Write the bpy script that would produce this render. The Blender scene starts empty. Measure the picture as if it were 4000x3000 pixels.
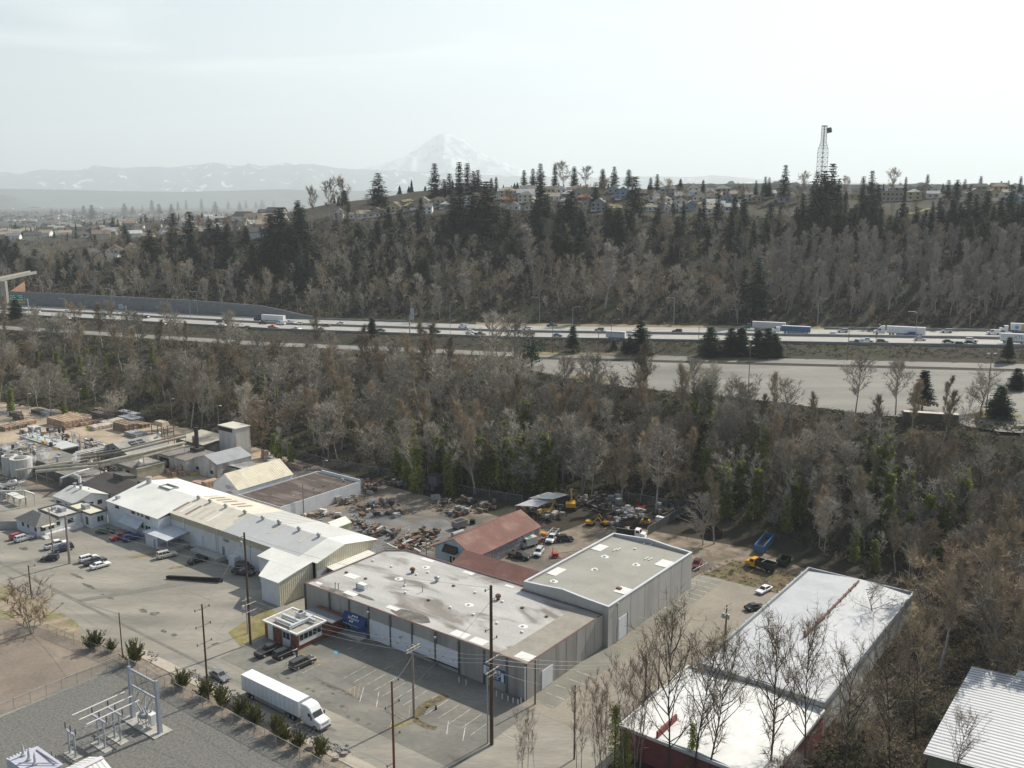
import bpy, math, random
from mathutils import Vector, Matrix
random.seed(7)
R = math.radians
C = bpy.context.scene.collection
# ------------------------------------------------------------------ survey frame
F_, PIT, HC = 3640.0, R(11.2), 91.0
CP, SP = math.cos(PIT), math.sin(PIT)
K = HC / 80.0
YAW = math.atan2(-.604, .797)

def ray(px, py):
    u, v = px - 2000, py - 1500
    return u, F_ * CP - v * SP, -F_ * SP - v * CP

def at(px, py, z=0.0):
    x, y, w = ray(px, py)
    t = (z - HC) / w
    return Vector((x * t, y * t, z))

def L(a, b, z=0.0):
    return Vector((K * (a * .797 + b * .604), K * (-a * .604 + b * .797), z * K))

def toab(x, y):
    return (x * .797 - y * .604) / K, (x * .604 + y * .797) / K

def pl(x, pts):
    if x <= pts[0][0]: return pts[0][1]
    for (x0, y0), (x1, y1) in zip(pts, pts[1:]):
        if x <= x1: return y0 + (y1 - y0) * (x - x0) / (x1 - x0)
    return pts[-1][1]

def sstep(t):
    t = max(0., min(1., t)); return t * t * (3 - 2 * t)

_f = [at(*q) for q in ((-500, 1520), (0, 1573), (723, 1672), (1100, 1770), (1500, 1855), (1808, 1915), (2170, 1940), (2650, 1950), (2930, 2060))]
FOOT = sorted((p.x, p.y) for p in _f) + [(82, 226), (100, 214), (400, 150)]
TOP = [(-420, 570), (-317, 536), (-164, 474), (-60, 428), (0, 392), (20, 360), (40, 338), (78, 311), (117, 275), (150, 262), (400, 180)]
HZ = [(-.7, 34, 34, 34, 20), (-.5, 45, 46, 46, 40), (-.4, 56, 57, 55, 55), (-.3, 66, 70, 62, 60), (-.2, 73, 86, 72, 62), (-.1, 78, 97, 90, 62),
      (0, 79, 102, 92, 70), (.15, 78, 99, 90, 86), (.3, 79, 96, 92, 90), (.45, 82, 95, 94, 93), (.7, 84, 95, 95, 94)]

def zf(x):
    return pl(x, [(-420, 20), (-300, 20.5), (-130, 21), (0, 23.8), (205, 32), (420, 38)])

def NY(x):
    return 455 - .39 * x

def hn(x, y):
    return math.sin(x * .031 + 1.3) * math.cos(y * .027) + .5 * math.sin(x * .083 + y * .061)

def H(x, y):
    if y < 5: return 0.
    n = NY(x); f = pl(x, FOOT); t = pl(x, TOP); zl = zf(x) - 3
    if y < f: z = 0.
    elif y < t: z = zl * sstep((y - f) / (t - f) * .96 + .02)
    elif y < n - 22: z = zl
    elif y < n - 4: z = zl + 2.9 * (y - n + 22) / 18
    elif y < n + 60: z = zf(x)
    else:
        tt = x / y
        z600, z720, z1000, z1600 = (pl(tt, [(r[0], r[i]) for r in HZ]) for i in (1, 2, 3, 4))
        zv = pl(tt, [(-.25, 12), (-.05, 20), (.1, 80), (.7, 92)])
        s = n + 60
        z = pl(y, [(s, zf(x)), (s + 50, zf(x) + (z600 - zf(x)) * .36), (s + 160, z600), (s + 280, z720), (max(1000, s + 330), z1000), (1600, z1600), (2600, zv), (4200, 10), (9000, 6)])
        z += hn(x, y) * min(1.5, (y - s) / 60)
    a, b = toab(x, y)
    if a > -38 and b < 230:
        z = max(z, min(10, .14 * (a + 38) * K) * sstep((230 - b) / 30))
    return z

def hit(px, py, dz=0.):
    r = ray(px, py); y = 90.; py_ = y
    while y < 9500:
        if HC + r[2] / r[1] * y < H(r[0] / r[1] * y, y) + dz: break
        py_ = y; y *= 1.006
    lo, hi = py_, y
    for _ in range(18):
        m = (lo + hi) / 2
        if HC + r[2] / r[1] * m < H(r[0] / r[1] * m, m) + dz: hi = m
        else: lo = m
    return Vector((r[0] / r[1] * hi, hi, H(r[0] / r[1] * hi, hi)))

def hitc(px, py, ymax=770.):
    p = hit(px, py)
    if p.y > ymax and px > 1150:
        r = ray(px, py); p = Vector((r[0] / r[1] * ymax, ymax, 0)); p.z = H(p.x, p.y)
    return p

def hgt(p, py):           # height that reaches picture row py above the spot p
    d = (py - 1500)
    return HC + p.y * (-F_ * SP - d * CP) / (F_ * CP - d * SP) - p.z

# ------------------------------------------------------------------ materials
MATS = {}
def M(name, rgb, rough=.85, var=.18, scale=.6, metal=0., bump=0., fine=.5, rnd=0., spec=.3, rgb2=None, thr=None, stretch=None, trans=0., rot=0., crack=0.):
    """noise-weathered surface; rgb2/thr adds a second tone in patches"""
    if name in MATS: return MATS[name]
    m = bpy.data.materials.new(name); m.use_nodes = True; MATS[name] = m
    nt = m.node_tree; N = nt.nodes; b = N['Principled BSDF']
    b.inputs['Roughness'].default_value = rough; b.inputs['Metallic'].default_value = metal
    b.inputs['Specular IOR Level'].default_value = spec
    tc = N.new('ShaderNodeTexCoord'); src = tc.outputs['Object']
    if stretch:
        mp = N.new('ShaderNodeMapping'); mp.inputs['Scale'].default_value = stretch; mp.inputs['Rotation'].default_value = (0, 0, rot)
        nt.links.new(src, mp.inputs['Vector']); src = mp.outputs['Vector']
    def noise(s, det=5, dist=0.):
        n = N.new('ShaderNodeTexNoise'); n.inputs['Scale'].default_value = s; n.inputs['Detail'].default_value = det
        n.inputs['Distortion'].default_value = dist
        nt.links.new(src, n.inputs['Vector']); return n.outputs['Fac']
    def mixc(fac, c1, c2, mode='MIX'):
        x = N.new('ShaderNodeMix'); x.data_type = 'RGBA'; x.blend_type = mode
        for val, i in ((fac, 0), (c1, 6), (c2, 7)):
            if isinstance(val, bpy.types.NodeSocket): nt.links.new(val, x.inputs[i])
            elif i == 0: x.inputs[0].default_value = val
            else: x.inputs[i].default_value = tuple(val) + (1,)
        return x.outputs[2]
    def ramp(fac, p0, p1, v0=0., v1=1.):
        r = N.new('ShaderNodeMapRange'); r.inputs[1].default_value = p0; r.inputs[2].default_value = p1
        r.inputs[3].default_value = v0; r.inputs[4].default_value = v1
        nt.links.new(fac, r.inputs[0]); return r.outputs[0]
    col = tuple(rgb)
    if rgb2:
        col = mixc(ramp(noise(scale * .8, 7, .6), *(thr or (.48, .6))), rgb, rgb2)
    if crack:
        vo = N.new('ShaderNodeTexVoronoi'); vo.feature = 'DISTANCE_TO_EDGE'; vo.inputs['Scale'].default_value = crack
        wn = N.new('ShaderNodeTexNoise'); wn.inputs['Scale'].default_value = crack * 6; va = N.new('ShaderNodeVectorMath'); va.operation = 'MULTIPLY_ADD'; va.inputs[1].default_value = (1.2, 1.2, 0)
        nt.links.new(tc.outputs['Object'], wn.inputs['Vector']); nt.links.new(wn.outputs['Color'], va.inputs[0]); nt.links.new(tc.outputs['Object'], va.inputs[2]); nt.links.new(va.outputs[0], vo.inputs['Vector'])
        mk_ = N.new('ShaderNodeMath'); mk_.operation = 'MULTIPLY'; nt.links.new(ramp(vo.outputs['Distance'], .004, .014, .5, 0.), mk_.inputs[0]); nt.links.new(ramp(noise(crack * .7, 3), .48, .62), mk_.inputs[1])
        col = mixc(mk_.outputs[0], col, tuple(c * .45 for c in rgb))
    if var:
        f1 = ramp(noise(scale), .3, .7, 1 - var, 1 + var)
        f2 = ramp(noise(scale * 9 * fine + .01, 3), .3, .7, 1 - var * .6, 1 + var * .6)
        mm = N.new('ShaderNodeMath'); mm.operation = 'MULTIPLY'; nt.links.new(f1, mm.inputs[0]); nt.links.new(f2, mm.inputs[1])
        f = mm.outputs[0]
        if rnd:
            oi = N.new('ShaderNodeObjectInfo'); m3 = N.new('ShaderNodeMath'); m3.operation = 'MULTIPLY'
            nt.links.new(f, m3.inputs[0]); nt.links.new(ramp(oi.outputs['Random'], 0, 1, 1 - rnd, 1 + rnd), m3.inputs[1]); f = m3.outputs[0]
        vm = N.new('ShaderNodeVectorMath'); vm.operation = 'SCALE'
        if isinstance(col, bpy.types.NodeSocket): nt.links.new(col, vm.inputs[0])
        else: vm.inputs[0].default_value = col
        nt.links.new(f, vm.inputs['Scale']); nt.links.new(vm.outputs[0], b.inputs['Base Color'])
    elif isinstance(col, bpy.types.NodeSocket): nt.links.new(col, b.inputs['Base Color'])
    else: b.inputs['Base Color'].default_value = col + (1,)
    if bump:
        bp = N.new('ShaderNodeBump'); bp.inputs['Strength'].default_value = bump; bp.inputs['Distance'].default_value = .1
        nt.links.new(noise(scale * 6), bp.inputs['Height']); nt.links.new(bp.outputs[0], b.inputs['Normal'])
    if trans:
        tl = N.new('ShaderNodeBsdfTranslucent'); ms = N.new('ShaderNodeMixShader'); ms.inputs[0].default_value = trans
        nt.links.new(b.inputs['Base Color'].links[0].from_socket, tl.inputs[0]); nt.links.new(b.outputs[0], ms.inputs[1]); nt.links.new(tl.outputs[0], ms.inputs[2]); nt.links.new(ms.outputs[0], N['Material Output'].inputs[0])
    return m

def ribbed(name, rgb, axis='X', pitch=.6, rough=.55, amt=.12, var=.08, rgb2=None, thr=None, metal=0.):
    """sheet metal with standing ribs"""
    m = M(name, rgb, rough, var, .25, rgb2=rgb2, thr=thr, metal=metal)
    nt = m.node_tree; N = nt.nodes; b = N['Principled BSDF']
    if 'ribs' in N: return m
    tc = N.new('ShaderNodeTexCoord'); w = N.new('ShaderNodeTexWave'); w.name = 'ribs'; w.bands_direction = axis
    w.inputs['Scale'].default_value = .314 / pitch; nt.links.new(tc.outputs['Object'], w.inputs['Vector'])
    r = N.new('ShaderNodeMapRange'); r.inputs[1].default_value = .15; r.inputs[2].default_value = .6; r.inputs[3].default_value = 1 - amt; r.inputs[4].default_value = 1 + amt * .4
    nt.links.new(w.outputs['Fac'], r.inputs[0])
    l = b.inputs['Base Color'].links[0]; vm = N.new('ShaderNodeVectorMath'); vm.operation = 'SCALE'
    nt.links.new(l.from_socket, vm.inputs[0]); nt.links.new(r.outputs[0], vm.inputs['Scale']); nt.links.new(vm.outputs[0], b.inputs['Base Color'])
    bp = N.new('ShaderNodeBump'); bp.inputs['Strength'].default_value = .5; bp.inputs['Distance'].default_value = .08
    nt.links.new(w.outputs['Fac'], bp.inputs['Height']); nt.links.new(bp.outputs[0], b.inputs['Normal'])
    return m

# ------------------------------------------------------------------ mesh builder
class MB:
    def __init__(s, fn=None): s.v = []; s.f = []; s.m = []; s.fn = fn; s.cur = 0
    def add(s, vs, fs):
        o = len(s.v); s.v += [tuple(s.fn(*p)) if s.fn else tuple(p) for p in vs]
        s.f += [tuple(i + o for i in f) for f in fs]; s.m += [s.cur] * len(fs); return s
    def mat(s, i): s.cur = i; return s
    def quad(s, *p): return s.add(p, [tuple(range(len(p)))])
    def box(s, x0, x1, y0, y1, z0, z1, ins=0., iny=None):
        iy = ins if iny is None else iny
        return s.add([(x0, y0, z0), (x1, y0, z0), (x1, y1, z0), (x0, y1, z0), (x0 + ins, y0 + iy, z1), (x1 - ins, y0 + iy, z1), (x1 - ins, y1 - iy, z1), (x0 + ins, y1 - iy, z1)],
                     [(3, 2, 1, 0), (4, 5, 6, 7), (0, 1, 5, 4), (1, 2, 6, 5), (2, 3, 7, 6), (3, 0, 4, 7)])
    def prism(s, poly, z0, z1):
        n = len(poly); zz0 = z0 if isinstance(z0, (list, tuple)) else [z0] * n; zz1 = z1 if isinstance(z1, (list, tuple)) else [z1] * n
        return s.add([(p[0], p[1], zz0[i]) for i, p in enumerate(poly)] + [(p[0], p[1], zz1[i]) for i, p in enumerate(poly)],
                     [tuple(range(n))[::-1], tuple(range(n, 2 * n))] + [(i, (i + 1) % n, n + (i + 1) % n, n + i) for i in range(n)])
    def ext(s, prof, y0, y1, ax='y'):   # profile in (x,z) (or (y,z)) pushed along the other axis
        n = len(prof)
        P = (lambda q, t: (q[0], t, q[1])) if ax == 'y' else (lambda q, t: (t, q[0], q[1]))
        return s.add([P(q, y0) for q in prof] + [P(q, y1) for q in prof],
                     [tuple(range(n)), tuple(range(n, 2 * n))[::-1]] + [(i, n + i, n + (i + 1) % n, (i + 1) % n) for i in range(n)])
    def tube(s, p, q, r0, r1=None, n=6, cap=True):
        p, q = Vector(p), Vector(q); r1 = r0 if r1 is None else r1
        d = (q - p); d = d.normalized() if d.length > 1e-6 else Vector((0, 0, 1)); u = d.orthogonal().normalized(); w = d.cross(u)
        vs = [c + (u * math.cos(6.2832 * i / n) + w * math.sin(6.2832 * i / n)) * r for c, r in ((p, r0), (q, r1)) for i in range(n)]
        fs = [(i, (i + 1) % n, n + (i + 1) % n, n + i) for i in range(n)]
        if cap: fs += [tuple(range(n))[::-1], tuple(range(n, 2 * n))]
        return s.add(vs, fs)
    def path(s, pts, r, n=6):
        for p, q in zip(pts, pts[1:]): s.tube(p, q, r, n=n)
        return s
    def lathe(s, c, prof, n=10):
        vs = [(c[0] + r * math.cos(6.2832 * i / n), c[1] + r * math.sin(6.2832 * i / n), c[2] + z) for r, z in prof for i in range(n)]
        fs = [(k * n + i, k * n + (i + 1) % n, (k + 1) * n + (i + 1) % n, (k + 1) * n + i) for k in range(len(prof) - 1) for i in range(n)]
        return s.add(vs, fs + [tuple(range(n))[::-1], tuple(range((len(prof) - 1) * n, len(prof) * n))])
    def mesh(s, name, mats):
        me = bpy.data.meshes.new(name); me.from_pydata(s.v, [], s.f)
        for m in (mats if isinstance(mats, (list, tuple)) else [mats]): me.materials.append(m)
        if any(s.m): me.polygons.foreach_set('material_index', s.m)
        me.update(); return me
    def build(s, name, mats, parent=None, smooth=False):
        me = s.mesh(name, mats)
        if smooth: me.polygons.foreach_set('use_smooth', [True] * len(me.polygons))
        o = bpy.data.objects.new(name, me); C.objects.link(o)
        if parent is not None: o.parent = parent
        return o

def tag(o, label=None, cat=None, group=None, kind=None):
    if label: o['label'] = label
    if cat: o['category'] = cat
    if group: o['group'] = group
    if kind: o['kind'] = kind
    return o

def thing(name, label, cat, loc=(0, 0, 0), rz=0., group=None, sc=None):
    o = bpy.data.objects.new(name, None); C.objects.link(o); o.empty_display_size = .5
    o.location = loc; o.rotation_euler = (0, 0, rz)
    if sc: o.scale = (sc, sc, sc)
    return tag(o, label, cat, group)

def copy_tree(o, parent=None):
    c = o.copy(); C.objects.link(c); c.parent = parent
    for ch in o.children: copy_tree(ch, c)
    return c

def sheet(name, pts, mat, z=None, kind='structure', label=None, cat=None, grid=0):
    mb = MB(); mb.quad(*[(p[0], p[1], p[2] if z is None else z) for p in pts])
    return tag(mb.build(name, mat), label, cat, kind=kind)

class Site:
    """a building root standing square to the street grid; shapes are given in the grid (a, b, z)"""
    def __init__(s, name, label, cat, a, b, group=None, z=0.):
        s.a, s.b, s.z = a, b, z; s.root = thing(name, label, cat, L(a, b, z), YAW, group)
    def mb(s): return MB(lambda x, y, z: (K * (x - s.a), K * (y - s.b), K * (z - s.z)))
    def part(s, name, mb, mat, parent=None): return mb.build(name, mat, parent or s.root)
    def box(s, name, mat, *d, parent=None, **k): return s.part(name, s.mb().box(*d, **k), mat, parent)

def text(parent, body, loc, rot, size, mat, name='lettering', depth=.01):
    cu = bpy.data.curves.new(name, 'FONT'); cu.body = body; cu.size = size; cu.align_x = 'CENTER'; cu.align_y = 'CENTER'; cu.extrude = depth; cu.resolution_u = 2
    o = bpy.data.objects.new(name, cu); C.objects.link(o); cu.materials.append(mat)
    o.location = loc; o.rotation_euler = rot; o.parent = parent
    return o
# ------------------------------------------------------------------ world, sun, camera, haze
scn = bpy.context.scene
SUN_AZ, SUN_EL = R(45), R(41)           # azimuth clockwise from the view direction (+Y)
w = bpy.data.worlds.new("World"); scn.world = w; w.use_nodes = True
nt = w.node_tree; N = nt.nodes; bg = N['Background']
sky = N.new('ShaderNodeTexSky'); sky.sky_type = 'NISHITA'; sky.sun_disc = False
sky.sun_elevation = SUN_EL; sky.sun_rotation = SUN_AZ; sky.altitude = 100; sky.air_density = 1.0; sky.dust_density = 1.6; sky.ozone_density = 1.5
# thin high cirrus
tc = N.new('ShaderNodeTexCoord'); mp = N.new('ShaderNodeMapping'); mp.inputs['Rotation'].default_value = (0, 0, .35); mp.inputs['Scale'].default_value = (1.6, 1.2, 9)
n1 = N.new('ShaderNodeTexNoise'); n1.inputs['Scale'].default_value = 2.1; n1.inputs['Detail'].default_value = 8; n1.inputs['Distortion'].default_value = .8
mr = N.new('ShaderNodeMapRange'); mr.inputs[1].default_value = .5; mr.inputs[2].default_value = .8; mr.inputs[3].default_value = 0; mr.inputs[4].default_value = .35
mx = N.new('ShaderNodeMix'); mx.data_type = 'RGBA'; mx.inputs[7].default_value = (11.3, 12.4, 12.5, 1)
nt.links.new(tc.outputs['Generated'], mp.inputs[0]); nt.links.new(mp.outputs[0], n1.inputs['Vector']); nt.links.new(n1.outputs['Fac'], mr.inputs[0])
# white added to the sky colour, brightening it near the horizon and sun
sdv = (math.sin(SUN_AZ) * math.cos(SUN_EL), math.cos(SUN_AZ) * math.cos(SUN_EL), math.sin(SUN_EL))
def nd(kind, **kw):
    n = N.new(kind)
    for k, v in kw.items(): setattr(n, k, v)
    return n
vd = nd('ShaderNodeVectorMath', operation='DOT_PRODUCT'); vd.inputs[1].default_value = sdv; nt.links.new(tc.outputs['Generated'], vd.inputs[0])
r1 = nd('ShaderNodeMapRange'); r1.inputs[1].default_value = -.1; r1.inputs[2].default_value = .9; r1.inputs[3].default_value = .0; nt.links.new(vd.outputs['Value'], r1.inputs[0])
sx = nd('ShaderNodeSeparateXYZ'); nt.links.new(tc.outputs['Generated'], sx.inputs[0])
r2 = nd('ShaderNodeMapRange'); r2.inputs[1].default_value = .05; r2.inputs[2].default_value = .55; r2.inputs[3].default_value = 1.15; r2.inputs[4].default_value = .2; nt.links.new(sx.outputs['Z'], r2.inputs[0])
m1 = nd('ShaderNodeMath', operation='MULTIPLY'); nt.links.new(r1.outputs[0], m1.inputs[0]); nt.links.new(r2.outputs[0], m1.inputs[1])
m2 = nd('ShaderNodeMath', operation='ADD', use_clamp=True); nt.links.new(m1.outputs[0], m2.inputs[0]); nt.links.new(mr.outputs[0], m2.inputs[1])
nt.links.new(m2.outputs[0], mx.inputs[0]); nt.links.new(sky.outputs[0], mx.inputs[6]); nt.links.new(mx.outputs[2], bg.inputs['Color'])
bg.inputs['Strength'].default_value = .085
sl = bpy.data.lights.new('sun', 'SUN'); sl.energy = 5.0; sl.angle = R(.53); sl.color = (1, .935, .82)
so = bpy.data.objects.new('sun', sl); C.objects.link(so)
sd = Vector((math.sin(SUN_AZ) * math.cos(SUN_EL), math.cos(SUN_AZ) * math.cos(SUN_EL), math.sin(SUN_EL)))
so.rotation_euler = sd.to_track_quat('Z', 'Y').to_euler(); so.location = sd * 300
cd = bpy.data.cameras.new('camera'); cam = bpy.data.objects.new('camera', cd); C.objects.link(cam)
cam.location = (0, 0, HC); cam.rotation_euler = (R(90) - PIT, 0, 0)
cd.sensor_width = 36; cd.lens = 36 * F_ / 4000; cd.clip_start = 1; cd.clip_end = 60000
scn.camera = cam
scn.view_settings.view_transform = 'Standard'; scn.view_settings.look = 'None'; scn.view_settings.gamma = 1; scn.view_settings.exposure = .24
cy = scn.cycles; cy.max_bounces = 5; cy.diffuse_bounces = 2; cy.glossy_bounces = 2; cy.transmission_bounces = 2; cy.volume_bounces = 3; cy.transparent_max_bounces = 6
cy.use_denoising = True; cy.sample_clamp_indirect = 4; cy.caustics_reflective = False; cy.caustics_refractive = False
hz = MB().box(-20000, 20000, -300, 28500, -30, 1950).build('haze', [])
hm = bpy.data.materials.new('haze'); hm.use_nodes = True; hn_ = hm.node_tree
hn_.nodes.remove(hn_.nodes['Principled BSDF']); pv = hn_.nodes.new('ShaderNodeVolumePrincipled')
pv.inputs['Color'].default_value = (.905, .97, 1.0, 1); pv.inputs['Density'].default_value = .000085; pv.inputs['Anisotropy'].default_value = .22
hn_.links.new(pv.outputs[0], hn_.nodes['Material Output'].inputs['Volume']); hz.data.materials.append(hm); tag(hz, kind='stuff')
hz['label'] = 'thin pale haze hanging over the valley'

# ------------------------------------------------------------------ ground materials
asphalt = M('asphalt_worn', (.285, .263, .218), .8, .2, .11, fine=1.6, rgb2=(.20, .187, .16), thr=(.46, .68), bump=.15, spec=.4, stretch=(.3, 1.3, 1), rot=-YAW, crack=.11)
asphalt_dk = M('asphalt_dark', (.17, .163, .142), .82, .2, .16, fine=1.2, rgb2=(.225, .21, .18), thr=(.48, .65), bump=.15, stretch=(.5, 1, 1), rot=-YAW, crack=.16)
asphalt_lot = M('asphalt_lot', (.235, .222, .195), .8, .14, .04, fine=1.5, rgb2=(.18, .172, .155), thr=(.42, .66), stretch=(.5, 1.6, 1), crack=.06)
concrete_rd = M('freeway_concrete', (.40, .385, .35), .75, .13, .5, stretch=(.03, 1, 1), fine=1, rot=.372, rgb2=(.33, .315, .285), thr=(.45, .62))
gravel_m = M('gravel', (.165, .16, .146), .95, .32, 2.2, fine=.45, bump=.6)
dirt_m = M('yard_dirt', (.215, .175, .138), .95, .25, .12, fine=1.2, rgb2=(.125, .112, .095), thr=(.46, .6), bump=.4)
bluegr = M('crushed_rock', (.165, .168, .165), .95, .28, .2, fine=1.5, rgb2=(.19, .16, .13), thr=(.5, .6), bump=.4)
tan_m = M('yard_tan', (.40, .32, .235), .95, .2, .09, fine=1.4, rgb2=(.30, .25, .19), thr=(.5, .62))
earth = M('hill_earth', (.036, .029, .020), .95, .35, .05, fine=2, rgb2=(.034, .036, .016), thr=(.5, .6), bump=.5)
leafy = M('leaf_litter', (.15, .108, .066), .95, .35, .5, fine=1.2, rgb2=(.13, .13, .05), thr=(.5, .6), bump=.6)
grass_m = M('grass_turf', (.19, .165, .06), .95, .35, .25, fine=2, rgb2=(.25, .205, .11), thr=(.45, .6), bump=.4)
walk_m = M('sidewalk_concrete', (.42, .37, .30), .85, .12, .2)
brownpv = M('brown_pavement', (.215, .178, .142), .9, .18, .1, fine=1.5, rgb2=(.27, .22, .17), thr=(.5, .62))
white_pt = M('white_road_paint', (.55, .54, .50), .7, .25, .8, rgb2=(.28, .27, .24), thr=(.5, .62))
yellow_pt = M('yellow_road_paint', (.45, .32, .14), .7, .2, .8, rgb2=(.27, .23, .16), thr=(.48, .6))
conc = M('concrete', (.42, .40, .36), .85, .15, .4)
snow = None

def terrain():
    ys = [6]; 
    while ys[-1] < 120: ys.append(ys[-1] + 12)
    while ys[-1] < 900: ys.append(ys[-1] + 5)
    while ys[-1] < 22000: ys.append(ys[-1] * 1.035)
    ts = []; t = -1.7
    while t < 1.7: ts.append(t); t += .016 if abs(t) < .75 else .08
    v = []; f = []
    for y in ys:
        for t in ts:
            x = t * y; v.append((x, y, H(x, y) - .06))
    n = len(ts)
    for j in range(len(ys) - 1):
        for i in range(n - 1):
            f.append((j * n + i, j * n + i + 1, (j + 1) * n + i + 1, (j + 1) * n + i))
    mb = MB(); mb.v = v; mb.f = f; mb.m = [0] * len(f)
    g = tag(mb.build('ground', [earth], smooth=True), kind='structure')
terrain()

def gpoly(name, ab, mat, z, kind='structure', **k):
    return sheet(name, [L(a, b) for a, b in ab], mat, z, kind, **k)
gpoly('street', [(-420, 40), (-20, 40), (-62, 102), (-62, 182), (-79, 190), (-300, 135), (-420, 150)], asphalt, 0.)
gpoly('yard_ground', [(-300, 118), (-82, 118), (-80, 186), (-120, 178.5), (-155, 181), (-190, 182), (-230, 184), (-300, 192)], dirt_m, .012)
gpoly('alley_road', [(-82, 110), (-64, 110), (-64, 186), (-82, 186)], M('alley_asphalt', (.285, .25, .20), .8, .14, .1, fine=1.5, rgb2=(.22, .195, .16), thr=(.45, .65), crack=.1), .019)
gpoly('dirt_apron', [(-122, 177), (-80, 185.5), (-62, 181.9), (-60, 192), (-80, 198), (-120, 192)], M('apron_dirt', (.24, .195, .145), .95, .3, .25, fine=1.5, rgb2=(.15, .12, .085), thr=(.45, .6), bump=.4), .018)
gpoly('bale_yard_ground', [(-420, 128), (-228, 126), (-226, 183), (-260, 187), (-300, 190), (-340, 191.5), (-375, 186), (-420, 170)], tan_m, .02)
gpoly('crushed_rock_ground', [(-176, 141), (-148, 139), (-138, 150), (-139, 164), (-150, 170), (-176, 161)], bluegr, .024)
gpoly('warehouse_parking', [(-134, 90.6), (-79.3, 90.6), (-79.3, 112.6), (-134, 112.6)], asphalt_dk, .016)
gpoly('alley_parking', [(-83, 112.6), (-77, 112.6), (-77, 176), (-83, 176)], M('alley_parking_asphalt', (.22, .21, .175), .82, .15, .2, fine=1.2), .022)
gpoly('side_pavement', [(-205, 79.5), (-146, 79.3), (-146, 73.3), (-167, 73.4), (-210, 60), (-260, 60)], brownpv, .014)
gpoly('lower_pavement', [(-167, 73.2), (-146, 73.2), (-146, 40), (-220, 40), (-220, 70)], brownpv, .018)
gpoly('substation_gravel', [(-145, 40), (-60, 40), (-89, 78.6), (-145, 78.6)], gravel_m, .03)
gpoly('sidewalk', [(-150, 82.2), (-85, 82.2), (-85, 84.3), (-150, 84.3)], walk_m, .09)
gpoly('planting_strip', [(-158, 78.8), (-92, 78.8), (-92, 82.1), (-158, 82.1)], M('planting_soil', (.24, .20, .155), .95, .3, .8, bump=.4), .05)
gpoly('grass_patch', [(-141.1, 97.7), (-134.6, 95.6), (-134.6, 107), (-136.5, 110.3), (-144.2, 108.5)], grass_m, .03)
gpoly('wooded_verge', [(-82, 177), (-61, 177.5), (-61, 182), (-38, 182), (-38, 190), (-80, 189)], leafy, .03)
gpoly('weedy_verge', [(-205, 69), (-172, 77), (-158, 79), (-168, 82.8), (-215, 82.8)], M('weedy_soil', (.30, .24, .17), .95, .25, .3, rgb2=(.2, .19, .09), thr=(.5, .62)), .04)
# painted bays
mk = MB()
def stripe(p, q, wd, z=.034):
    p, q = Vector(p), Vector(q); d = (q - p).to_2d().normalized(); nx = Vector((-d.y, d.x, 0)) * wd / 2
    mk.quad(*[(v.x, v.y, z) for v in (p - nx, q - nx, q + nx, p + nx)])
for i in range(11):
    b = 152.5 + i * 2.35
    stripe(L(-82.5, b), L(-77.2, b), .14)
for i in range(13):
    a = -111 + i * 2.35
    stripe(L(a, 98.8 + (i % 2) * .4), L(a, 104.4), .1)
for i in range(5): stripe(L(-81 + .1, 113 + i * 3), L(-77.2, 113 + i * 3), .13)
for px, py, qx, qy in ((1423, 2679, 1405, 2742), (1480, 2703, 1470, 2763), (1539, 2780, 1525, 2840), (1752, 2816, 1745, 2870), (1819, 2830, 1808, 2895), (1000, 2537, 1040, 2515), (1090, 2598, 1175, 2553), (1182, 2630, 1255, 2592), (1047, 2582, 1070, 2570), (1962, 2865, 2005, 2888)):
    stripe(at(px, py), at(qx, qy), .13)
tag(mk.build('white_bay_lines', white_pt), kind='structure')
mk = MB()
stripe(L(-82.6, 114), L(-82.6, 177), .13)
for q in [((-80.9, 137.2), (-76.5, 137.2)), ((-76.5, 137.2), (-76.8, 150.4)), ((-81, 150.2), (-76.8, 150.4))]: stripe(L(*q[0]), L(*q[1]), .13)
for i in range(8): stripe(L(-81, 137.5 + i * 1.6), L(-76.7, 139.2 + i * 1.6), .12)
for px, py, qx, qy in ((1168, 2550, 1222, 2525), (1168, 2556, 1196, 2567), (1196, 2567, 1206, 2562), (1232, 2577, 1262, 2588), (1250, 2594, 1262, 2588), (1355, 2699, 1407, 2671), (1407, 2671, 1423, 2678), (1370, 2690, 1367, 2712), (1388, 2681, 1383, 2723), (1408, 2674, 1395, 2727),
                      (1600, 2757, 1598, 2800), (1600, 2757, 1609, 2757), (1352, 2540, 1397, 2520), (1388, 2553, 1432, 2530), (1500, 2615, 1595, 2568), (1447, 2755, 1500, 2775), (1525, 2780, 1603, 2825)):
    stripe(at(px, py), at(qx, qy), .12)
for i in range(4): stripe(at(1178 + i * 7, 2551 + i * 3), at(1184 + i * 7, 2560 + i * 3), .1)
for i in range(4): stripe(at(1234 + i * 6, 2578 + i * 3), at(1240 + i * 6, 2587 + i * 3), .1)
for a0 in (-165, -160.5, -156): stripe(L(a0, 101.5), L(a0, 104.2), .1)
stripe(L(-172, 104.4), L(-153, 104.4), .1)
tag(mk.build('yellow_bay_lines', yellow_pt), kind='structure')
pt = [at(1300, 2548), at(1316, 2537), at(1332, 2547), at(1312, 2558)]
sheet('blue_bay_marking', pt, M('blue_road_paint', (.10, .30, .38), .7, .15, 1.), .036)
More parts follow.
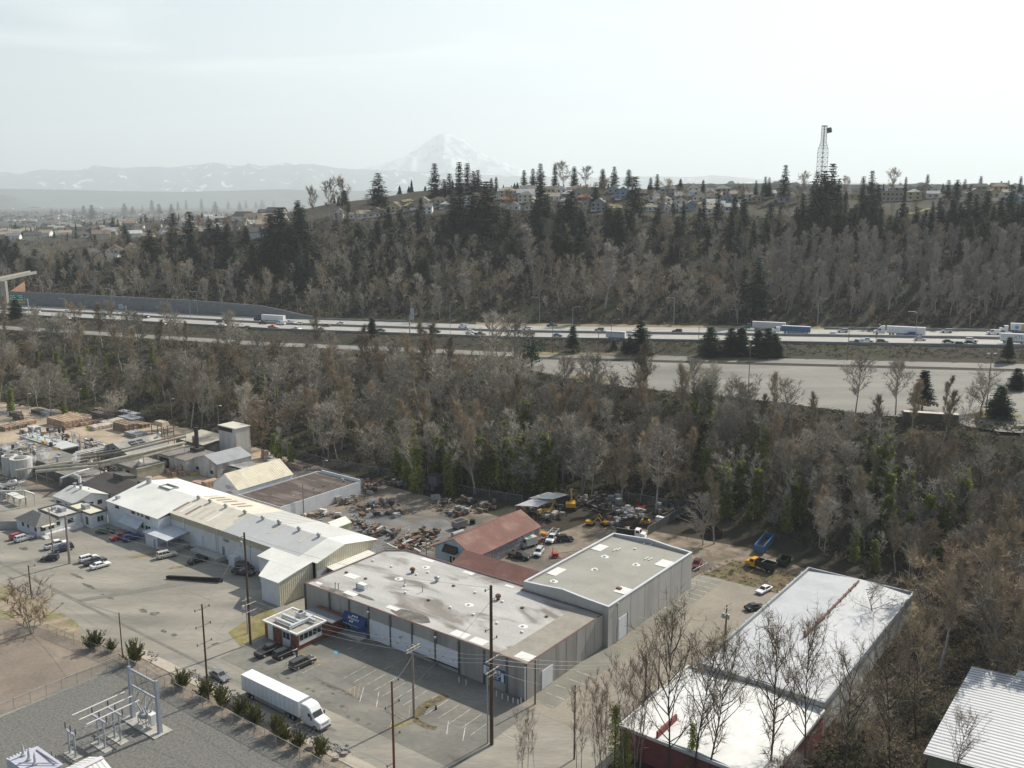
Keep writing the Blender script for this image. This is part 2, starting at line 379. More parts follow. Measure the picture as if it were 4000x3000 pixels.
# asphalt patches, oil stains and ruts
mk = MB(); rr = random.Random(3)
def blot(c, rx, ry, rot, z=.026, n=16):
    ps = []
    for i in range(n):
        t = 6.2832 * i / n; q = 1 + rr.uniform(-.3, .3); x, y = rx * q * math.cos(t), ry * q * math.sin(t)
        ps.append((c.x + x * math.cos(rot) - y * math.sin(rot), c.y + x * math.sin(rot) + y * math.cos(rot), z))
    mk.quad(*ps)
for px, py, rx, ry in ((1310, 2690, 4.6, .5), (1385, 2722, 1.5, .4), (1000, 2560, 1., .3), (1470, 2750, 2.2, .3), (1530, 2790, 2.6, .3), (1200, 2690, .5, .4), (1225, 2700, .5, .4), (1280, 2745, .6, .4), (1125, 2650, .6, .3), (1340, 2760, .8, .5), (1360, 2800, .5, .4), (95, 2143, 1.6, .8), (150, 2188, .9, .7), (560, 2385, 1.2, .7), (600, 2400, 1.2, .6), (617, 2394, .5, .4), (640, 2465, 1, .5), (680, 2480, .8, .5), (300, 2250, 2.6, .5), (350, 2290, 3, .5), (420, 2330, 2.4, .6), (245, 2357, .6, .3), (1395, 2810, .5, .5), (1440, 2830, .5, .4), (1300, 2710, .4, .3)):
    blot(at(px, py), rx, ry, YAW)
tag(mk.build('oil_stains', M('oil_stain', (.10, .092, .078), .7, .4, 1.2, rgb2=(.17, .155, .13), thr=(.45, .6))), kind='structure')
mk = MB()
for pts in ([(880, 2200), (1160, 2255), (1110, 2205), (1390, 2130)],):
    pass
mk.quad(*[(p.x, p.y, .028) for p in (L(-178, 88), L(-176.4, 88), L(-165.5, 108), L(-168.5, 108))])
mk.quad(*[(p.x, p.y, .029) for p in (L(-118, 99), L(-117, 96.4), L(-92, 96.2), L(-92, 97.0))])
mk.quad(*[(p.x, p.y, .028) for p in (L(-330, 88.4), L(-330, 89.2), L(-100, 87.5), L(-100, 86.9))])
tag(mk.build('asphalt_patches', M('asphalt_patch', (.19, .18, .158), .85, .15, .3)), kind='structure')
# grassy crack running from the warehouse to the pole
mk = MB()
cr = [(1745, 2716), (1700, 2738), (1655, 2760), (1632, 2790), (1620, 2810), (1640, 2825), (1668, 2838), (1705, 2846)]
for (p, q) in zip(cr, cr[1:]):
    P, Q = at(*p), at(*q); wd = rr.uniform(.5, 1.1); d = (Q - P).normalized(); nx = Vector((-d.y, d.x, 0)) * wd
    mk.quad(*[(v.x, v.y, .04) for v in (P - nx, Q - nx, Q + nx, P + nx)])
tag(mk.build('weedy_crack', M('weedy_crack', (.11, .09, .045), .95, .4, 1., rgb2=(.17, .14, .09), thr=(.45, .6))), kind='structure')
mk = MB()
for px, py, rx, ry in ((560, 2170, 4, 1.1), (700, 2215, 3, .7), (1570, 2830, 2.5, .7)): blot(at(px, py), rx, ry, YAW + 1.1, .032)
tag(mk.build('weed_patches', M('weed_patch', (.23, .19, .09), .95, .3, .7)), kind='structure')
# bulkhead: long dark kerb edge beside the loading ramp
tag(MB(lambda a, b, z: L(a, b, z)).prism([(-173, 105.2), (-162.1, 111), (-161.8, 111.5), (-172.8, 105.9)], [0, 0, 0, 0], [.7, 1, 1, .7]).build('ramp_wall', M('tarred_timber', (.03, .027, .024), .9, .2, 1)), 'low dark retaining kerb slanting across the lot toward the loading dock', 'retaining wall')

# ------------------------------------------------------------------ freeway shelf
def strip(name, x0, x1, o0, o1, mat, dz, step=10, zfun=None):
    mb = MB(); zfun = zfun or (lambda x, y: H(x, y)); x = x0; prev = None
    while x <= x1 + .1:
        row = [(x, NY(x) + o0, zfun(x, NY(x) + o0) + dz), (x, NY(x) + o1, zfun(x, NY(x) + o1) + dz)]
        if prev: mb.quad(prev[0], row[0], row[1], prev[1])
        prev = row; x += step
    return tag(mb.build(name, mat), kind='structure')
strip('freeway', -430, 430, 0, 47, concrete_rd, .1)
strip('frontage_road', -430, 430, -36, -24, asphalt_lot, .05)
strip('freeway_shoulder', -20, 430, 47.2, 58, M('shoulder_dirt', (.27, .20, .13), .95, .25, .1, rgb2=(.2, .17, .09), thr=(.5, .6)), .05)
def lane(name, offs, dash, mat, wd=.18):
    mb = MB()
    for o in offs:
        x = -420.
        while x < 420:
            e = x + (3.2 if dash else 12)
            z = lambda q: zf(q) + .13
            mb.quad((x, NY(x) + o, z(x)), (e, NY(e) + o, z(e)), (e, NY(e) + o + wd, z(e)), (x, NY(x) + o + wd, z(x)))
            x += 12
    tag(mb.build(name, mat), kind='structure')
lane('lane_dashes', [5.2, 9, 12.8, 16.6, 28, 31.8, 35.6, 39.4], True, white_pt)
lane('lane_edge_lines', [1.8, 44.6], False, white_pt); lane('median_lines', [20.3, 25], False, yellow_pt)
def wall(name, label, x0, x1, o, hfun, th, mat, cat='barrier', step=8):
    mb = MB(); x = x0
    while x < x1 - .1:
        e = min(x1, x + step)
        ps = [(x, NY(x) + o), (e, NY(e) + o), (e, NY(e) + o + th), (x, NY(x) + o + th)]
        mb.prism(ps, [H(*q) - .3 for q in ps], [H(ps[0][0], ps[0][1]) + hfun(x), H(ps[1][0], ps[1][1]) + hfun(e), H(ps[1][0], ps[1][1]) + hfun(e), H(ps[0][0], ps[0][1]) + hfun(x)])
        x = e
    return tag(mb.build(name, mat), label, cat)
bar_m = M('barrier_concrete', (.25, .25, .24), .85, .15, .3)
wall('barrier', 'grey concrete barrier along the near edge of the freeway', -400, 420, -.8, lambda x: 1.1, .6, bar_m)
wall('barrier', 'grey concrete median barrier between the freeway carriageways', -400, 420, 22.2, lambda x: 1.2, .7, bar_m)
wall('barrier', 'short concrete barrier on the far shoulder where the dirt bank begins', -150, -60, 47.3, lambda x: 1.1, .5, bar_m)
wall('barrier', 'far concrete barrier below the bank at the right end of the freeway', 150, 420, 47.3, lambda x: 1.1, .5, bar_m)
wall('retaining_wall', 'tall stepped grey retaining wall below the wooded slope by the freeway', -400, -112, 48.2, lambda x: pl(x, [(-400, 9.5), (-200, 8.5), (-150, 7), (-112, .6)]), 1., M('wall_blocks', (.20, .205, .21), .9, .2, .35, stretch=(1, 1, 4)), 'wall')
# park-and-ride lot
lp = [(x, pl(x, TOP) + 3) for x in range(5, 330, 12)]
mb = MB()
for (x0, y0), (x1, y1) in zip(lp, lp[1:]):
    mb.quad((x0, y0, zf(x0) - 2.93), (x1, y1, zf(x1) - 2.93), (x1, NY(x1) - 42, zf(x1) - 2.93), (x0, NY(x0) - 42, zf(x0) - 2.93))
tag(mb.build('empty_parking_lot', asphalt_lot), kind='structure')
def hpoly(name, pts, mat, dz, cat=None, label=None, kind='structure'):
    P = [hit(*q) for q in pts]
    return tag(MB().quad(*[(p.x, p.y, p.z + dz) for p in P]).build(name, mat), label, cat, kind=kind)
def q20(*p): return [(2000 + x * .452, 1250 + y * .452) for x, y in p]
hpoly('grass_island', q20((470, 490), (620, 468), (790, 495), (900, 540), (740, 540), (560, 540)), grass_m, .13)
hpoly('grass_island', q20((0, 268), (340, 282), (560, 285), (760, 284), (760, 300), (340, 305), (0, 292)), grass_m, .13)
hpoly('planted_island', q20((750, 285), (1150, 290), (1280, 305), (1110, 352), (870, 315), (760, 305)), leafy, .14)
hpoly('planted_island', q20((1500, 318), (1600, 300), (2212, 318), (2212, 350), (1700, 352)), M('island_soil', (.10, .10, .05), .95, .3, .3), .14)
hpoly('grass_island', [(3780, 1620), (3860, 1600), (3905, 1615), (3990, 1622), (3990, 1637), (3880, 1638), (3780, 1632)], grass_m, .14)
hpoly('grass_island', [(3858, 1583), (3880, 1565), (3900, 1540), (3975, 1480), (3990, 1480), (3940, 1540), (3900, 1585)], grass_m, .14)
hpoly('lower_lot_road', [(3735, 1640), (4000, 1640), (4060, 1700), (3900, 1690), (3760, 1665)], asphalt_lot, .35)
# ------------------------------------------------------------------ buildings on the street grid
def pa(px, py, zu):
    p = at(px, py, zu * K); return toab(p.x, p.y)
def onb(px, py, b):
    r = ray(px, py); t = b * K / (r[0] * .604 + r[1] * .797); return toab(r[0] * t, r[1] * t)[0], (HC + r[2] * t) / K
def ona(px, py, a):
    r = ray(px, py); t = a * K / (r[0] * .797 - r[1] * .604); return toab(r[0] * t, r[1] * t)[1], (HC + r[2] * t) / K
glass = M('dark_window_glass', (.03, .035, .04), .15, .1, 1., spec=.6)
w_white = ribbed('white_metal_wall', (.70, .70, .68), 'X', .5, .6, .08)
w_tan = ribbed('tan_metal_band', (.52, .46, .32), 'X', .5, .6, .1)
r_white = M('white_roof_coating', (.78, .77, .71), .65, .06, .15, fine=1, rgb2=(.70, .69, .63), thr=(.5, .7))
r_cream = M('cream_metal_roof', (.66, .61, .50), .6, .08, .2, rgb2=(.59, .54, .44), thr=(.5, .7))
r_grey = M('grey_metal_roof', (.50, .50, .49), .6, .05, .2)
r_grey2 = ribbed('ribbed_grey_roof', (.52, .51, .48), 'X', 1.5, .55, .3, .05)
r_stripe = ribbed('striped_white_roof', (.74, .72, .65), 'X', .8, .6, .14)
trimw = M('white_trim', (.74, .73, .70), .6, .06, 1.)
black = M('black_metal', (.025, .025, .028), .6, .15, 1.)
rust = M('rusty_metal', (.155, .085, .055), .85, .3, .8, rgb2=(.22, .14, .10), thr=(.5, .6))
galv = M('galvanised_steel', (.42, .43, .44), .5, .12, .8, metal=.3)
wallconc = M('tilt_up_concrete', (.37, .355, .325), .9, .1, .35, fine=.5, stretch=(.7, .7, .12), rgb2=(.20, .19, .17), thr=(.54, .76))
wallconc2 = M('pale_tilt_up_concrete', (.50, .485, .45), .9, .07, .3, fine=.5, stretch=(.7, .7, .12), rgb2=(.40, .385, .35), thr=(.56, .76))
whitewash = M('dirty_white_wall', (.56, .55, .52), .9, .18, .3, stretch=(1, 1, .35), rgb2=(.34, .32, .29), thr=(.52, .66))
doorw = M('white_dock_door', (.72, .74, .77), .6, .05, .8)
wh_roof = M('weathered_roof', (.45, .44, .415), .9, .15, .12, fine=2, stretch=(.7, 1.8, 1), rgb2=(.225, .205, .18), thr=(.53, .64))
wh_strip = M('brown_grey_roofing', (.30, .28, .235), .9, .12, .3)
patch_m = M('bright_roof_patch', (.70, .69, .66), .8, .06, .6)
redtrim = M('dark_red_coping', (.17, .085, .075), .7, .15, .6)

# --- long concrete warehouse
s = Site('concrete_warehouse', 'long stained concrete warehouse with a mottled flat roof and white dock doors', 'warehouse', -108.9, 112.1)
poly = [(-136, 112.1), (-81.9, 112.1), (-81.9, 135.4), (-100, 135.4), (-100, 137.2), (-132, 137.2), (-136, 134.2)]
inn = [(-135.7, 112.4), (-82.2, 112.4), (-82.2, 135.1), (-100.3, 135.1), (-100.3, 136.9), (-131.8, 136.9), (-135.7, 134)]
m = s.mb()
for i in range(7): m.prism([poly[i], poly[(i + 1) % 7], inn[(i + 1) % 7], inn[i]], 0, 6.28)
body = s.part('wall', m, wallconc)
s.part('roof', s.mb().prism([(p[0] + .02, p[1]) for p in inn], 5.4, 6.12), wh_roof)
s.part('roof_strip', s.mb().prism([(-87.8, 112.5), (-82.3, 112.5), (-82.3, 135), (-87.8, 135)], 6.12, 6.16), wh_strip)
m = s.mb()
for i in range(7): m.prism([poly[i], poly[(i + 1) % 7], inn[(i + 1) % 7], inn[i]], 6.285, 6.36)
s.part('coping', m, redtrim)
for a in (-136, -129, -123.6, -118.35, -112.8, -107.4, -101.9, -96.5, -91, -86.2, -82.3):
    s.box('pilaster', M('dark_stained_concrete', (.13, .125, .115), .9, .25, .5, stretch=(1, 1, .3)), a, a + .42, 111.95, 112.09, 0, 6.2)
for a0, a1, z0, z1 in ((-117.9, -112.85, .1, 3.85), (-112.35, -107.45, .1, 3.85), (-106.9, -101.95, .95, 3.9), (-101.4, -96.55, .95, 3.9)):
    d = s.box('dock_door', doorw, a0, a1, 112.0, 112.09, z0, z1)
    m = s.mb()
    for i in range(1, 5): m.box(a0, a1, 111.985, 111.999, z0 + (z1 - z0) * i / 5 - .015, z0 + (z1 - z0) * i / 5 + .015)
    m.box(a0 - .12, a0, 111.96, 112.09, z0, z1 + .1).box(a1, a1 + .12, 111.96, 112.09, z0, z1 + .1).box(a0, a1, 111.96, 112.09, z1, z1 + .12)
    s.part('door_frame', m, trimw, d)
    for aa in (a0 + 1.4, a0 + 3.7): s.box('warning_sign', M('red_white_sign', (.55, .28, .25), .6, .1, 1), aa, aa + .32, 111.975, 111.984, z0 + 1.1, z0 + 1.35, parent=d)
s.box('loading_sill', black, -107, -96.4, 111.8, 112.0, .8, .93)
for b0, b1 in ((116.2, 119.3),): s.box('side_door', doorw, -81.89, -81.8, b0, b1, .1, 3.4)
m = s.mb()
for b in (115.2, 120.4, 123.5, 126.6, 129.6, 132.5): m.box(-81.89, -81.875, b, b + .05, 0, 6.2)
s.part('panel_joint', m, M('joint_caulk', (.20, .195, .18), .9, .1, 1))  # dark caulk lines between the wall panels
s.box('downpipe', trimw, -82.15, -81.95, 111.7, 111.9, 0, 6.)
for px, py, wa, wb in ((1375, 2250, 3.2, 1.8), (1205, 2295, 1.6, .8), (1670, 2187, 3.2, 1.2), (1830, 2238, 2.6, 1.1), (1370, 2318, 3, 1.3), (1535, 2375, 2.8, 1.2), (1797, 2478, 3.4, 2), (1870, 2505, 3, 2), (2055, 2565, 3, 2.2), (1990, 2290, 2, .8)):
    a, b = pa(px, py, 6.15); a = min(a, -84); b = max(b, 114)
    s.part('roof_patch', s.mb().box(a - wa / 2, a + wa / 2, b - wb / 2, b + wb / 2, 6.125, 6.165), patch_m)
for px, py, rx, ry in ((1595, 2412, 4.6, 1.7), (1300, 2318, 4.5, .9), (1420, 2330, 3, .5)):
    a, b = pa(px, py, 6.13); b = max(b, 113.4 if ry < 1 else 114.3); a = min(a, -100)
    s.part('roof_stain', s.mb().prism([(a + rx * math.cos(t * .3927) * (1 + .12 * math.sin(5 * t)), b + ry * math.sin(t * .3927)) for t in range(16)], 6.121, 6.128), M('damp_roof_stain', (.13, .12, .105), .8, .3, .4, rgb2=(.2, .19, .17), thr=(.45, .6)))
ventr = rust
def turbine(s, px, py, z, r, mat, name='roof_vent', par=None):
    a, b = pa(px, py, z)
    o = MB().lathe((K * (a - s.a), K * (b - s.b), K * z), [(r * .6, -.1), (r * .6, r * .9), (r, r * 1.1), (r * 1.05, r * 1.7), (r * .6, r * 2.1), (.05, r * 2.25)], 12).build(name, mat, s.root, True); return o
for px, py, mt in ((1612, 2238, ventr), (1946, 2343, ventr), (1707, 2272, galv)): turbine(s, px, py, 6.12, .62, mt)
for px, py in ((1663, 2217), (1558, 2262), (2043, 2448), (1832, 2364)):
    a, b = pa(px, py, 6.12)
    MB().lathe((K * (a - s.a), K * (b - s.b), K * 6.12), [(1., 0), (.95, .06), (.35, .08), (.3, .35), (.05, .4)], 14).build('roof_drain', trimw, s.root)
for px, py in ((1428, 2262), (1582, 2289), (1585, 2317), (1674, 2346), (1760, 2375), (1672, 2238), (1530, 2215), (1353, 2238), (1458, 2192), (1772, 2290), (1850, 2403), (1942, 2436), (2040, 2376), (1857, 2317), (1963, 2352), (2040, 2471), (2135, 2410), (1628, 2246)):
    a, b = pa(px, py, 6.12)
    s.box('skylight_hatch', trimw if (px + py) % 3 else rust, a - .3, a + .3, b - .22, b + .22, 6.12, 6.4, ins=.04)
a, b = pa(1418, 2300, 6.12); u = s.box('air_conditioner', trimw, a - 1.1, a + .9, b - .5, b + .5, 6.12, 7.15); s.box('fan_cowl', black, a - 1.4, a - 1.1, b - .45, b + .4, 6.2, 7.0, parent=u)
for px, py in ((1582, 2288), (1651, 2312), (1310, 2300), (1322, 2302)):
    a, b = pa(px, py, 6.12); m = s.mb(); m.tube((a, b, 6.1), (a, b, 7.3), .1); m.tube((a - .05, b, 7.3), (a + .25, b, 7.35), .12); s.part('vent_pipe', m, galv)
# blue-white sign
s.box('sign_board', M('sign_blue', (.05, .12, .25), .5, .1, 1), -90.9, -86.4, 111.93, 112.08, 1.55, 3.65)
sb = s.root.children[-1]
s.box('sign_panel', trimw, -87.1, -86.55, 111.9, 111.928, 1.65, 3.1, parent=sb); s.box('sign_panel', trimw, -90.8, -90.2, 111.9, 111.928, 2.0, 3.55, parent=sb)
for i, (a0, a1) in enumerate(((-89.9, -87.3), (-89.7, -87.25), (-89.5, -87.5))):
    z = 3.0 - i * .58; d = s.box('sign_plaque', trimw, a0, a1, 111.89, 111.928, z, z + .46, parent=sb)
    for k in range(3): s.box('sign_plaque_letters', M('sign_navy', (.03, .07, .2), .5, .1, 1), a0 + .2 + k * .75, a0 + .8 + k * .75, 111.875, 111.888, z + .1, z + .36, parent=sb)
for px in (1310, 1712, 1575): 
    a, z = onb(1449 if px == 1310 else px, 2387 if px == 1310 else 2485, 112.1); m = s.mb(); m.tube((a, 112.05, z), (a, 111.4, z + .15), .06); m.box(a - .18, a + .18, 111.1, 111.45, z - .1, z + .2); s.part('wall_lamp', m, galv)
# blue awning over the shopfront
t = Site('awning', 'dark blue shop awning lettered Western on the shaded warehouse front', 'awning', -121.4, 112)
navy = M('navy_canvas', (.028, .055, .16), .75, .1, 1.)
t.part('canopy', t.mb().add([(-124.4, 111.9, 3.9), (-118.5, 111.9, 3.9), (-118.5, 110.6, 2.6), (-124.4, 110.6, 2.6), (-124.4, 110.55, 2.1), (-118.5, 110.55, 2.1), (-124.4, 111.9, 2.1), (-118.5, 111.9, 2.1)], [(0, 1, 2, 3), (3, 2, 5, 4), (0, 3, 4, 6), (1, 7, 5, 2)]), navy)
pw = M('awning_print', (.72, .73, .72), .7, .05, 1)
def tloc(a, b, z): return (K * (a - t.a), K * (b - t.b), K * z)
text(t.root, 'Western', tloc(-121.4, 111.2, 3.27), (R(45), 0, 0), .95, pw)
text(t.root, 'Surplus Building Supply, Inc', tloc(-121.4, 110.52, 2.35), (R(88), 0, 0), .44, pw)
m = t.mb()
def sq(a, q): m.add([(a + i * .36, 111.25 + (q + j * .3) * .707 - .02, 3.25 + (q + j * .3) * .707 + .03) for i, j in ((0, 0), (1, 0), (1, 1), (0, 1))], [(0, 1, 2, 3)])
for a in (-122.1, -121.55, -121.0): sq(a, .32)
for a in (-122.1, -121.55): sq(a, -.72)
t.part('logo_squares', m, pw)
# shopfront and ramp under the awning
t = Site('shopfront', 'blue panelled shopfront with dark windows under the awning', 'shopfront', -121.4, 112)
t.box('panel', M('shopfront_blue', (.05, .15, .35), .5, .1, 1), -124.3, -118.6, 111.9, 112.05, .2, 2.6)
for a in (-122.6, -121.2, -119.9): t.box('window', glass, a, a + 1.1, 111.84, 111.88, 1.1, 2.3)
t.box('door', black, -124.1, -123.2, 111.84, 111.88, .3, 2.2)
t.part('entry_step', t.mb().prism([(-124.2, 109.9), (-118.6, 109.9), (-118.6, 111.8), (-124.2, 111.8)], 0, [.3, .3, .5, .5]), conc)

# --- grey-roofed block behind it
s = Site('grey_roof_building', 'pale concrete block building with a smooth grey roof rising behind the warehouse', 'warehouse', -90.5, 135.6)
def ring(s, name, a0, a1, b0, b1, z0, z1, th, mat, wave=0.):
    m = s.mb()
    m.box(a0, a1, b0, b0 + th, z0, z1).box(a0, a1, b1 - th, b1, z0, z1).box(a0, a0 + th, b0 + th, b1 - th, z0, z1).box(a1 - th, a1, b0 + th, b1 - th, z0, z1)
    return s.part(name, m, mat)
zc = 8.6
m = s.mb()
for b0, b1 in ((135.6, 135.95), (168.5, 168.85)):
    m.ext([(-99.9, 0), (-80.9, 0), (-80.9, 7.9), (-86, 8.15), (-91, zc), (-96, 8.15), (-99.9, 7.9)], b0, b1)
m.box(-99.9, -99.55, 135.95, 168.5, 0, 7.9).box(-81.25, -80.9, 135.95, 168.5, 0, 7.9)
s.part('wall', m, wallconc2)
s.part('roof', s.mb().ext([(-99.55, 6.8), (-81.25, 6.8), (-81.25, 7.45), (-90.5, 7.72), (-99.55, 7.45)], 135.95, 168.5), M('taupe_grey_roofing', (.335, .322, .282), .88, .1, .12, fine=1.5, rgb2=(.30, .285, .25), thr=(.5, .65)))
m = s.mb()
for b0, b1 in ((135.5, 136.0), (168.45, 168.95)):
    m.ext([(-99.95, 7.905), (-96, 8.155), (-91, zc + .005), (-86, 8.155), (-80.85, 7.905), (-80.85, 8.02), (-86, 8.28), (-91, zc + .13), (-96, 8.28), (-99.95, 8.02)], b0, b1)
m.box(-99.98, -99.5, 136.02, 168.43, 7.91, 8.03).box(-81.3, -80.82, 136.02, 168.43, 7.91, 8.03)
s.part('coping', m, M('grey_coping', (.56, .58, .60), .5, .06, .8))
for b0, b1, z in ((139.2, 142.2, 4.3),): s.box('side_door', doorw, -80.89, -80.8, b0, b1, .1, z); s.box('door_reveal', black, -80.89, -80.78, b1, b1 + .2, .1, z + .1)
m = s.mb()
for b in (143.6, 149, 154.6, 159.6, 164.2): m.box(-80.89, -80.88, b, b + .05, 0, 7.8)
s.part('panel_joint', m, MATS['joint_caulk'])
m = s.mb(); m.tube((-80.75, 138.6, .2), (-80.75, 138.6, 7.5), .09); m.box(-80.85, -80.6, 138.4, 138.8, 7.3, 7.7); s.part('downpipe', m, galv)
for px, py in ((2163, 2272), (2362, 2175), (2326, 2227), (2480, 2147), (2363, 2176), (2485, 2207), (2324, 2226)):
    a, b = pa(px, py, 7.6)
    MB().lathe((K * (a - s.a), K * (b - s.b), K * 7.6), [(.95, 0), (.9, .07), (.35, .09), (.33, .4), (.05, .45)], 14).build('roof_drain', trimw, s.root)
for px, py, wa, wb in ((2165, 2230, 2.2, 4), (2338, 2138, 2.4, 3.6), (2610, 2205, 3, 3.6), (2445, 2310, 2.6, 3)):
    a, b = pa(px, py, 7.55); a = max(-98.2, min(-83, a)); s.box('roof_patch', patch_m, a - wa / 2, a + wa / 2, b - wb / 2, b + wb / 2, 7.45, 7.47 + .27 * (1 - abs(a + 90.5) / 9.3) + .08)
for px, py in ((2402, 2147), (2418, 2145), (2525, 2180), (2540, 2183), (2520, 2120), (2545, 2125)):
    a, b = pa(px, py, 7.8); m = s.mb(); m.tube((a, b - .8, 7.78), (a, b + .8, 7.78), .11); s.part('roof_pipe', m, trimw)
a, b = pa(2418, 2300, 7.6); s.box('skylight_hatch', rust, a - .5, a + .5, b - .35, b + .35, 7.5, 7.85)

# --- brick office
s = Site('brick_office', 'small flat-roofed red brick office with silver ducts on top beside parked black cars', 'office', -129, 104)
brick = M('red_brick', (.20, .075, .05), .9, .25, 2., rgb2=(.26, .11, .075), thr=(.45, .6))
z = 3.15
s.box('wall', brick, -134, -124.9, 100.7, 107.2, 0, z - .02)
ring(s, 'fascia', -134.3, -124.6, 100.4, 107.6, z, z + .3, .35, trimw)
s.box('roof', M('office_roof_gravel', (.36, .345, .30), .9, .12, .8), -133.95, -124.95, 100.75, 107.25, z, z + .16)
s.box('porch_roof', M('porch_roof_grey', (.17, .18, .19), .85, .12, .6), -131.5, -123.3, 107.61, 110.4, z - .1, z + .12)
s.box('porch_wall', brick, -131.4, -124.5, 107.25, 111.8, 0, z - .15)
for a0, a1 in ((-133.0, -131.6), (-128.8, -126.7)):
    p = s.box('door_panel', trimw, a0, a1, 100.6, 100.68, .1, z - .15)
    if a0 > -130: s.box('window', glass, a0 + .15, a0 + .95, 100.57, 100.595, 1.6, z - .3, parent=p); s.box('window', glass, a0 + 1.1, a1 - .15, 100.57, 100.595, 1.6, z - .3, parent=p)
f = s.box('window_band', trimw, -124.88, -124.8, 101.1, 106.4, .9, 2.95)
for i in range(5): s.box('window', glass, -124.79, -124.765, 101.2 + i * 1.04, 102.1 + i * 1.04, 1.75, 2.85, parent=f)
duct = M('silver_duct', (.66, .67, .68), .35, .08, 1., metal=.35)
m = s.mb(); q = z + .16
m.box(-131.9, -127.4, 101.6, 102.1, q + .3, q + .8).box(-132.2, -128.8, 103.4, 103.9, q + .3, q + .8).box(-127.4, -126.9, 101.3, 105.3, q + .3, q + .8).box(-128.6, -127.45, 103.4, 103.9, q + .31, q + .79).box(-127.4, -125.5, 105.35, 105.8, q + .3, q + .8)
m.box(-132.1, -131.92, 101.6, 102.1, q, q + .8).box(-132.4, -132.22, 103.4, 103.9, q, q + .8).box(-127.2, -126.95, 100.95, 101.28, q, q + .7)
s.part('duct', m, duct)
m = s.mb(); m.box(-130.6, -129.2, 105.2, 106.6, q, q + 1.0).box(-128.9, -127.5, 106, 107, q, q + .6); u = s.part('air_conditioner', m, duct)
s.part('fan', MB().lathe((K * (-129.9 - s.a), K * (105.9 - s.b), K * (q + 1.0)), [(.55, 0), (.55, .12), (.1, .13)], 12), black, u)

# --- long white metal works, four roofs in a row
s = Site('white_metal_works', 'long white metal works with tan eave band and white, cream and grey roofs', 'warehouse', -178, 119.8)
RB, ZR = 127.6, 8.4
def roofz(b): return 6.65 + (ZR - 6.65) * (b - 119.8) / (RB - 119.8) if b < RB else ZR - (ZR - 6.6) * (b - RB) / (137 - RB)
def rsec(name, a0, a1, b0, b1, mat, up=0.):
    bs = sorted({b0, b1, *([RB] if b0 < RB < b1 else [])}); prof = [(b, roofz(b) + .16 + up) for b in bs] + [(b, roofz(b) + .02) for b in bs[::-1]]
    return s.part(name, s.mb().ext(prof, a0, a1, 'x'), mat)
def bandwall(a0, a1, b, mat_lo=w_white):
    s.box('wall', mat_lo, a0, a1, b, b + .3, 0, 5.2); s.box('eave_band', w_tan, a0, a1, b - .03, b + .27, 5.21, 6.6)
s.box('wall', M('white_stucco', (.68, .69, .70), .8, .08, .4), -215.7, -193.3, 116.6, 119.9, 0, roofz(116.6) - .02)
s.part('wall', s.mb().ext([(116.7, 0), (136.9, 0), (136.9, 6.55), (RB, ZR - .03), (119.9, 6.6), (116.7, roofz(116.7) - .03)], -215.69, -215.4, 'x'), MATS['white_stucco'])
bandwall(-193.2, -155, 119.8)
s.box('wall', w_white, -215.3, -141.4, 136.6, 136.9, 0, 6.4)
s.part('end_wall', s.mb().ext([(119.8, 0), (136.9, 0), (136.9, 5.0), (119.8, 5.0)], -141.6, -141.3, 'x'), ribbed('white_end_wall', (.70, .70, .68), 'Y', .6, .6, .12))
s.part('end_band', s.mb().ext([(119.8, 5.01), (136.9, 5.01), (136.9, 6.55), (RB, ZR - .03), (119.8, 6.6)], -141.6, -141.27, 'x'), ribbed('tan_end_band', (.70, .64, .48), 'Y', .6, .6, .2))
rsec('white_roof', -215.9, -193.2, 116.4, 137.1, r_white)
rsec('cream_roof', -193.19, -172.5, 119.6, 137.1, r_cream)
rsec('grey_roof', -172.49, -146.6, 119.6, RB, r_grey)
rsec('ribbed_roof', -172.49, -160.5, RB + .01, 137.1, r_grey2); rsec('grey_roof', -160.49, -146.6, RB + .01, 137.1, M('pale_grey_roof', (.56, .555, .53), .6, .05, .2))
rsec('white_roof', -146.59, -140.9, 119.6, 137.1, r_white)
# bump-out toward the street
lo = [(-148.3, 110.6), (-142.2, 110.6), (-142.2, 115.7), (-151.2, 115.7)]; hi_ = [(-155.4, 115.75), (-142.2, 115.75), (-142.2, 119.75), (-155.4, 119.75)]
s.part('bay_wall', s.mb().prism([(-147.9, 110.9), (-142.4, 110.9), (-142.4, 119.7), (-155.1, 119.7), (-155.1, 116.1), (-150.8, 116.1)], 0, [5.0, 5.0, 6.5, 6.5, 5.9, 5.9]), MATS['white_stucco'])
m = s.mb(); m.prism(lo, [5.05, 5.05, 6.0, 6.0], [5.2, 5.2, 6.15, 6.15]); m.prism(hi_, [6.0, 6.0, 6.67, 6.67], [6.15, 6.15, 6.82, 6.82]); s.part('bay_roof', m, r_white)
s.part('bay_band', s.mb().add([(-142.38, 110.95, 3.4), (-142.38, 119.75, 5.0), (-142.38, 119.75, 6.45), (-142.38, 110.95, 4.95)], [(0, 1, 2, 3)]).add([(-142.37, 110.95, 0), (-142.37, 119.75, 0), (-142.37, 119.75, 4.98), (-142.37, 110.95, 3.38)], [(0, 1, 2, 3)]), MATS['tan_end_band'])
# lean-to canopy over the passage to the concrete warehouse
s.part('canopy_roof', s.mb().prism([(-141.2, 122.4), (-136.3, 122.4), (-136.3, 134.4), (-141.2, 134.4)], [4.9, 4.3, 4.3, 4.9], [5.02, 4.42, 4.42, 5.02]), r_stripe)
m = s.mb(); m.tube((-141, 122.6, 0), (-141, 122.6, 4.8), .1); m.tube((-136.5, 122.6, 0), (-136.5, 122.6, 4.3), .1); s.part('canopy_post', m, black)
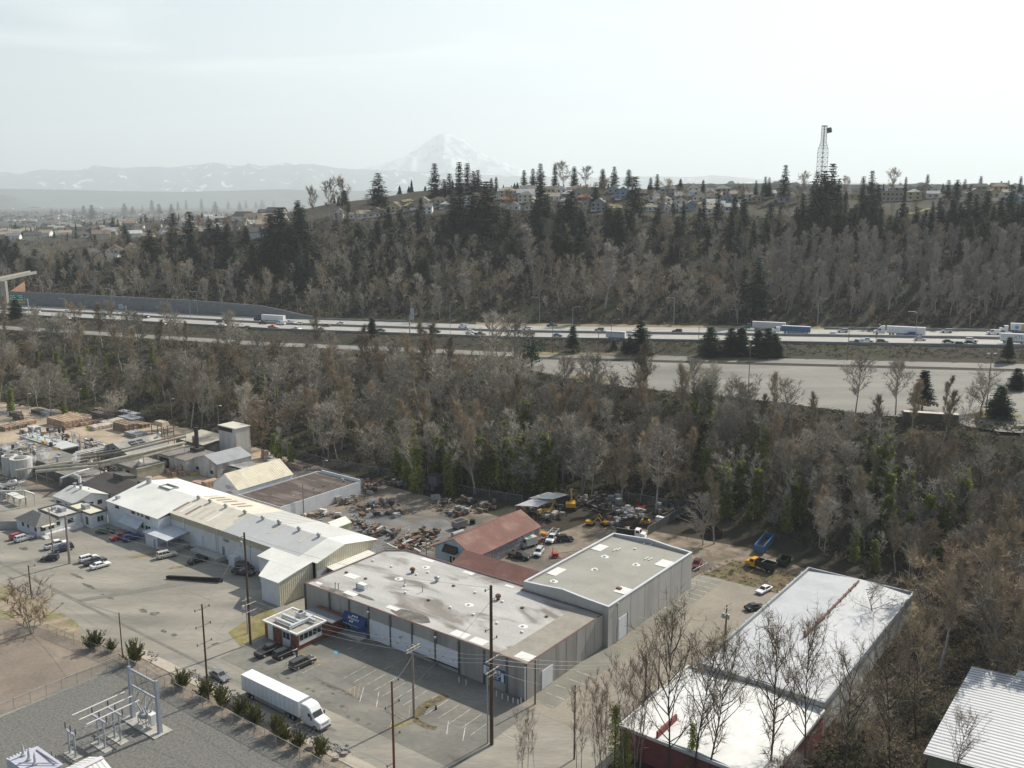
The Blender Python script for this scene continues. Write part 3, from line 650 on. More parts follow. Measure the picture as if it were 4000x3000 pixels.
# roof details
for px, py in ((776, 1951), (821, 1965), (882, 1984), (957, 2008), (1027, 2031), (1090, 2047), (1092, 2050), (1168, 2074), (1245, 2099)):
    a, b = pa(px, py, 8.4); turbine(s, px, py, roofz(b) + .1, .55, galv)
a, b = pa(583, 1890, 8.2); s.part('chimney', MB().lathe((K * (a - s.a), K * (b - s.b), K * (roofz(b))), [(.75, 0), (.75, 1.8), (.8, 1.82), (.8, 2.0), (.3, 2.05)], 12), galv)
a, b = pa(459, 1925, 8.0); s.box('roof_vent', galv, a - .5, a + .5, b - .4, b + .4, roofz(b), roofz(b) + .8)
a, b = pa(660, 1907, 8.2); ring(s, 'roof_hatch_frame', a - 2.4, a + 2.4, b - 1.3, b + 1.3, roofz(b) - .1, roofz(b) + .45, .2, M('hatch_grey_metal', (.30, .30, .29), .6, .1, 1))  # frame of plain mid-grey metal
brown = M('brown_skylight', (.27, .19, .16), .4, .1, 1.); pale = M('pale_skylight', (.78, .75, .66), .4, .06, 1.); dull = M('dull_skylight', (.56, .52, .43), .4, .06, 1.)
for px, py, mt in ((709, 1975, brown), (733, 1981, pale), (756, 1990, brown), (781, 1999, dull), (813, 2007, dull), (838, 2017, pale), (826, 1940, dull), (851, 1947, brown), (875, 1954, brown), (899, 1961, brown), (932, 1971, brown), (957, 1979, brown), (946, 2028, dull), (1080, 2072, dull), (1199, 2107, dull)):
    a, b = pa(px, py, 7.7); n = .45
    lo_, hi2 = (b - 2.2, min(b + 2.2, RB - .2)) if b < RB else (max(b - 2.0, RB + .2), b + 2.0)
    prof = [(lo_, roofz(lo_) + .165), (hi2, roofz(hi2) + .165), (hi2, roofz(hi2) + .2), (lo_, roofz(lo_) + .2)]
    s.part('skylight', s.mb().ext(prof, a - n, a + n, 'x'), mt)
# front openings
for px, py, w_, h_ in ((457, 1979, 1.7, .9), (520, 2000, 1.6, .9), (540, 2007, .8, .9), (555, 2012, .8, .9), (576, 2020, 1.8, 1.0), (557, 2056, .9, .9), (573, 2061, .9, .9), (584, 2064, .9, .9)):
    a, zz = onb(px, py, 116.6); f = s.box('window', glass, a - w_ / 2, a + w_ / 2, 116.54, 116.59, zz - h_ / 2, zz + h_ / 2)
    s.box('window_sill', trimw, a - w_ / 2 - .1, a + w_ / 2 + .1, 116.5, 116.59, zz - h_ / 2 - .1, zz - h_ / 2 - .01, parent=f)
awm = ribbed('corrugated_awning', (.52, .55, .58), 'X', .45, .6, .2)
s.part('awning', s.mb().add([(-207.5, 116.5, 4.5), (-199.5, 116.5, 4.1), (-199.5, 114.6, 2.6), (-207.5, 114.6, 2.9), (-207.5, 116.5, 4.4), (-199.5, 116.5, 4.0), (-199.5, 114.62, 2.5), (-207.5, 114.62, 2.8)], [(0, 1, 2, 3), (7, 6, 5, 4), (3, 2, 6, 7), (0, 3, 7, 4), (1, 5, 6, 2)]), awm)
# entrance porch block
s.box('porch_wall', MATS['white_stucco'], -195.2, -190.2, 114.2, 119.7, 0, 2.95)
s.part('porch_roof', s.mb().prism([(-195.6, 113.8), (-185.6, 113.8), (-185.6, 119.75), (-195.6, 119.75)], [3.0, 3.0, 3.6, 3.6], [3.12, 3.12, 3.72, 3.72]), M('porch_sheet_roof', (.52, .55, .58), .6, .1, .4))
m = s.mb()
for a in (-186, -189.9): m.tube((a, 114.1, 0), (a, 114.1, 3.0), .1)
m.box(-190.1, -185.8, 114, 119.7, .0, .9); s.part('porch_dock', m, conc)
s.box('door', galv, -191.9, -191.1, 114.12, 114.19, .1, 2.1)
for a0, a1, z0, z1, mt in ((-183.6, -180.6, 1.0, 3.7, doorw), (-173.2, -172.4, .9, 2.9, M('blue_grey_door', (.18, .22, .27), .5, .1, 1))):
    s.box('door', mt, a0, a1, 119.7, 119.77, z0, z1)
for a in (-187.6, -175.5, -174.8, -163.2): s.box('downpipe', trimw, a, a + .16, 119.6, 119.76, 0, 6.5)
s.box('utility_box', MATS['white_stucco'], -168.9, -166.8, 118.2, 119.75, 0, 2.2)
lz = lambda a, b, z_: (K * (a - s.a), K * (b - s.b), K * z_)
text(s.root, 'GREIF', lz(-171.5, 119.66, 4.65), (R(90), 0, 0), 1.05, M('green_lettering', (.03, .12, .07), .6, .1, 1))
s.box('loading_dock', conc, -182, -172, 117.2, 119.7, 0, .9); m = s.mb(); m.box(-178.5, -175, 116.3, 117.1, .1, .8); s.part('dock_leveller', m, M('dark_green_metal', (.03, .07, .05), .6, .2, 1))
m = s.mb()
for x0 in (-178.5, -173): m.tube((x0, 116.6, 0), (x0, 116.6, 1.9), .06)
m.tube((-178.5, 116.6, 1.9), (-173, 116.6, 1.9), .05); m.tube((-178.5, 116.6, 1.2), (-173, 116.6, 1.2), .05); s.part('guard_rail', m, galv)

def gable(s, a0, a1, b0, b1, ze, zr, roof, wall, along='a', ov=.35, hip=0., z0=0.):
    m = s.mb()
    if along == 'a':
        c = (b0 + b1) / 2; m.ext([(b0, z0), (b1, z0), (b1, ze), (c, zr), (b0, ze)], a0, a1, 'x')
        d = (zr - ze) / (c - b0)
        q = s.mb()
        for e, sg in ((b0 - ov, 1), (b1 + ov, -1)):
            if hip: q.add([(a0 - ov, e, ze - d * ov + .12), (a1 + ov, e, ze - d * ov + .12), (a1 - hip, c, zr + .12), (a0 + hip, c, zr + .12)], [(0, 1, 2, 3)])
            else: q.prism([(a0 - ov, e), (a1 + ov, e), (a1 + ov, c), (a0 - ov, c)], [ze - d * ov + .01, ze - d * ov + .01, zr + .01, zr + .01], [ze - d * ov + .13, ze - d * ov + .13, zr + .13, zr + .13])
        if hip:
            for x, x2 in ((a0 - ov, a0 + hip), (a1 + ov, a1 - hip)): q.add([(x, b0 - ov, ze - d * ov + .12), (x, b1 + ov, ze - d * ov + .12), (x2, c, zr + .12)], [(0, 1, 2)])
            m = s.mb().box(a0, a1, b0, b1, z0, ze)
    else:
        c = (a0 + a1) / 2; m.ext([(a0, z0), (a1, z0), (a1, ze), (c, zr), (a0, ze)], b0, b1, 'y'); d = (zr - ze) / (c - a0); q = s.mb()
        for e in (a0 - ov, a1 + ov): q.prism([(e, b0 - ov), (e, b1 + ov), (c, b1 + ov), (c, b0 - ov)], [ze - d * ov + .01] * 2 + [zr + .01] * 2, [ze - d * ov + .13] * 2 + [zr + .13] * 2)
    return s.part('wall', m, wall), s.part('roof', q, roof)

# --- cream gable hall and the dark flat roof beside it
s = Site('gable_hall', 'white gabled hall with a steep cream ribbed roof beside the dark flat roof', 'hall', -204, 153)
gable(s, -210.3, -199.6, 144, 162, 5.0, 8.4, ribbed('cream_ribbed_roof', (.62, .56, .43), 'Y', .8, .6, .14, rgb2=(.52, .47, .36), thr=(.5, .65)), MATS['white_stucco'], 'b', .3)
s.box('door_opening', black, -204.3, -202.4, 143.9, 143.97, .5, 2.6)
lz = lambda a, b, z_: (K * (a - s.a), K * (b - s.b), K * z_)
gt = M('faded_grey_lettering', (.36, .36, .36), .8, .1, 1)
text(s.root, 'ZERO', lz(-203.4, 143.9, 4.9), (R(90), 0, 0), 1.5, gt); text(s.root, 'HARM', lz(-203.2, 143.9, 3.6), (R(90), 0, 0), .95, gt)
s = Site('flat_roof_shed', 'low white shed with a dark brown weathered flat roof in tree shade', 'shed', -191, 157)
dark_roof = M('dark_tar_roof', (.095, .074, .064), .9, .22, .25, fine=1.2, stretch=(.6, 2.2, 1), rgb2=(.16, .13, .115), thr=(.5, .62))
s.box('roof', dark_roof, -199.2, -182.6, 144, 170.6, 3.0, 3.5)
ring(s, 'wall', -199.4, -182.3, 143.7, 171.1, 0, 3.8, .2, MATS['white_stucco'])
s.box('parapet', MATS['white_stucco'], -198, -182.3, 171.11, 171.4, 0, 4.3); s.box('fascia', rust, -199, -182.4, 143.66, 143.69, 3.6, 3.8)

# --- barn with rusty red roof and painted wall, and the lower red shed
red_r = ribbed('rusty_red_roof', (.20, .098, .080), 'Y', .7, .8, .1, .14, rgb2=(.255, .155, .128), thr=(.5, .7))
s = Site('red_roof_barn', 'pale blue barn with a faded red metal roof and graffiti painted along its side', 'barn', -128.4, 160)
gable(s, -134.2, -122.6, 148.3, 172.6, 3.4, 6.3, red_r, M('pale_blue_siding', (.34, .46, .52), .8, .12, .5), 'b', .35)
gm = bpy.data.materials.new('graffiti_paint'); gm.use_nodes = True; gn = gm.node_tree; gb = gn.nodes['Principled BSDF']; gb.inputs['Roughness'].default_value = .7
tcg = gn.nodes.new('ShaderNodeTexCoord'); vg = gn.nodes.new('ShaderNodeTexVoronoi'); vg.inputs['Scale'].default_value = 1.5; ng = gn.nodes.new('ShaderNodeTexNoise'); ng.inputs['Scale'].default_value = 1.2; ng.inputs['Distortion'].default_value = 2
rg = gn.nodes.new('ShaderNodeValToRGB'); els = [(0, (.05, .07, .10)), (.3, (.11, .20, .30)), (.45, (.42, .45, .48)), (.55, (.10, .16, .22)), (.7, (.30, .10, .09)), (.8, (.5, .52, .52)), (1, (.07, .09, .11))]
while len(rg.color_ramp.elements) < len(els): rg.color_ramp.elements.new(.5)
for e, (p_, c_) in zip(rg.color_ramp.elements, els): e.position = p_; e.color = c_ + (1,)
gn.links.new(tcg.outputs['Object'], ng.inputs['Vector']); gn.links.new(ng.outputs['Color'], vg.inputs['Vector']); gn.links.new(vg.outputs['Distance'], rg.inputs[0]); gn.links.new(rg.outputs[0], gb.inputs['Base Color'])
g = s.box('painted_wall', gm, -122.58, -122.5, 150.5, 172.5, .1, 3.2)
pl_ = M('pale_graffiti_lettering', (.55, .57, .58), .7, .1, 1)
lz = lambda a, b, z_: (K * (a - s.a), K * (b - s.b), K * z_)
text(s.root, 'HUMOUR', lz(-122.45, 167.2, 2.45), (R(90), 0, R(90)), 1.7, pl_, 'graffiti_lettering'); text(s.root, 'WELL', lz(-122.45, 152.3, 2.3), (R(90), 0, R(90)), 1.5, pl_, 'graffiti_lettering')
m = s.mb(); m.add([(-131.2, 148.2, 4.6), (-127.4, 148.2, 4.6), (-127.4, 147, 3.1), (-131.2, 147, 3.1), (-131.2, 148.2, 3.1), (-127.4, 148.2, 3.1)], [(0, 1, 2, 3), (0, 3, 4), (1, 5, 2), (3, 2, 5, 4)]); s.part('awning', m, M('mossy_shingles', (.035, .04, .03), .9, .3, 1))
for a in (-129.9, -128.9, -127.9): f = s.box('door', trimw, a, a + .85, 148.2, 148.27, 0, 2.3); s.box('pane', glass, a + .12, a + .73, 148.17, 148.195, .5, 2.1, parent=f)
s = Site('red_roof_shed', 'lower shed with a long faded red roof wedged behind the concrete warehouse', 'shed', -114, 145)
s.part('wall', s.mb().ext([(142.9, 0), (148, 0), (148, 3.3), (147, 4.9), (142.9, 3.2)], -124, -104.3, 'x'), M('tan_siding', (.34, .28, .16), .85, .15, .5))
m = s.mb(); m.ext([(142.5, 3.25), (147, 5.0), (147, 5.12), (142.5, 3.37)], -124.4, -104, 'x'); m.ext([(147.01, 5.0), (148.5, 3.6), (148.5, 3.72), (147.01, 5.12)], -124.4, -104, 'x'); s.part('roof', m, ribbed('red_shed_roof', (.205, .10, .082), 'X', .7, .8, .1, .14, rgb2=(.26, .16, .132), thr=(.5, .7)))
for px, py in ((1832, 2220), (1848, 2225), (1904, 2243)): 
    a, zz = onb(px, py, 142.85); s.box('vent_opening', black, a - .35, a + .35, 142.8, 142.88, 2.7, 3.1)

# --- white membrane roofs on the right
mem = M('white_membrane_roof', (.50, .51, .52), .45, .07, .15, fine=1, rgb2=(.44, .45, .47), thr=(.5, .7))
mem2 = M('bright_membrane_roof', (.72, .72, .70), .5, .07, .15, rgb2=(.60, .60, .575), thr=(.5, .66))
s = Site('white_roof_building', 'long low building with a pale membrane roof and a rusty pipe along its ridge', 'warehouse', -50, 155)
s.box('wall', MATS['dirty_white_wall'], -60.6, -40.2, 131, 181.3, 0, 4.8)
ring(s, 'parapet', -60.8, -40, 130.8, 181.5, 4.81, 5.6, .3, M('parapet_grey', (.36, .38, .39), .7, .12, .4))
s.part('roof', s.mb().ext([(-60.4, 4.82), (-40.4, 4.82), (-40.4, 5.05), (-50, 5.75), (-60.4, 5.05)], 131.2, 181.1), mem)
m = s.mb()
for b in (137, 143.5, 150, 156.5, 163, 169.5, 176): 
    for x0, x1, z0, z1 in ((-60.3, -50.05, 5.06, 5.745), (-49.95, -40.5, 5.745, 5.06)): m.add([(x0, b, z0 + .012), (x1, b, z1 + .012), (x1, b + .12, z1 + .012), (x0, b + .12, z0 + .012)], [(0, 1, 2, 3)])
s.part('roof_seam', m, M('seam_grey', (.46, .47, .48), .6, .05, 1))
m = s.mb(); m.tube((-50, 149.5, 5.98), (-50, 179.6, 5.98), .2, n=8)
for b in range(150, 180, 3): m.box(-50.3, -49.7, b, b + .2, 5.7, 6.15)
m.tube((-50, 149.6, 6.05), (-50, 149.6, 6.9), .22); s.part('ridge_pipe', m, M('brown_pipe', (.17, .10, .075), .8, .3, .8))
m = s.mb(); 
for b in range(134, 180, 4): m.box(-61.1, -60.8, b, b + .5, 5.2, 5.5)
s.part('scupper', m, galv)
s = Site('front_white_roof_building', 'nearer building with a dazzling white roof behind bare trees, dark red end wall', 'warehouse', -50, 120)
redw = M('dark_red_wall', (.24, .075, .07), .85, .15, .4)
s.box('wall', redw, -62.4, -40, 108.5, 130.7, 0, 4.1)
ring(s, 'parapet', -62.6, -39.8, 108.3, 130.78, 4.11, 4.6, .25, M('parapet_white', (.62, .62, .60), .7, .08, .4))
s.part('roof', s.mb().ext([(-62.3, 4.12), (-40.1, 4.12), (-40.1, 4.25), (-50, 4.95), (-62.3, 4.25)], 108.6, 130.5), mem2)
s.box('roof_upstand', redw, -56.5, -56.2, 108.6, 114.5, 4.2, 5.6)
s = Site('corrugated_roof_building', 'corner of an olive building with a pale corrugated metal roof at the lower right', 'warehouse', -12, 140, z=1.5)
s.box('wall', M('olive_siding', (.24, .235, .14), .85, .15, .4), -24.2, 10, 126.2, 155.5, 1.5, 5.6)
s.part('roof', s.mb().ext([(-24.7, 5.7), (-7, 6.9), (10.4, 5.7), (10.4, 5.82), (-7, 7.02), (-24.7, 5.82)], 125.6, 156), ribbed('corrugated_sheet_roof', (.46, .47, .49), 'Y', 1.0, .5, .5, .05, metal=.1))
m = s.mb(); m.box(-18.5, -14, 156.3, 159, 3.5, 5.9); s.part('annex', m, MATS['grey_coping']); m = s.mb(); m.tube((-16, 157, 5.8), (-16, 157, 6.9), .45, n=10); m.tube((-16, 157, 6.8), (-13, 157, 6.8), .4, n=10); s.part('roof_duct', m, duct)

# --- office cottage on the left
s = Site('office_cottage', 'white office cottage with a grey shingle hip roof and flat-roofed wings', 'office', -224, 107)
wst = MATS['white_stucco']; shing = M('grey_shingles', (.19, .185, .17), .9, .2, 1.5)
gable(s, -230, -219.8, 100.8, 106.4, 2.9, 4.7, shing, wst, 'a', .4, hip=3)
flat = M('pale_flat_roof', (.50, .49, .45), .85, .1, .4); cream = M('cream_flat_roof', (.66, .62, .48), .8, .06, .4); pdark = M('dark_parapet_cap', (.13, .12, .11), .7, .15, 1)
s.box('wing_wall', wst, -230.4, -219.9, 106.45, 112, 0, 3.3); ring(s, 'wing_parapet', -230.5, -219.8, 106.42, 112.05, 3.31, 3.7, .25, pdark); s.box('wing_roof', flat, -230.2, -220.1, 106.7, 111.7, 3.31, 3.36)
s.box('wing_wall', wst, -227.2, -215.9, 112.06, 116.5, 0, 3.3); ring(s, 'wing_parapet', -227.3, -215.8, 112.055, 116.6, 3.31, 3.75, .22, pdark); s.box('wing_roof', cream, -227, -216.1, 112.3, 116.3, 3.31, 3.36)
for a, b, q in ((-224.5, 109.6, .9), (-227.6, 109, .6), (-226, 109.8, .6), (-221.9, 114.3, 1.0)): u = s.box('air_conditioner', galv, a - q, a + q, b - q * .7, b + q * .7, 3.37, 3.37 + q * 1.1)
for px, py, w_ in ((200, 2057, 1.3), (228, 2043, .8), (275, 2033, 1.4), (168, 2066, 1.2)):
    b, zz = ona(px, py, -219.8 if px < 240 else -219.8); f = s.box('window', glass, -219.79, -219.73, b - w_ / 2, b + w_ / 2, zz - .55, zz + .55)
    s.box('window_frame', trimw, -219.785, -219.76, b - w_ / 2 - .12, b + w_ / 2 + .12, zz - .67, zz - .56, parent=f)
for px, py, w_ in ((90, 2045, 1.), (110, 2052, .9), (139, 2066, .9)):
    a, zz = onb(px, py, 100.8); s.box('window', glass, a - w_ / 2, a + w_ / 2, 100.72, 100.79, zz - .6, zz + .6)
f = s.box('window', glass, -215.88, -215.82, 113.9, 115.4, 1.2, 2.5); s.box('window_mullion', trimw, -215.815, -215.8, 114.6, 114.7, 1.2, 2.5, parent=f)
s.box('door', M('dark_door', (.07, .075, .08), .5, .1, 1), -217.9, -216.9, 111.98, 112.05, .6, 2.7)
s.part('entry_hood', s.mb().prism([(-219.7, 101.6), (-218.3, 101.6), (-218.3, 104.8), (-219.7, 104.8)], 2.6, 2.75), cream)
m = s.mb(); m.box(-219.7, -218.4, 101.2, 111.5, 0, .6)
for b in range(7): m.tube((-218.5, 102 + b * 1.5, .6), (-218.5, 102 + b * 1.5, 1.5), .05)
m.tube((-218.5, 102, 1.5), (-218.5, 111, 1.5), .05); m.tube((-218.5, 102, 1.1), (-218.5, 111, 1.1), .04); s.part('entry_ramp', m, trimw)
m = s.mb()
for i in range(4): m.box(-218.3 + i * .35, -217.9 + i * .35, 101.3, 102.4, 0, .55 - i * .13)
s.part('entry_steps', m, trimw)

# --- the paper works behind
s = Site('white_workshop', 'white workshop with a broad pale low gable roof beside the cottage', 'workshop', -232, 120)
c_ = [pa(155, 1960 - 0, 4), pa(194, 1963, 3.6), pa(276, 1921, 3.6), pa(178, 1878, 5.2)]
gable(s, -238.5, -228.2, 114.6, 124, 3.3, 4.9, M('dull_white_sheet_roof', (.56, .555, .52), .65, .08, .3), w_white, 'a', .3)
for b in (116.2, 119, 121.4): s.box('window', glass, -228.19, -228.1, b - .6, b + .6, 1.4, 2.5)
for a in (-236, -231.5): s.box('opening', black, a - 1.2, a + 1.2, 114.5, 114.58, .2, 2.4)
for a in (-236.5, -233.5): s.part('roof_vent', MB().lathe((K * (a - s.a), K * (119.4 - s.b), K * 4.6), [(.35, 0), (.35, 1.3), (.6, 1.4), (.6, 1.6), (.05, 1.8)], 8), galv)
s = Site('dark_ribbed_shed', 'long shed with a dark ribbed roof and two raised monitors, next to the white works', 'shed', -226, 126)
s.box('wall', whitewash, -242, -216.2, 123.9 + .6, 136, 0, 3.6)
s.part('roof', s.mb().ext([(124.2, 3.4), (131, 5.2), (136.6, 4), (136.6, 4.15), (131, 5.35), (124.2, 3.55)], -242.3, -216.1, 'x'), ribbed('dark_ribbed_roof', (.085, .075, .068), 'X', 1.1, .8, .5, .15))
for a0, a1 in ((-236, -231), (-224, -219)): s.part('roof_monitor', s.mb().ext([(130, 4.9), (134, 4.5), (134, 5.6), (130, 6.4)], a0, a1, 'x'), M('charcoal_roofing', (.10, .093, .085), .85, .15, .5))
s = Site('skylight_shed', 'grey gabled shed with a broken dark roof opening at the edge of the bale yard', 'shed', -264, 153)
gable(s, -272, -254.5, 146.2, 160, 4.2, 7., M('grey_weathered_sheet', (.30, .30, .28), .75, .15, .2, rgb2=(.42, .38, .31), thr=(.5, .62)), M('grey_siding', (.30, .31, .32), .85, .18, .4, stretch=(1, 1, .3)), 'b', .4)
s.part('roof_opening', s.mb().prism([(-261.8, 150), (-259, 150), (-259, 154.5), (-261.8, 154.5)], [6.78, 5.85, 5.85, 6.78], [6.92, 6.0, 6.0, 6.92]), black)
m = s.mb(); m.prism([(-260.6, 150), (-260.4, 150), (-260.4, 154.5), (-260.6, 154.5)], [6.5, 6.43, 6.43, 6.5], [6.56, 6.5, 6.5, 6.56]); m.prism([(-261.8, 152.1), (-259, 152.1), (-259, 152.3), (-261.8, 152.3)], [6.92, 6.0, 6.0, 6.92], [6.97, 6.05, 6.05, 6.97]); s.part('roof_beam', m, galv)
s = Site('boiler_house', 'dirty white boiler house with sloping grey roof and low side annex', 'works building', -232, 158)
gable(s, -237, -225.5, 156, 168, 4.6, 6.4, M('slate_grey_sheet', (.33, .34, .35), .7, .12, .3), whitewash, 'b', .25)
s.box('long_wall', whitewash, -252, -237.1, 153.5, 164, 0, 4.2); s.part('long_roof', s.mb().prism([(-252.3, 153.2), (-237.05, 153.2), (-237.05, 164.3), (-252.3, 164.3)], 4.21, 4.4), M('grimy_flat_roof', (.22, .20, .18), .9, .2, .3))
s.box('annex_wall', whitewash, -225.4, -217.5, 160, 167, 0, 2.9); s.part('annex_roof', s.mb().ext([(159.7, 3.5), (167.3, 2.91), (167.3, 3.05), (159.7, 3.65)], -225.4, -217.2, 'x'), M('patched_roof', (.22, .21, .19), .85, .2, .3, rgb2=(.36, .38, .39), thr=(.48, .55)))
for a in (-236, -229): s.box('window', black, a, a + 1.3, 155.93, 155.99, 1.3, 2.3)
s.box('bay_opening', black, -251, -246, 153.4, 153.48, .1, 3.4)
s = Site('silo_house', 'tall narrow pale tower block with rust streaks rising over the works', 'works tower', -240, 174)
s.box('wall', M('rust_streaked_white', (.56, .54, .50), .85, .12, .3, stretch=(1, 1, .15), rgb2=(.36, .24, .16), thr=(.56, .68)), -246, -237.5, 171.5, 177, 0, 10.2)
s.box('roof', M('cream_tower_roof', (.60, .57, .48), .7, .06, .4), -246.2, -237.3, 171.3, 177.2, 10.21, 10.45)
s.box('dark_face', black, -245.9, -239, 171.42, 171.49, 8.9, 10.1)
s = Site('conveyor_house', 'low long works shed with tan roof and dark stack behind the conveyor', 'works building', -258, 168)
s.box('wall', M('grimy_wall', (.16, .155, .145), .9, .25, .4), -262, -247, 166.5, 176, 0, 4.6); s.part('roof', s.mb().prism([(-262.3, 166.2), (-246.8, 166.2), (-246.8, 176.3), (-262.3, 176.3)], [4.61, 4.61, 5.4, 5.4], [4.75, 4.75, 5.55, 5.55]), M('tan_sheet_roof', (.46, .42, .33), .75, .12, .3))
s.part('stack', MB().lathe((K * (-250 - s.a), K * (165.6 - s.b), 0), [(1.0, 0), (1.0, 8.4), (.9, 8.4)], 12), rust)
s = Site('grey_yard_shed', 'long grey box shed with an open dark end beside the bale yard', 'shed', -296, 131)
s.box('wall', M('blue_grey_sheet', (.42, .45, .46), .7, .12, .4), -306, -279.2, 138, 143.5, 0, 4.2); s.box('roof', M('pale_green_grey_roof', (.50, .52, .50), .7, .08, .4), -306.2, -279, 137.8, 143.7, 4.21, 4.4); s.box('open_end', black, -279.19, -279.1, 138.3, 143.2, .1, 3.9)
s = Site('process_hall', 'dark low flat-roofed process hall with steaming vents at the left', 'works building', -275, 126)
grime = M('grimy_roof', (.20, .19, .175), .9, .25, .25, rgb2=(.30, .275, .24), thr=(.5, .6))
s.box('wall', MATS['grimy_wall'], -300, -262, 127.5, 136.8, 0, 4.0); s.box('roof', grime, -300.3, -261.7, 127.2, 137, 4.01, 4.3)
s.box('lower_wall', MATS['grimy_wall'], -262, -243, 126.5, 134.5, 0, 3.); s.box('lower_roof', grime, -262.2, -242.8, 126.2, 134.7, 3.01, 3.2)
for a, b, h_ in ((-289, 133, 1.6), (-281, 130, 1.2), (-271, 133, 1.5), (-266, 130, 2.1), (-252, 131, 1.4)): s.part('roof_vent', MB().lathe((K * (a - s.a), K * (b - s.b), K * 3.9), [(.5, 0), (.5, h_), (.75, h_ + .1), (.75, h_ + .3), (.1, h_ + .5)], 10), galv)
s = Site('shuttered_store', 'low store wall with painted doors facing the paper roll yard', 'works building', -250, 142)
s.box('wall', M('store_wall', (.36, .33, .25), .9, .2, .4), -259, -243, 141.2, 150, 0, 3.4); s.box('roof', grime, -259.2, -242.8, 141, 150.2, 3.41, 3.6)
for a, mt in ((-256, M('green_panel', (.08, .2, .15), .7, .2, 1)), (-252.5, M('teal_door', (.10, .26, .30), .7, .2, 1)), (-250.6, trimw), (-248.6, black)): s.box('door', mt, a, a + 1.5, 141.1, 141.18, .1, 2.4)
# ------------------------------------------------------------------ vehicles
tyre = M('tyre_rubber', (.02, .02, .021), .9, .1, 2.); rim_m = M('wheel_rim', (.45, .45, .46), .35, .1, 1., metal=.6)
lampw = M('headlamp_lens', (.75, .77, .78), .15, .05, 1., spec=.6); lampr = M('tail_lamp_lens', (.35, .02, .02), .25, .05, 1.)
carglass = M('car_glass', (.02, .024, .028), .08, .05, 1., spec=.7)
PAINT = {}
def paint(n):
    cols = dict(white=(.80, .80, .79), silver=(.50, .51, .52), grey=(.19, .19, .20), dark=(.06, .062, .068), black=(.018, .018, .02), red=(.36, .02, .025), maroon=(.13, .02, .025), blue=(.03, .07, .22), navy=(.02, .035, .07), brightblue=(.03, .12, .38), green=(.05, .10, .08), yellow=(.72, .34, .02), brown=(.055, .05, .046), teal=(.02, .11, .13), tan=(.42, .38, .30), beige=(.55, .52, .45))
    return M('car_paint_' + n, cols[n], .3, .04, .5, spec=.6)
def wheel(parent, x, y, r=.34, w=.24, name='wheel'):
    o = MB().tube((x, y - w / 2, r), (x, y + w / 2, r), r, n=14).build(name, tyre, parent)
    s = 1 if y > 0 else -1
    MB().tube((x, y + s * (w / 2 + .005), r), (x, y + s * (w / 2 + .03), r), r * .62, r * .55, n=12).build('rim', rim_m, o)
    return o
KIND = dict(  # L, W, hood z, belt z, roof z, green bottom x0 x1, top x0 x1, tail z, wheel r, axle
    sedan=(4.8, 1.84, .86, .95, 1.46, -1.95, 1.05, -1.15, .25, 1.0, .33, 1.42), hatch=(4.2, 1.78, .9, .98, 1.52, -1.95, .95, -1.75, .2, 1.0, .32, 1.28),
    suv=(4.8, 1.95, 1.05, 1.12, 1.78, -2.32, 1.05, -2.12, .35, 1.1, .38, 1.42), pickup=(5.8, 2.0, 1.12, 1.18, 1.9, -.75, 1.45, -.6, .75, 1.15, .4, 1.75),
    van=(5.5, 2.0, 1.15, 1.2, 2.15, -2.7, 1.95, -2.66, 1.15, 1.15, .36, 1.7), canopy=(5.3, 1.95, 1.1, 1.15, 1.82, -2.55, 1.2, -2.5, .55, 1.1, .39, 1.6))
PROTO = {}
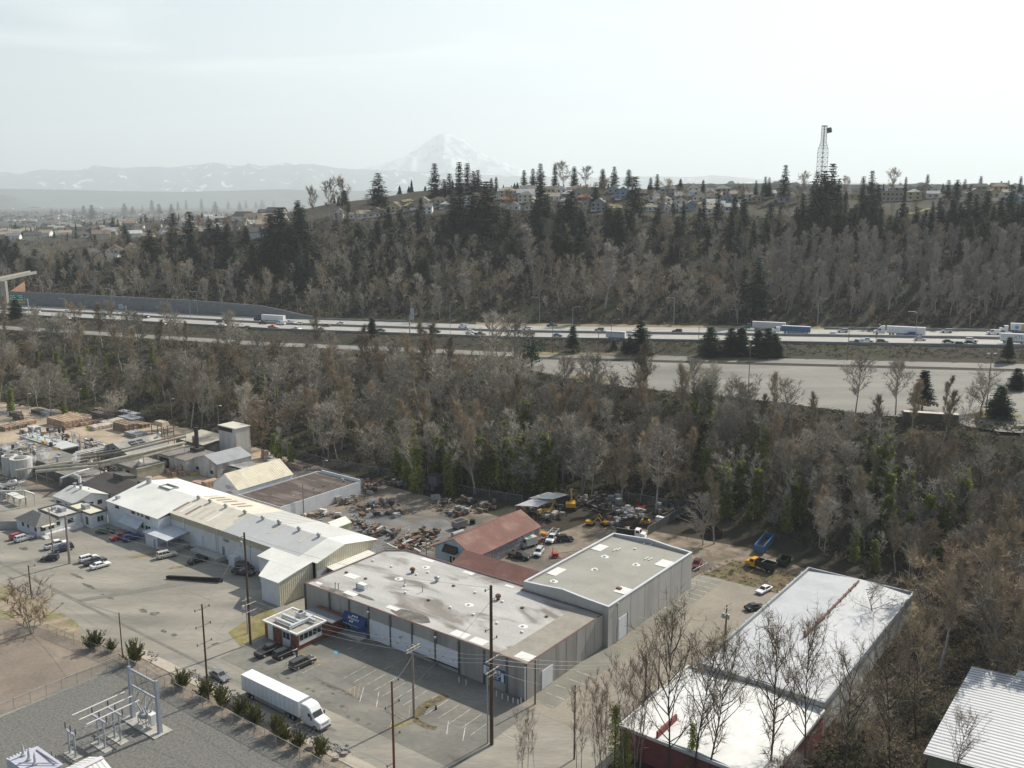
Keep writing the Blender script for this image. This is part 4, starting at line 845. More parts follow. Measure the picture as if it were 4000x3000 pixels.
def car_proto(kind, col, lod=0):
    k = (kind, col, lod)
    if k in PROTO: return PROTO[k]
    Ln, W, hz_, bz, rz_, g0, g1, t0, t1, tz, wr, ax = KIND[kind]; h = Ln / 2; w = W / 2; p = paint(col)
    root = bpy.data.objects.new({'suv': 'suv', 'canopy': 'suv', 'van': 'van', 'pickup': 'pickup_truck'}.get(kind, 'car'), None)
    m = MB()
    prof = [(-h + .04, .38), (h - .06, .34), (h, .5), (h - .02, .72), (h - .22, hz_ - .08), (g1 + .1, hz_ + .02), (g0 + .05, bz), (-h + .12, tz), (-h, tz - .15), (-h, .55)]
    if kind == 'pickup':
        prof = [(-h + .04, .42), (h - .06, .4), (h, .55), (h - .02, .85), (h - .2, hz_ - .06), (g1, hz_ + .02), (g0, bz), (-h, bz), (-h, .6)]
    def slab(y, s): return [(x * (1 - s * .012), y, z + (s * .05 if z < .6 else -s * .06)) for x, z in prof]
    n = len(prof); secs = [slab(-w, 1), slab(-w + .1, 0), slab(w - .1, 0), slab(w, 1)]
    vs = [v for sct in secs for v in sct]
    fs = [tuple(range(n)), tuple(range(3 * n, 4 * n))[::-1]] + [(a * n + i, (a + 1) * n + i, (a + 1) * n + (i + 1) % n, a * n + (i + 1) % n) for a in range(3) for i in range(n)]
    m.add(vs, fs)
    ib, it = .1, .28
    q = [(g0, -w + ib, bz - .03), (g1, -w + ib, bz - .05), (g1, w - ib, bz - .05), (g0, w - ib, bz - .03), (t0, -w + it, rz_), (t1, -w + it, rz_), (t1, w - it, rz_), (t0, w - it, rz_)]
    m.add(q, [(4, 5, 6, 7), (0, 1, 5, 4), (1, 2, 6, 5), (2, 3, 7, 6), (3, 0, 4, 7)])
    m.box(h - .55, h - .4, -w - .12, -w + .02, 0, 0) if False else None
    for s in (-1, 1): m.box(g1 - .45, g1 - .3, s * (w + .09) - .09, s * (w + .09) + .09, bz + .02, bz + .18)
    m.build('body', p, root)
    if kind == 'pickup':
        MB().box(-h + .08, g0 - .08, -w + .14, w - .14, bz - .02, bz + .005).build('bed', black, root)
    # windows sit a little proud of the cabin sides
    Q = [Vector(v) for v in q]
    def pane(a, b, c, d, u0, u1, v0, v1, off):
        P = lambda u, v: (a * (1 - u) + b * u) * (1 - v) + (d * (1 - u) + c * u) * v
        nrm = (b - a).cross(d - a).normalized() * off
        return [P(u, v) + nrm for u, v in ((u0, v0), (u1, v0), (u1, v1), (u0, v1))]
    m = MB()
    cuts = {'pickup': [(.06, .5), (.54, .92)], 'van': [(.62, .92)], 'sedan': [(.08, .46), (.5, .9)], 'hatch': [(.06, .28), (.3, .58), (.62, .92)]}.get(kind, [(.04, .32), (.36, .62), (.66, .93)])
    for u0, u1 in cuts:
        m.quad(*pane(Q[0], Q[1], Q[5], Q[4], u0, u1, .2, .88, .015)); m.quad(*pane(Q[3], Q[2], Q[6], Q[7], u0, u1, .2, .88, -.015))
    m.build('side_window', carglass, root)
    m = MB(); m.quad(*pane(Q[1], Q[2], Q[6], Q[5], .07, .93, .1, .92, .015)); m.build('windscreen', carglass, root)
    m = MB(); m.quad(*pane(Q[3], Q[0], Q[4], Q[7], .1, .9, .25, .88, .015)); m.build('rear_window', carglass, root)
    for x in (-ax, ax):
        for s in (-1, 1): wheel(root, x, s * (w - .1), wr) if not lod else MB().tube((x, s * (w - .2), wr), (x, s * (w + .01), wr), wr, n=10).build('wheel', tyre, root)
    for s in (-1, 1):
        MB().box(h - .12, h + .005, s * (w - .33) - .2, s * (w - .33) + .2, hz_ - .32, hz_ - .17).build('headlight', lampw, root)
        MB().box(-h - .006, -h + .05, s * (w - .2) - .12, s * (w - .2) + .12, tz - .4, tz - .12).build('tail_light', lampr, root)
    MB().box(h - .07, h + .02, -w + .5, w - .5, .52, hz_ - .3).build('grille', black, root)
    MB().box(-h - .03, h + .03, -w + .1, w - .1, .36, .48).build('bumper', black if kind in ('suv', 'pickup', 'canopy') else p, root)
    if kind in ('suv', 'canopy') and not lod:
        for s in (-1, 1): MB().tube((t0 + .2, s * (w - it - .05), rz_ + .05), (t1 - .2, s * (w - it - .05), rz_ + .05), .025, n=5).build('roof_rail', black, root)
    PROTO[k] = root
    return root
def car(kind, col, p, rz, label, group=None, lod=0, sc=1.):
    r = copy_tree(car_proto(kind, col, lod))
    r.location = p; r.rotation_euler = (0, 0, rz); r.scale = (sc,) * 3
    cat = {'suv': 'suv', 'canopy': 'suv', 'van': 'van', 'pickup': 'pickup truck'}.get(kind, 'car')
    tag(r, label, cat, group); return r
GL = 'cars parked on the works lot'
UP = YAW + R(90)      # pointing away along the cross direction
for kind, col, px, py, rz, lab, sc in (
    ('hatch', 'red', 72, 2102, UP, 'red hatchback parked first by the cottage wall', 1.05), ('suv', 'silver', 94, 2111, UP, 'silver suv parked between the red hatchback and the cottage steps', 1.0),
    ('pickup', 'white', 222, 2137, UP - .15, 'white pickup truck beside the two tall poles', 1.05), ('suv', 'navy', 246, 2152, UP + 2.98, 'dark blue suv nose to tail with the white pickup behind the thick pole', 1.08),
    ('suv', 'black', 196, 2188, UP + 2.3, 'small black suv standing alone at an angle below the poles', .9), ('suv', 'white', 348, 2190, UP - .1, 'white crossover parked first in the row of three', .98),
    ('pickup', 'dark', 372, 2201, UP - .1, 'dark pickup truck squeezed between two white cars', .95), ('sedan', 'white', 393, 2216, UP - .1, 'white sedan at the open end of the row of three', 1.02),
    ('pickup', 'red', 474, 2104, UP + 2.95, 'red pickup truck half in the shade of the white works', 1.), ('suv', 'blue', 516, 2109, UP - .1, 'blue suv in the shade next to the red pickup', 1.05),
    ('suv', 'beige', 652, 2176, UP - .25, 'tan silver suv parked by the weedy patch near the loading dock', 1.05), ('sedan', 'black', 771, 2197, UP - .12, 'black sedan in shade behind the long dark kerb', 1.),
    ('pickup', 'dark', 952, 2243, UP - 1.2, 'dark pickup truck in deep shade beside the tall pole', 1.), ('suv', 'black', 958, 2222, UP - 1.1, 'black suv in deep shade behind the dark pickup by the white bay', 1.),
    ('sedan', 'green', 412, 2082, UP - .9, 'dark green car in the shade under the cottage ramp', 1.)):
    car(kind, col, at(px, py, .02), rz, lab, GL, 0, sc)
for kind, col, px, py, lab in (('pickup', 'black', 1052, 2552, 'black pickup truck nearest the brick office door'), ('suv', 'black', 1113, 2563, 'black boxy suv with roof bars between the black pickup and the brown suv'), ('canopy', 'brown', 1182, 2600, 'dark brown suv with long rear windows parked on the white bay lines')):
    car(kind, col, at(px, py, .03), UP - .06, lab, 'dark vehicles parked at the brick office', 0, 1.04)
car('sedan', 'grey', at(860, 2650, .02), YAW - .05, 'grey sedan with a sunroof driving down the street ahead of the trailer', None, 0, 1.03)
for kind, col, px, py, rz, lab in (('suv', 'silver', 2104, 2166, UP + 3.5, 'silver suv in the dirt yard beside the painted barn wall'), ('suv', 'black', 2206, 2113, UP - .75, 'black suv parked close beside the white rack truck'),
    ('sedan', 'white', 2984, 2312, UP + 2.95, 'white sedan at the edge of the alley near the dumpsters'), ('sedan', 'black', 2948, 2380, UP - .55, 'black car tucked against the white roofed building in the alley'),
    ('pickup', 'maroon', 2722, 2213, UP + 3.4, 'maroon pickup truck peeking out behind the grey roofed building'), ('sedan', 'dark', 2548, 2738, UP, 'dark car half hidden by bare branches beside two poles'), ('pickup', 'black', 2030, 2180, UP - 1.4, 'black pickup with a bed full of white scrap behind the red shed')):
    car(kind, col, at(px, py, .04), rz, lab)
tr = car('pickup', 'white', at(2158, 2112, .04), UP + 3.4, 'white pickup truck with a tall ladder rack in the dirt yard', None, 0, 1.05)
m = MB()
for x in (-2.6, -.7, 1.2):
    for s in (-1, 1): m.tube((x, s * .85, .9), (x, s * .85, 2.5), .04)
    m.tube((x, -.85, 2.5), (x, .85, 2.5), .04)
for s in (-1, 1): m.tube((-2.8, s * .85, 2.5), (2.4, s * .85, 2.5), .05)
m.build('ladder_rack', trimw, tr)

def semi(p, rz, label, cabc, trc, tl=16.1, body=None, cab='sleeper', gap=0., th=4.1, txt=None, group=None, trailer_only=False, deco=None):
    root = thing('semi_truck', label, 'truck', p, rz, group)
    cp = paint(cabc); tm = trc
    x1 = 0.; w = 1.28
    tb = MB().box(-tl, 0, -w, w, 1.15, th).build('trailer', tm, root)
    tm2 = MB(); tm2.box(-tl - .02, .02, -w - .02, w + .02, th + .001, th + .06); tm2.build('trailer_roof', paint('white') if cabc != 'x' else tm, tb)
    m = MB()
    for i in range(1, 13):
        for s in (-1, 1): m.box(-tl * i / 13 - .02, -tl * i / 13 + .02, s * (w + .012) - .012, s * (w + .012) + .012, 1.25, th - .1)
    m.box(-tl, 0, -w - .02, -w - .001, 1.1, 1.25).box(-tl, 0, w + .001, w + .02, 1.1, 1.25); m.build('trailer_rib', galv, tb)
    m = MB(); m.box(-tl + .1, -.2, -.5, .5, .9, 1.14).box(-tl * .78, -tl * .25, -w + .05, -w + .1, .45, 1.1).box(-tl * .78, -tl * .25, w - .1, w - .05, .45, 1.1); m.build('chassis', M('chassis_grey', (.30, .31, .33), .7, .15, .6), root)
    for x in (-tl + 1.7, -tl + 3.0) + ((-1.6, -2.9) if not trailer_only else (-1.5,)):
        for s in (-1, 1): wheel(root, x, s * 1.05, .5, .5)
    if not trailer_only:
        c = MB(); hx = 5.4 if cab == 'sleeper' else 4.4
        if cab == 'sleeper':
            pr = [(.7, .55), (hx - .1, .55), (hx + .1, .9), (hx, 1.75), (3.75, 2.15), (3.2, 3.0), (2.6, 3.75), (1.9, 4.0), (.7, 4.02)]
        else: pr = [(.9, .6), (hx - .1, .6), (hx, .9), (hx - .1, 1.8), (2.9, 2.0), (2.55, 2.9), (.9, 2.95)]
        n = len(pr)
        vs = [(x * 1, y, z) for y, k in ((-1.2, .0), (-1.05, .08), (1.05, .08), (1.2, .0)) for x, z in [(q[0] + (0 if q[0] < 1 else k), q[1] + (k if q[1] > 1.5 else 0)) for q in pr]]
        c.add(vs, [tuple(range(n)), tuple(range(3 * n, 4 * n))[::-1]] + [(a * n + i, (a + 1) * n + i, (a + 1) * n + (i + 1) % n, a * n + (i + 1) % n) for a in range(3) for i in range(n)])
        cb = c.build('cab', cp, root)
        if cab == 'sleeper':
            a_, b_ = Vector((3.86, 0, 2.23)), Vector((3.32, 0, 3.08))
        else: a_, b_ = Vector((3.0, 0, 2.1)), Vector((2.68, 0, 2.88))
        nrm = Vector(((b_ - a_).z, 0, -(b_ - a_).x)).normalized() * .04
        MB().quad(*[q + nrm + Vector((0, y, 0)) for q, y in ((a_, -1.0), (a_, 1.0), (b_, .95), (b_, -.95))]).build('windscreen', carglass, cb)
        for s in (-1, 1):
            MB().quad((2.4, s * 1.215, 2.15), (3.45, s * 1.215, 2.15), (3.15, s * 1.215, 2.85), (2.4, s * 1.215, 2.85)).build('side_window', carglass, cb)
            MB().box(hx - .45, hx + .02, s * 1.0 - .16, s * 1.0 + .16, 1.15, 1.4).build('headlight', lampw, cb)
            MB().box(3.5, 3.65, s * 1.5 - .12, s * 1.5 + .12, 2.0, 2.6).build('mirror', black, cb)
            for x in (hx - 1.35,): wheel(root, x, s * 1.05, .5, .36)
        MB().box(hx - .05, hx + .14, -.75, .75, .95, 1.65).build('grille', galv, cb); MB().box(hx - .2, hx + .22, -1.2, 1.2, .45, .8).build('bumper', M('bumper_grey', (.12, .12, .13), .6, .1, 1), cb)
        MB().box(.3, .5, -.9, .9, 1.2, 2.6).build('headboard', black, cb)
    if txt:
        o = text(tb, txt[0], (-tl / 2 + txt[3], -w - .035, txt[2]), (R(90), 0, 0), txt[1], M('trailer_lettering_' + txt[4], dict(blue=(.10, .22, .33), navy=(.12, .17, .22))[txt[4]], .6, .1, 1))
    if deco: deco(tb, tl, w, th)
    return root
trw = M('trailer_white', (.78, .78, .77), .5, .05, .3)
semi(at(1190, 2814, .02), YAW, 'white semi truck with a long white box trailer driving on the street', 'white', trw)

# ------------------------------------------------------------------ freeway traffic
FD = math.atan2(-.39, 1)
def fz(p): return Vector((p.x, p.y, zf(p.x) + .12))
def w2(x, y): return (1300 + x * .633, 400 + y * .633)
def w1(x, y): return (x * .633, 400 + y * .633)
def w3(x, y): return (2600 + x * .633, 400 + y * .633)
GF = 'freeway traffic'
LEFT, RIGHT = FD + math.pi, FD
for f, items in ((w2, (
    (48, 1370, 'suv', 'white', LEFT, 'white suv on the far lanes where the retaining wall ends'), (598, 1393, 'suv', 'silver', LEFT, 'silver suv on the far lanes right of the overhead sign mast'), (805, 1391, 'van', 'white', LEFT, 'plain white van on the far lanes below the dirt bank'),
    (1127, 1389, 'suv', 'red', LEFT, 'red suv on the far lanes ahead of the dark pickup'), (1200, 1404, 'suv', 'white', LEFT, 'white suv below the red suv on the far lanes'), (1352, 1383, 'pickup', 'teal', LEFT, 'dark teal pickup on the outer far lane'),
    (1645, 1410, 'suv', 'grey', LEFT, 'grey suv above the white box trailer'), (2125, 1419, 'suv', 'black', LEFT, 'black suv alone right of the large lot conifer'), (555, 1421, 'suv', 'dark', RIGHT, 'dark suv just right of the overhead sign mast on the near lanes'),
    (638, 1420, 'suv', 'black', RIGHT, 'black suv with red lights on the near lanes'), (850, 1419, 'sedan', 'white', RIGHT, 'white sedan above the silver hatchback on the near lanes'), (845, 1435, 'hatch', 'silver', RIGHT, 'silver hatchback behind the green pickup'),
    (908, 1437, 'pickup', 'green', RIGHT, 'green pickup with a camper shell on the near lanes'), (1000, 1445, 'sedan', 'white', RIGHT, 'white sedan half behind the near barrier'), (1165, 1425, 'suv', 'grey', RIGHT, 'grey green suv just behind the maroon wagon'),
    (1217, 1432, 'suv', 'maroon', RIGHT, 'maroon wagon on the near lanes'), (1387, 1444, 'sedan', 'blue', RIGHT, 'blue sedan left of the lot conifer'), (1852, 1438, 'pickup', 'white', RIGHT, 'white pickup behind the box trailer by the big conifer'), (300, 1412, 'sedan', 'black', RIGHT, 'black car passing behind a small conifer at the wood edge'))),
  (w1, ((225, 1297, 'van', 'white', LEFT, 'white van far left below the wall'), (412, 1297, 'suv', 'white', LEFT, 'white suv under the curved street lamp'), (418, 1337, 'sedan', 'white', RIGHT, 'white car behind the bare roadside tree'), (820, 1335, 'suv', 'white', LEFT, 'white suv beside the sign post near the wall'),
    (898, 1331, 'suv', 'black', LEFT, 'black suv close along the retaining wall'), (697, 1354, 'sedan', 'black', RIGHT, 'black sedan left of the small sign frame'), (628, 1359, 'hatch', 'dark', RIGHT, 'dark hatchback trailing the black sedan'), (1000, 1381, 'pickup', 'dark', RIGHT, 'dark pickup with a white cover by the empty sign frame'),
    (1358, 1358, 'suv', 'dark', LEFT, 'dark suv above the white suv in the far lanes'), (1375, 1382, 'suv', 'white', RIGHT, 'white suv over the black sedan on the near lanes'), (1402, 1398, 'sedan', 'black', RIGHT, 'black sedan on the lane closest to the brush'), (1530, 1394, 'sedan', 'dark', RIGHT, 'dark sedan left of the red pickup'),
    (1685, 1393, 'pickup', 'red', RIGHT, 'red pickup under the white semi trailer'), (1735, 1371, 'van', 'white', LEFT, 'white work van below the white semi trailer'), (1792, 1366, 'van', 'white', LEFT, 'square white van at the tail of the semi trailer'), (1848, 1372, 'suv', 'white', LEFT, 'white suv right behind the square van'),
    (1830, 1406, 'pickup', 'white', RIGHT, 'white pickup beside the street lamp'), (2015, 1383, 'sedan', 'black', LEFT, 'black sedan under the sloping end of the wall'), (1625, 1366, 'pickup', 'dark', LEFT, 'dark pickup behind the dark cab'), (1985, 1407, 'sedan', 'grey', RIGHT, 'grey sedan right of the tall curved lamp'))),
  (w3, ((70, 1420, 'suv', 'black', LEFT, 'black suv left of the lot conifers'), (1025, 1436, 'sedan', 'white', LEFT, 'white sedan right of the blue trailer'), (1093, 1418, 'suv', 'silver', LEFT, 'silver suv behind the white sedan right of the blue trailer'), (1275, 1413, 'suv', 'dark', LEFT, 'dark suv hidden behind the white sleeper cab'),
    (1175, 1489, 'pickup', 'brightblue', RIGHT, 'bright blue pickup with a loaded bed'), (1240, 1478, 'pickup', 'white', RIGHT, 'white pickup ahead of the blue pickup'), (1338, 1486, 'suv', 'green', RIGHT, 'dark green suv on the near lanes'), (1508, 1440, 'suv', 'blue', LEFT, 'blue suv below the long white trailer'),
    (1570, 1468, 'sedan', 'silver', RIGHT, 'silver sedan next to the lamp post'), (1733, 1420, 'suv', 'silver', LEFT, 'silver suv in the gap before the white van'), (2022, 1431, 'van', 'white', LEFT, 'long white van near the right edge'), (1745, 1484, 'sedan', 'navy', RIGHT, 'dark blue sedan at the rear of the trio'),
    (1887, 1476, 'suv', 'white', RIGHT, 'white suv above the black sedan at the front of the trio'), (1823, 1502, 'suv', 'black', RIGHT, 'black suv nearest the barrier in the trio'), (1880, 1491, 'sedan', 'black', RIGHT, 'black sedan leading the trio'), (2100, 1441, 'suv', 'white', LEFT, 'white suv partly behind the lettered trailer')))):
    for x, y, kind, col, rz, lab in items:
        car(kind, col, fz(hit(*f(x, y), .15)), rz, lab, GF, 1)
def bx(p): return fz(hit(*p, .15))
tgrey = M('trailer_ribbed_silver', (.52, .52, .51), .5, .1, .3)
semi(bx(w1(1622, 1352)) , LEFT, 'white semi trailer with a dark cab beside the retaining wall', 'navy', trw, 15)
semi(bx(w3(535, 1402)), LEFT, 'ribbed silver trailer with a dark teal cab above the lot conifers', 'teal', tgrey, 15.5, cab='day')
semi(bx(w3(715, 1424)), LEFT, 'white cab pulling a blue container trailer', 'white', M('trailer_blue', (.06, .14, .30), .6, .1, .3), 13, th=3.7, cab='day')
semi(bx(w3(1362, 1434)), LEFT, 'white sleeper cab with a long plain white trailer', 'white', trw, 16.1)
def deco(tb, tl, w, th):
    o = MB().box(-tl + 4, -3.6, -w - .02, -w - .003, 1.3, th - .15).build('side_panel', M('panel_ochre', (.50, .36, .14), .6, .15, .4), tb)
    MB().tube((-2.3, -w - .02, 2.6), (-2.3, -w - .06, 2.6), 1.1, n=20).build('round_emblem', M('emblem_pale_blue', (.45, .58, .66), .5, .08, 1), tb)
    MB().tube((-2.3, -w - .061, 2.45), (-2.3, -w - .08, 2.45), .75, n=16).build('round_emblem', M('emblem_blue', (.10, .30, .48), .5, .1, 1), tb)
def semi_flip(*a, **k): return semi(*a, **k)
# far-lane rigs drive left, so their visible side is the one facing us
r = semi(bx(w3(2125, 1418)), LEFT, 'white day cab with a yellow panelled trailer entering at the right edge', 'white', trw, 12, cab='day')
def side(root, fn):
    tb = [c for c in root.children if c.name.startswith('trailer')][0]; fn(tb)
side(r, lambda tb: (MB().box(-9.5, -4.2, 1.30, 1.32, 1.3, 3.95).build('side_panel', M('panel_ochre', (.50, .36, .14), .6, .15, .4), tb), MB().tube((-2.4, 1.30, 2.65), (-2.4, 1.34, 2.65), 1.05, n=20).build('round_emblem', M('emblem_pale_blue', (.45, .58, .66), .5, .08, 1), tb), MB().tube((-2.4, 1.341, 2.5), (-2.4, 1.36, 2.5), .7, n=16).build('round_emblem', M('emblem_blue', (.10, .30, .48), .5, .1, 1), tb)))
semi(bx(w3(2245, 1492)), RIGHT, 'white trailer lettered XTL at the right edge behind a small conifer', 'white', trw, 11, txt=('XTL', 2.0, 2.8, 1.2, 'navy'), cab='day')
semi(bx(w2(1805, 1466)), RIGHT, 'short white box trailer lettered PENINSULA TRUCK LINES left of the big conifer', 'white', trw, 9.2, th=3.9, txt=('PENINSULA TRUCK LINES INC', .72, 3.3, 0, 'blue'), trailer_only=True)

# ------------------------------------------------------------------ street lamps and signs by the freeway
lamp_m = M('lamp_galvanised', (.36, .37, .38), .5, .1, 1.)
rustp = M('rusty_pole', (.22, .15, .11), .8, .2, 1.)
def lamp(px, pyb, pyt, label, arm=-1, style='curve', mat=lamp_m, group='lamps along the freeway', pxt=None):
    p = hit(px, pyb); h = hgt(p, pyt); t = thing('street_lamp', label, 'street lamp', p, 0, group)
    m = MB()
    if style == 'curve':
        m.tube((0, 0, 0), (0, 0, h - .9), .14, .1, 6); m.path([(0, 0, h - .9), (arm * .3, 0, h - .3), (arm * 1.0, 0, h), (arm * 3.0, 0, h + .15)], .09, 5); m.build('pole', mat, t)
        MB().box(arm * 3.4 - .5, arm * 3.4 + .3, -.2, .2, h + .05, h + .25, ins=.1).build('lamp_head', trimw, t)
    else:
        m.tube((0, 0, 0), (0, 0, h - .3), .16, .1, 6); m.tube((-.7, 0, h - .3), (.7, 0, h - .3), .07, n=5); m.build('pole', mat, t)
        for s in ((-1, 1) if style == 'twin' else (arm,)): MB().box(s * 1.0 - .45, s * 1.0 + .45, -.25, .25, h - .38, h - .12, ins=.05).build('lamp_head', trimw, t)
    return t
for f, items in ((w1, ((258, 1248, 1130, -1, 'curved lamp standing at the left end of the wall'), (408, 1293, 1210, -1, 'short lamp behind the bare tree at the far left'), (452, 1262, 1198, 1, 'lamp arching right above the wall near the left'), (697, 1288, 1150, -1, 'tall curved lamp over the middle of the wall'), (1220, 1312, 1168, -1, 'curved lamp behind the paired lamp near the wall'),
        (1176, 1342, 1220, 1, 'front lamp of the crossing pair by the median'), (1015, 1340, 1268, -1, 'small lamp left of the empty sign frame'), (1837, 1322, 1185, -1, 'lamp rising above the tail of the white semi trailer'), (1955, 1412, 1218, 1, 'tall curved lamp before the sloping end of the wall'))),
    (w2, ((483, 1340, 1192, -1, 'curved lamp behind the overhead sign mast'), (725, 1432, 1228, 1, 'lamp on the median left of the white van'), (967, 1445, 1338, 1, 'short lamp at the near barrier by the silver hatchback'), (1275, 1372, 1203, -1, 'tall straight lamp before the dark hillside trees'), (1480, 1402, 1262, 1, 'median lamp above the lot conifer'), (2103, 1382, 1206, -1, 'lamp on the far shoulder above the black suv'), (1717, 1505, 1340, 1, 'lamp mast rising from the brush before the box trailer'))),
    (w3, ((50, 1382, 1206, -1, 'plain lamp on the far shoulder left of the ribbed trailer'), (443, 1372, 1280, -1, 'short lamp left of the ribbed trailer cab'), (935, 1397, 1213, 1, 'curved lamp right of the blue trailer'), (1875, 1387, 1203, 1, 'curved lamp before the thick wood at the right'), (1537, 1503, 1292, -1, 'leaning median lamp over the long white trailer')))):
    for x, yb, yt, arm, lab in items:
        a_, b_ = f(x, yb); _, c2 = f(x, yt); lamp(a_, b_, c2, lab, arm)
for px, pyb, pyt, lab, stl, ar in ((2335, 1490, 1300, 'rusty lot lamp pole at the grass island', 'single', -1), (2922, 1545, 1347, 'rusty lot lamp pole at the near edge of the empty lot', 'twin', 1), (2158, 1381, 1273, 'slim lot lamp by the frontage road left of the first conifer', 'single', 1), (2727, 1388, 1277, 'slim lot lamp beside the single conifer on the island', 'single', 1),
        (3852, 1606, 1378, 'tall lot lamp with twin white heads at the grass mound', 'twin', 1), (3309, 1408, 1290, 'thin rusty lot lamp below the blue pickup', 'single', 1), (3420, 1360, 1265, 'thin rusty pole by the barrier brush', 'single', 1)):
    lamp(px, pyb, pyt, lab, ar, stl, rustp, 'lamps of the empty parking lot')
for px, pyb, pyt, lab in ((312, 1592, 1517, 'slim yard lamp before the dark wood behind the bale stacks'), (672, 1634, 1555, 'slim yard lamp at the right end of the bale yard'), (857, 1700, 1582, 'yard lamp at the corner of the works fence'), (113, 1600, 1535, 'slim yard lamp at the left of the bale yard'), (265 * 1.0 + 1000, 1822, 1796, 'short lamp by the fence behind the dark flat roof')):
    lamp(px, pyb, pyt, lab, 1, 'single', lamp_m, 'lamps of the works yard')
def gantry(px, py, pyt, label, w=5., boards=True):
    p = hit(px, py); h = hgt(p, pyt); t = thing('sign_gantry', label, 'road sign', p, FD)
    m = MB(); m.tube((0, 0, 0), (0, 0, h), .3, .25, 8); m.tube((0, 0, h - .6), (-w, 0, h - .6), .22, n=6); m.tube((0, 0, h - 1.4), (-w, 0, h - 1.4), .15, n=5); m.build('mast', M('gantry_steel', (.44, .45, .45), .5, .1, 1), t)
    if boards: MB().box(-w - .4, -w + 2.6, .3, .42, h - 2.2, h + .8).build('sign_back', M('sign_back_grey', (.50, .52, .52), .5, .1, 1), t)
gantry(*w1(783, 1347), w1(0, 1255)[1], 'sign mast with its board turned away beside the wall', 5.5); gantry(*w1(1082, 1382), w1(0, 1322)[1], 'empty pale sign frame on the near side of the freeway', 5, False)
p = hit(*w2(475, 1430)); h = hgt(p, w2(0, 1312)[1]); t = thing('sign_gantry', 'overhead sign mast carrying two stacked boards above the freeway', 'road sign', p, FD)
m = MB(); m.tube((0, 0, 0), (0, 0, h), .35, .3, 8); m.tube((0, 0, h), (4.5, 0, h + .8), .2, n=6); m.build('mast', MATS['gantry_steel'], t)
MB().box(.6, 2.6, -.2, -.08, h + .2, h + 3.6).build('sign_board', MATS['sign_back_grey'], t); MB().box(.2, 2.6, -.25, -.13, h - 2.6, h - .2).build('sign_board', MATS['sign_back_grey'], t)
# green direction sign far left
p = hit(100, 1222); t = thing('direction_sign', 'green overhead direction sign with yellow exit strips by the left overpass', 'road sign', p, FD + .3)
h = hgt(p, 1185); g_ = M('sign_green', (.01, .20, .13), .5, .08, .4)
for x0, x1 in ((-9.6, -4.9), (-4.8, .2)):
    b_ = MB().box(x0, x1, -.1, .1, h, h + 5.4).build('sign_board', g_, t)
    MB().box(x0, x1, -.14, -.11, h + .05, h + 1.3).build('exit_strip', M('sign_yellow', (.60, .34, .05), .5, .08, .4), b_)
    for k, (dx, zz, ww) in enumerate(((.4, 4.5, 3.6), (1.6, 3.4, 2.6), (.5, 2.0, 3.6))): MB().box(x0 + dx, x0 + dx + ww, -.14, -.11, h + zz, h + zz + .42).build('sign_lettering', trimw, b_)
MB().tube((-8.8, -.14, h + 3.3), (-8.8, -.11, h + 3.3), .5, n=14).build('route_shield', trimw, t)
m = MB(); m.tube((2.2, 0, 0), (2.2, 0, h + 3), .3, n=8); m.tube((-14, 0, h + 2.6), (2.2, 0, h + 2.6), .18, n=6); m.tube((-14, 0, 0), (-14, 0, h + 3), .3, n=8); m.build('gantry_frame', MATS['gantry_steel'], t)
# left overpass
t = thing('overpass', 'pale concrete road overpass with a brown sloped abutment at the left edge', 'bridge')
P0, P1 = hit(-60, 1090), hit(330, 1045); q0 = Vector((P0.x, P0.y - 25, P0.z + 10)); m = MB()
ovc = M('overpass_concrete', (.30, .285, .25), .8, .1, .2)
A0 = at(-150, 1105, 34); 
D = 640.
def far(px, py, d):
    r_ = ray(px, py); k = d / r_[1]; return Vector((r_[0] * k, d, HC + r_[2] * k))
a0, a1 = far(-120, 1112, 600), far(118, 1062, 672)
for p_, q_ in ((a0, a1),):
    n_ = Vector((0, 9, 0)); dz = Vector((0, 0, 2.2))
    m.add([p_, q_, q_ + n_, p_ + n_, p_ - dz, q_ - dz, q_ + n_ - dz, p_ + n_ - dz], [(0, 1, 2, 3), (7, 6, 5, 4), (0, 4, 5, 1), (1, 5, 6, 2), (2, 6, 7, 3), (3, 7, 4, 0)])
m.build('deck', ovc, t)
m = MB()
for p_, q_ in ((a0, a1),):
    dz = Vector((0, 0, 1.0)); n_ = Vector((0, .3, 0)); e_ = Vector((0, -.02, 0))
    m.add([p_ + e_, q_ + e_, q_ + n_, p_ + n_, p_ + dz + e_, q_ + dz + e_, q_ + dz + n_, p_ + dz + n_], [(4, 5, 6, 7), (0, 4, 5, 1)[::-1], (2, 6, 7, 3)])
m.build('parapet', M('overpass_parapet', (.42, .41, .37), .8, .08, .3), t)
c_ = far(14, 1100, 628); m = MB(); m.box(c_.x - 1.6, c_.x + 1.6, c_.y - 1.5, c_.y + 1.5, 10, c_.z + .5); m.build('pier', ovc, t)
b0, b1 = far(8, 1160, 640), far(96, 1098, 668); m = MB(); m.add([b0, b1, b1 + Vector((0, 14, 3)), b0 + Vector((0, 14, 3)), b0 + Vector((0, 0, -22)), b1 + Vector((0, 0, -30))], [(0, 1, 2, 3), (0, 4, 5, 1)]); m.mat(0); m.build('abutment', M('brick_abutment', (.36, .22, .15), .9, .2, .4), t)
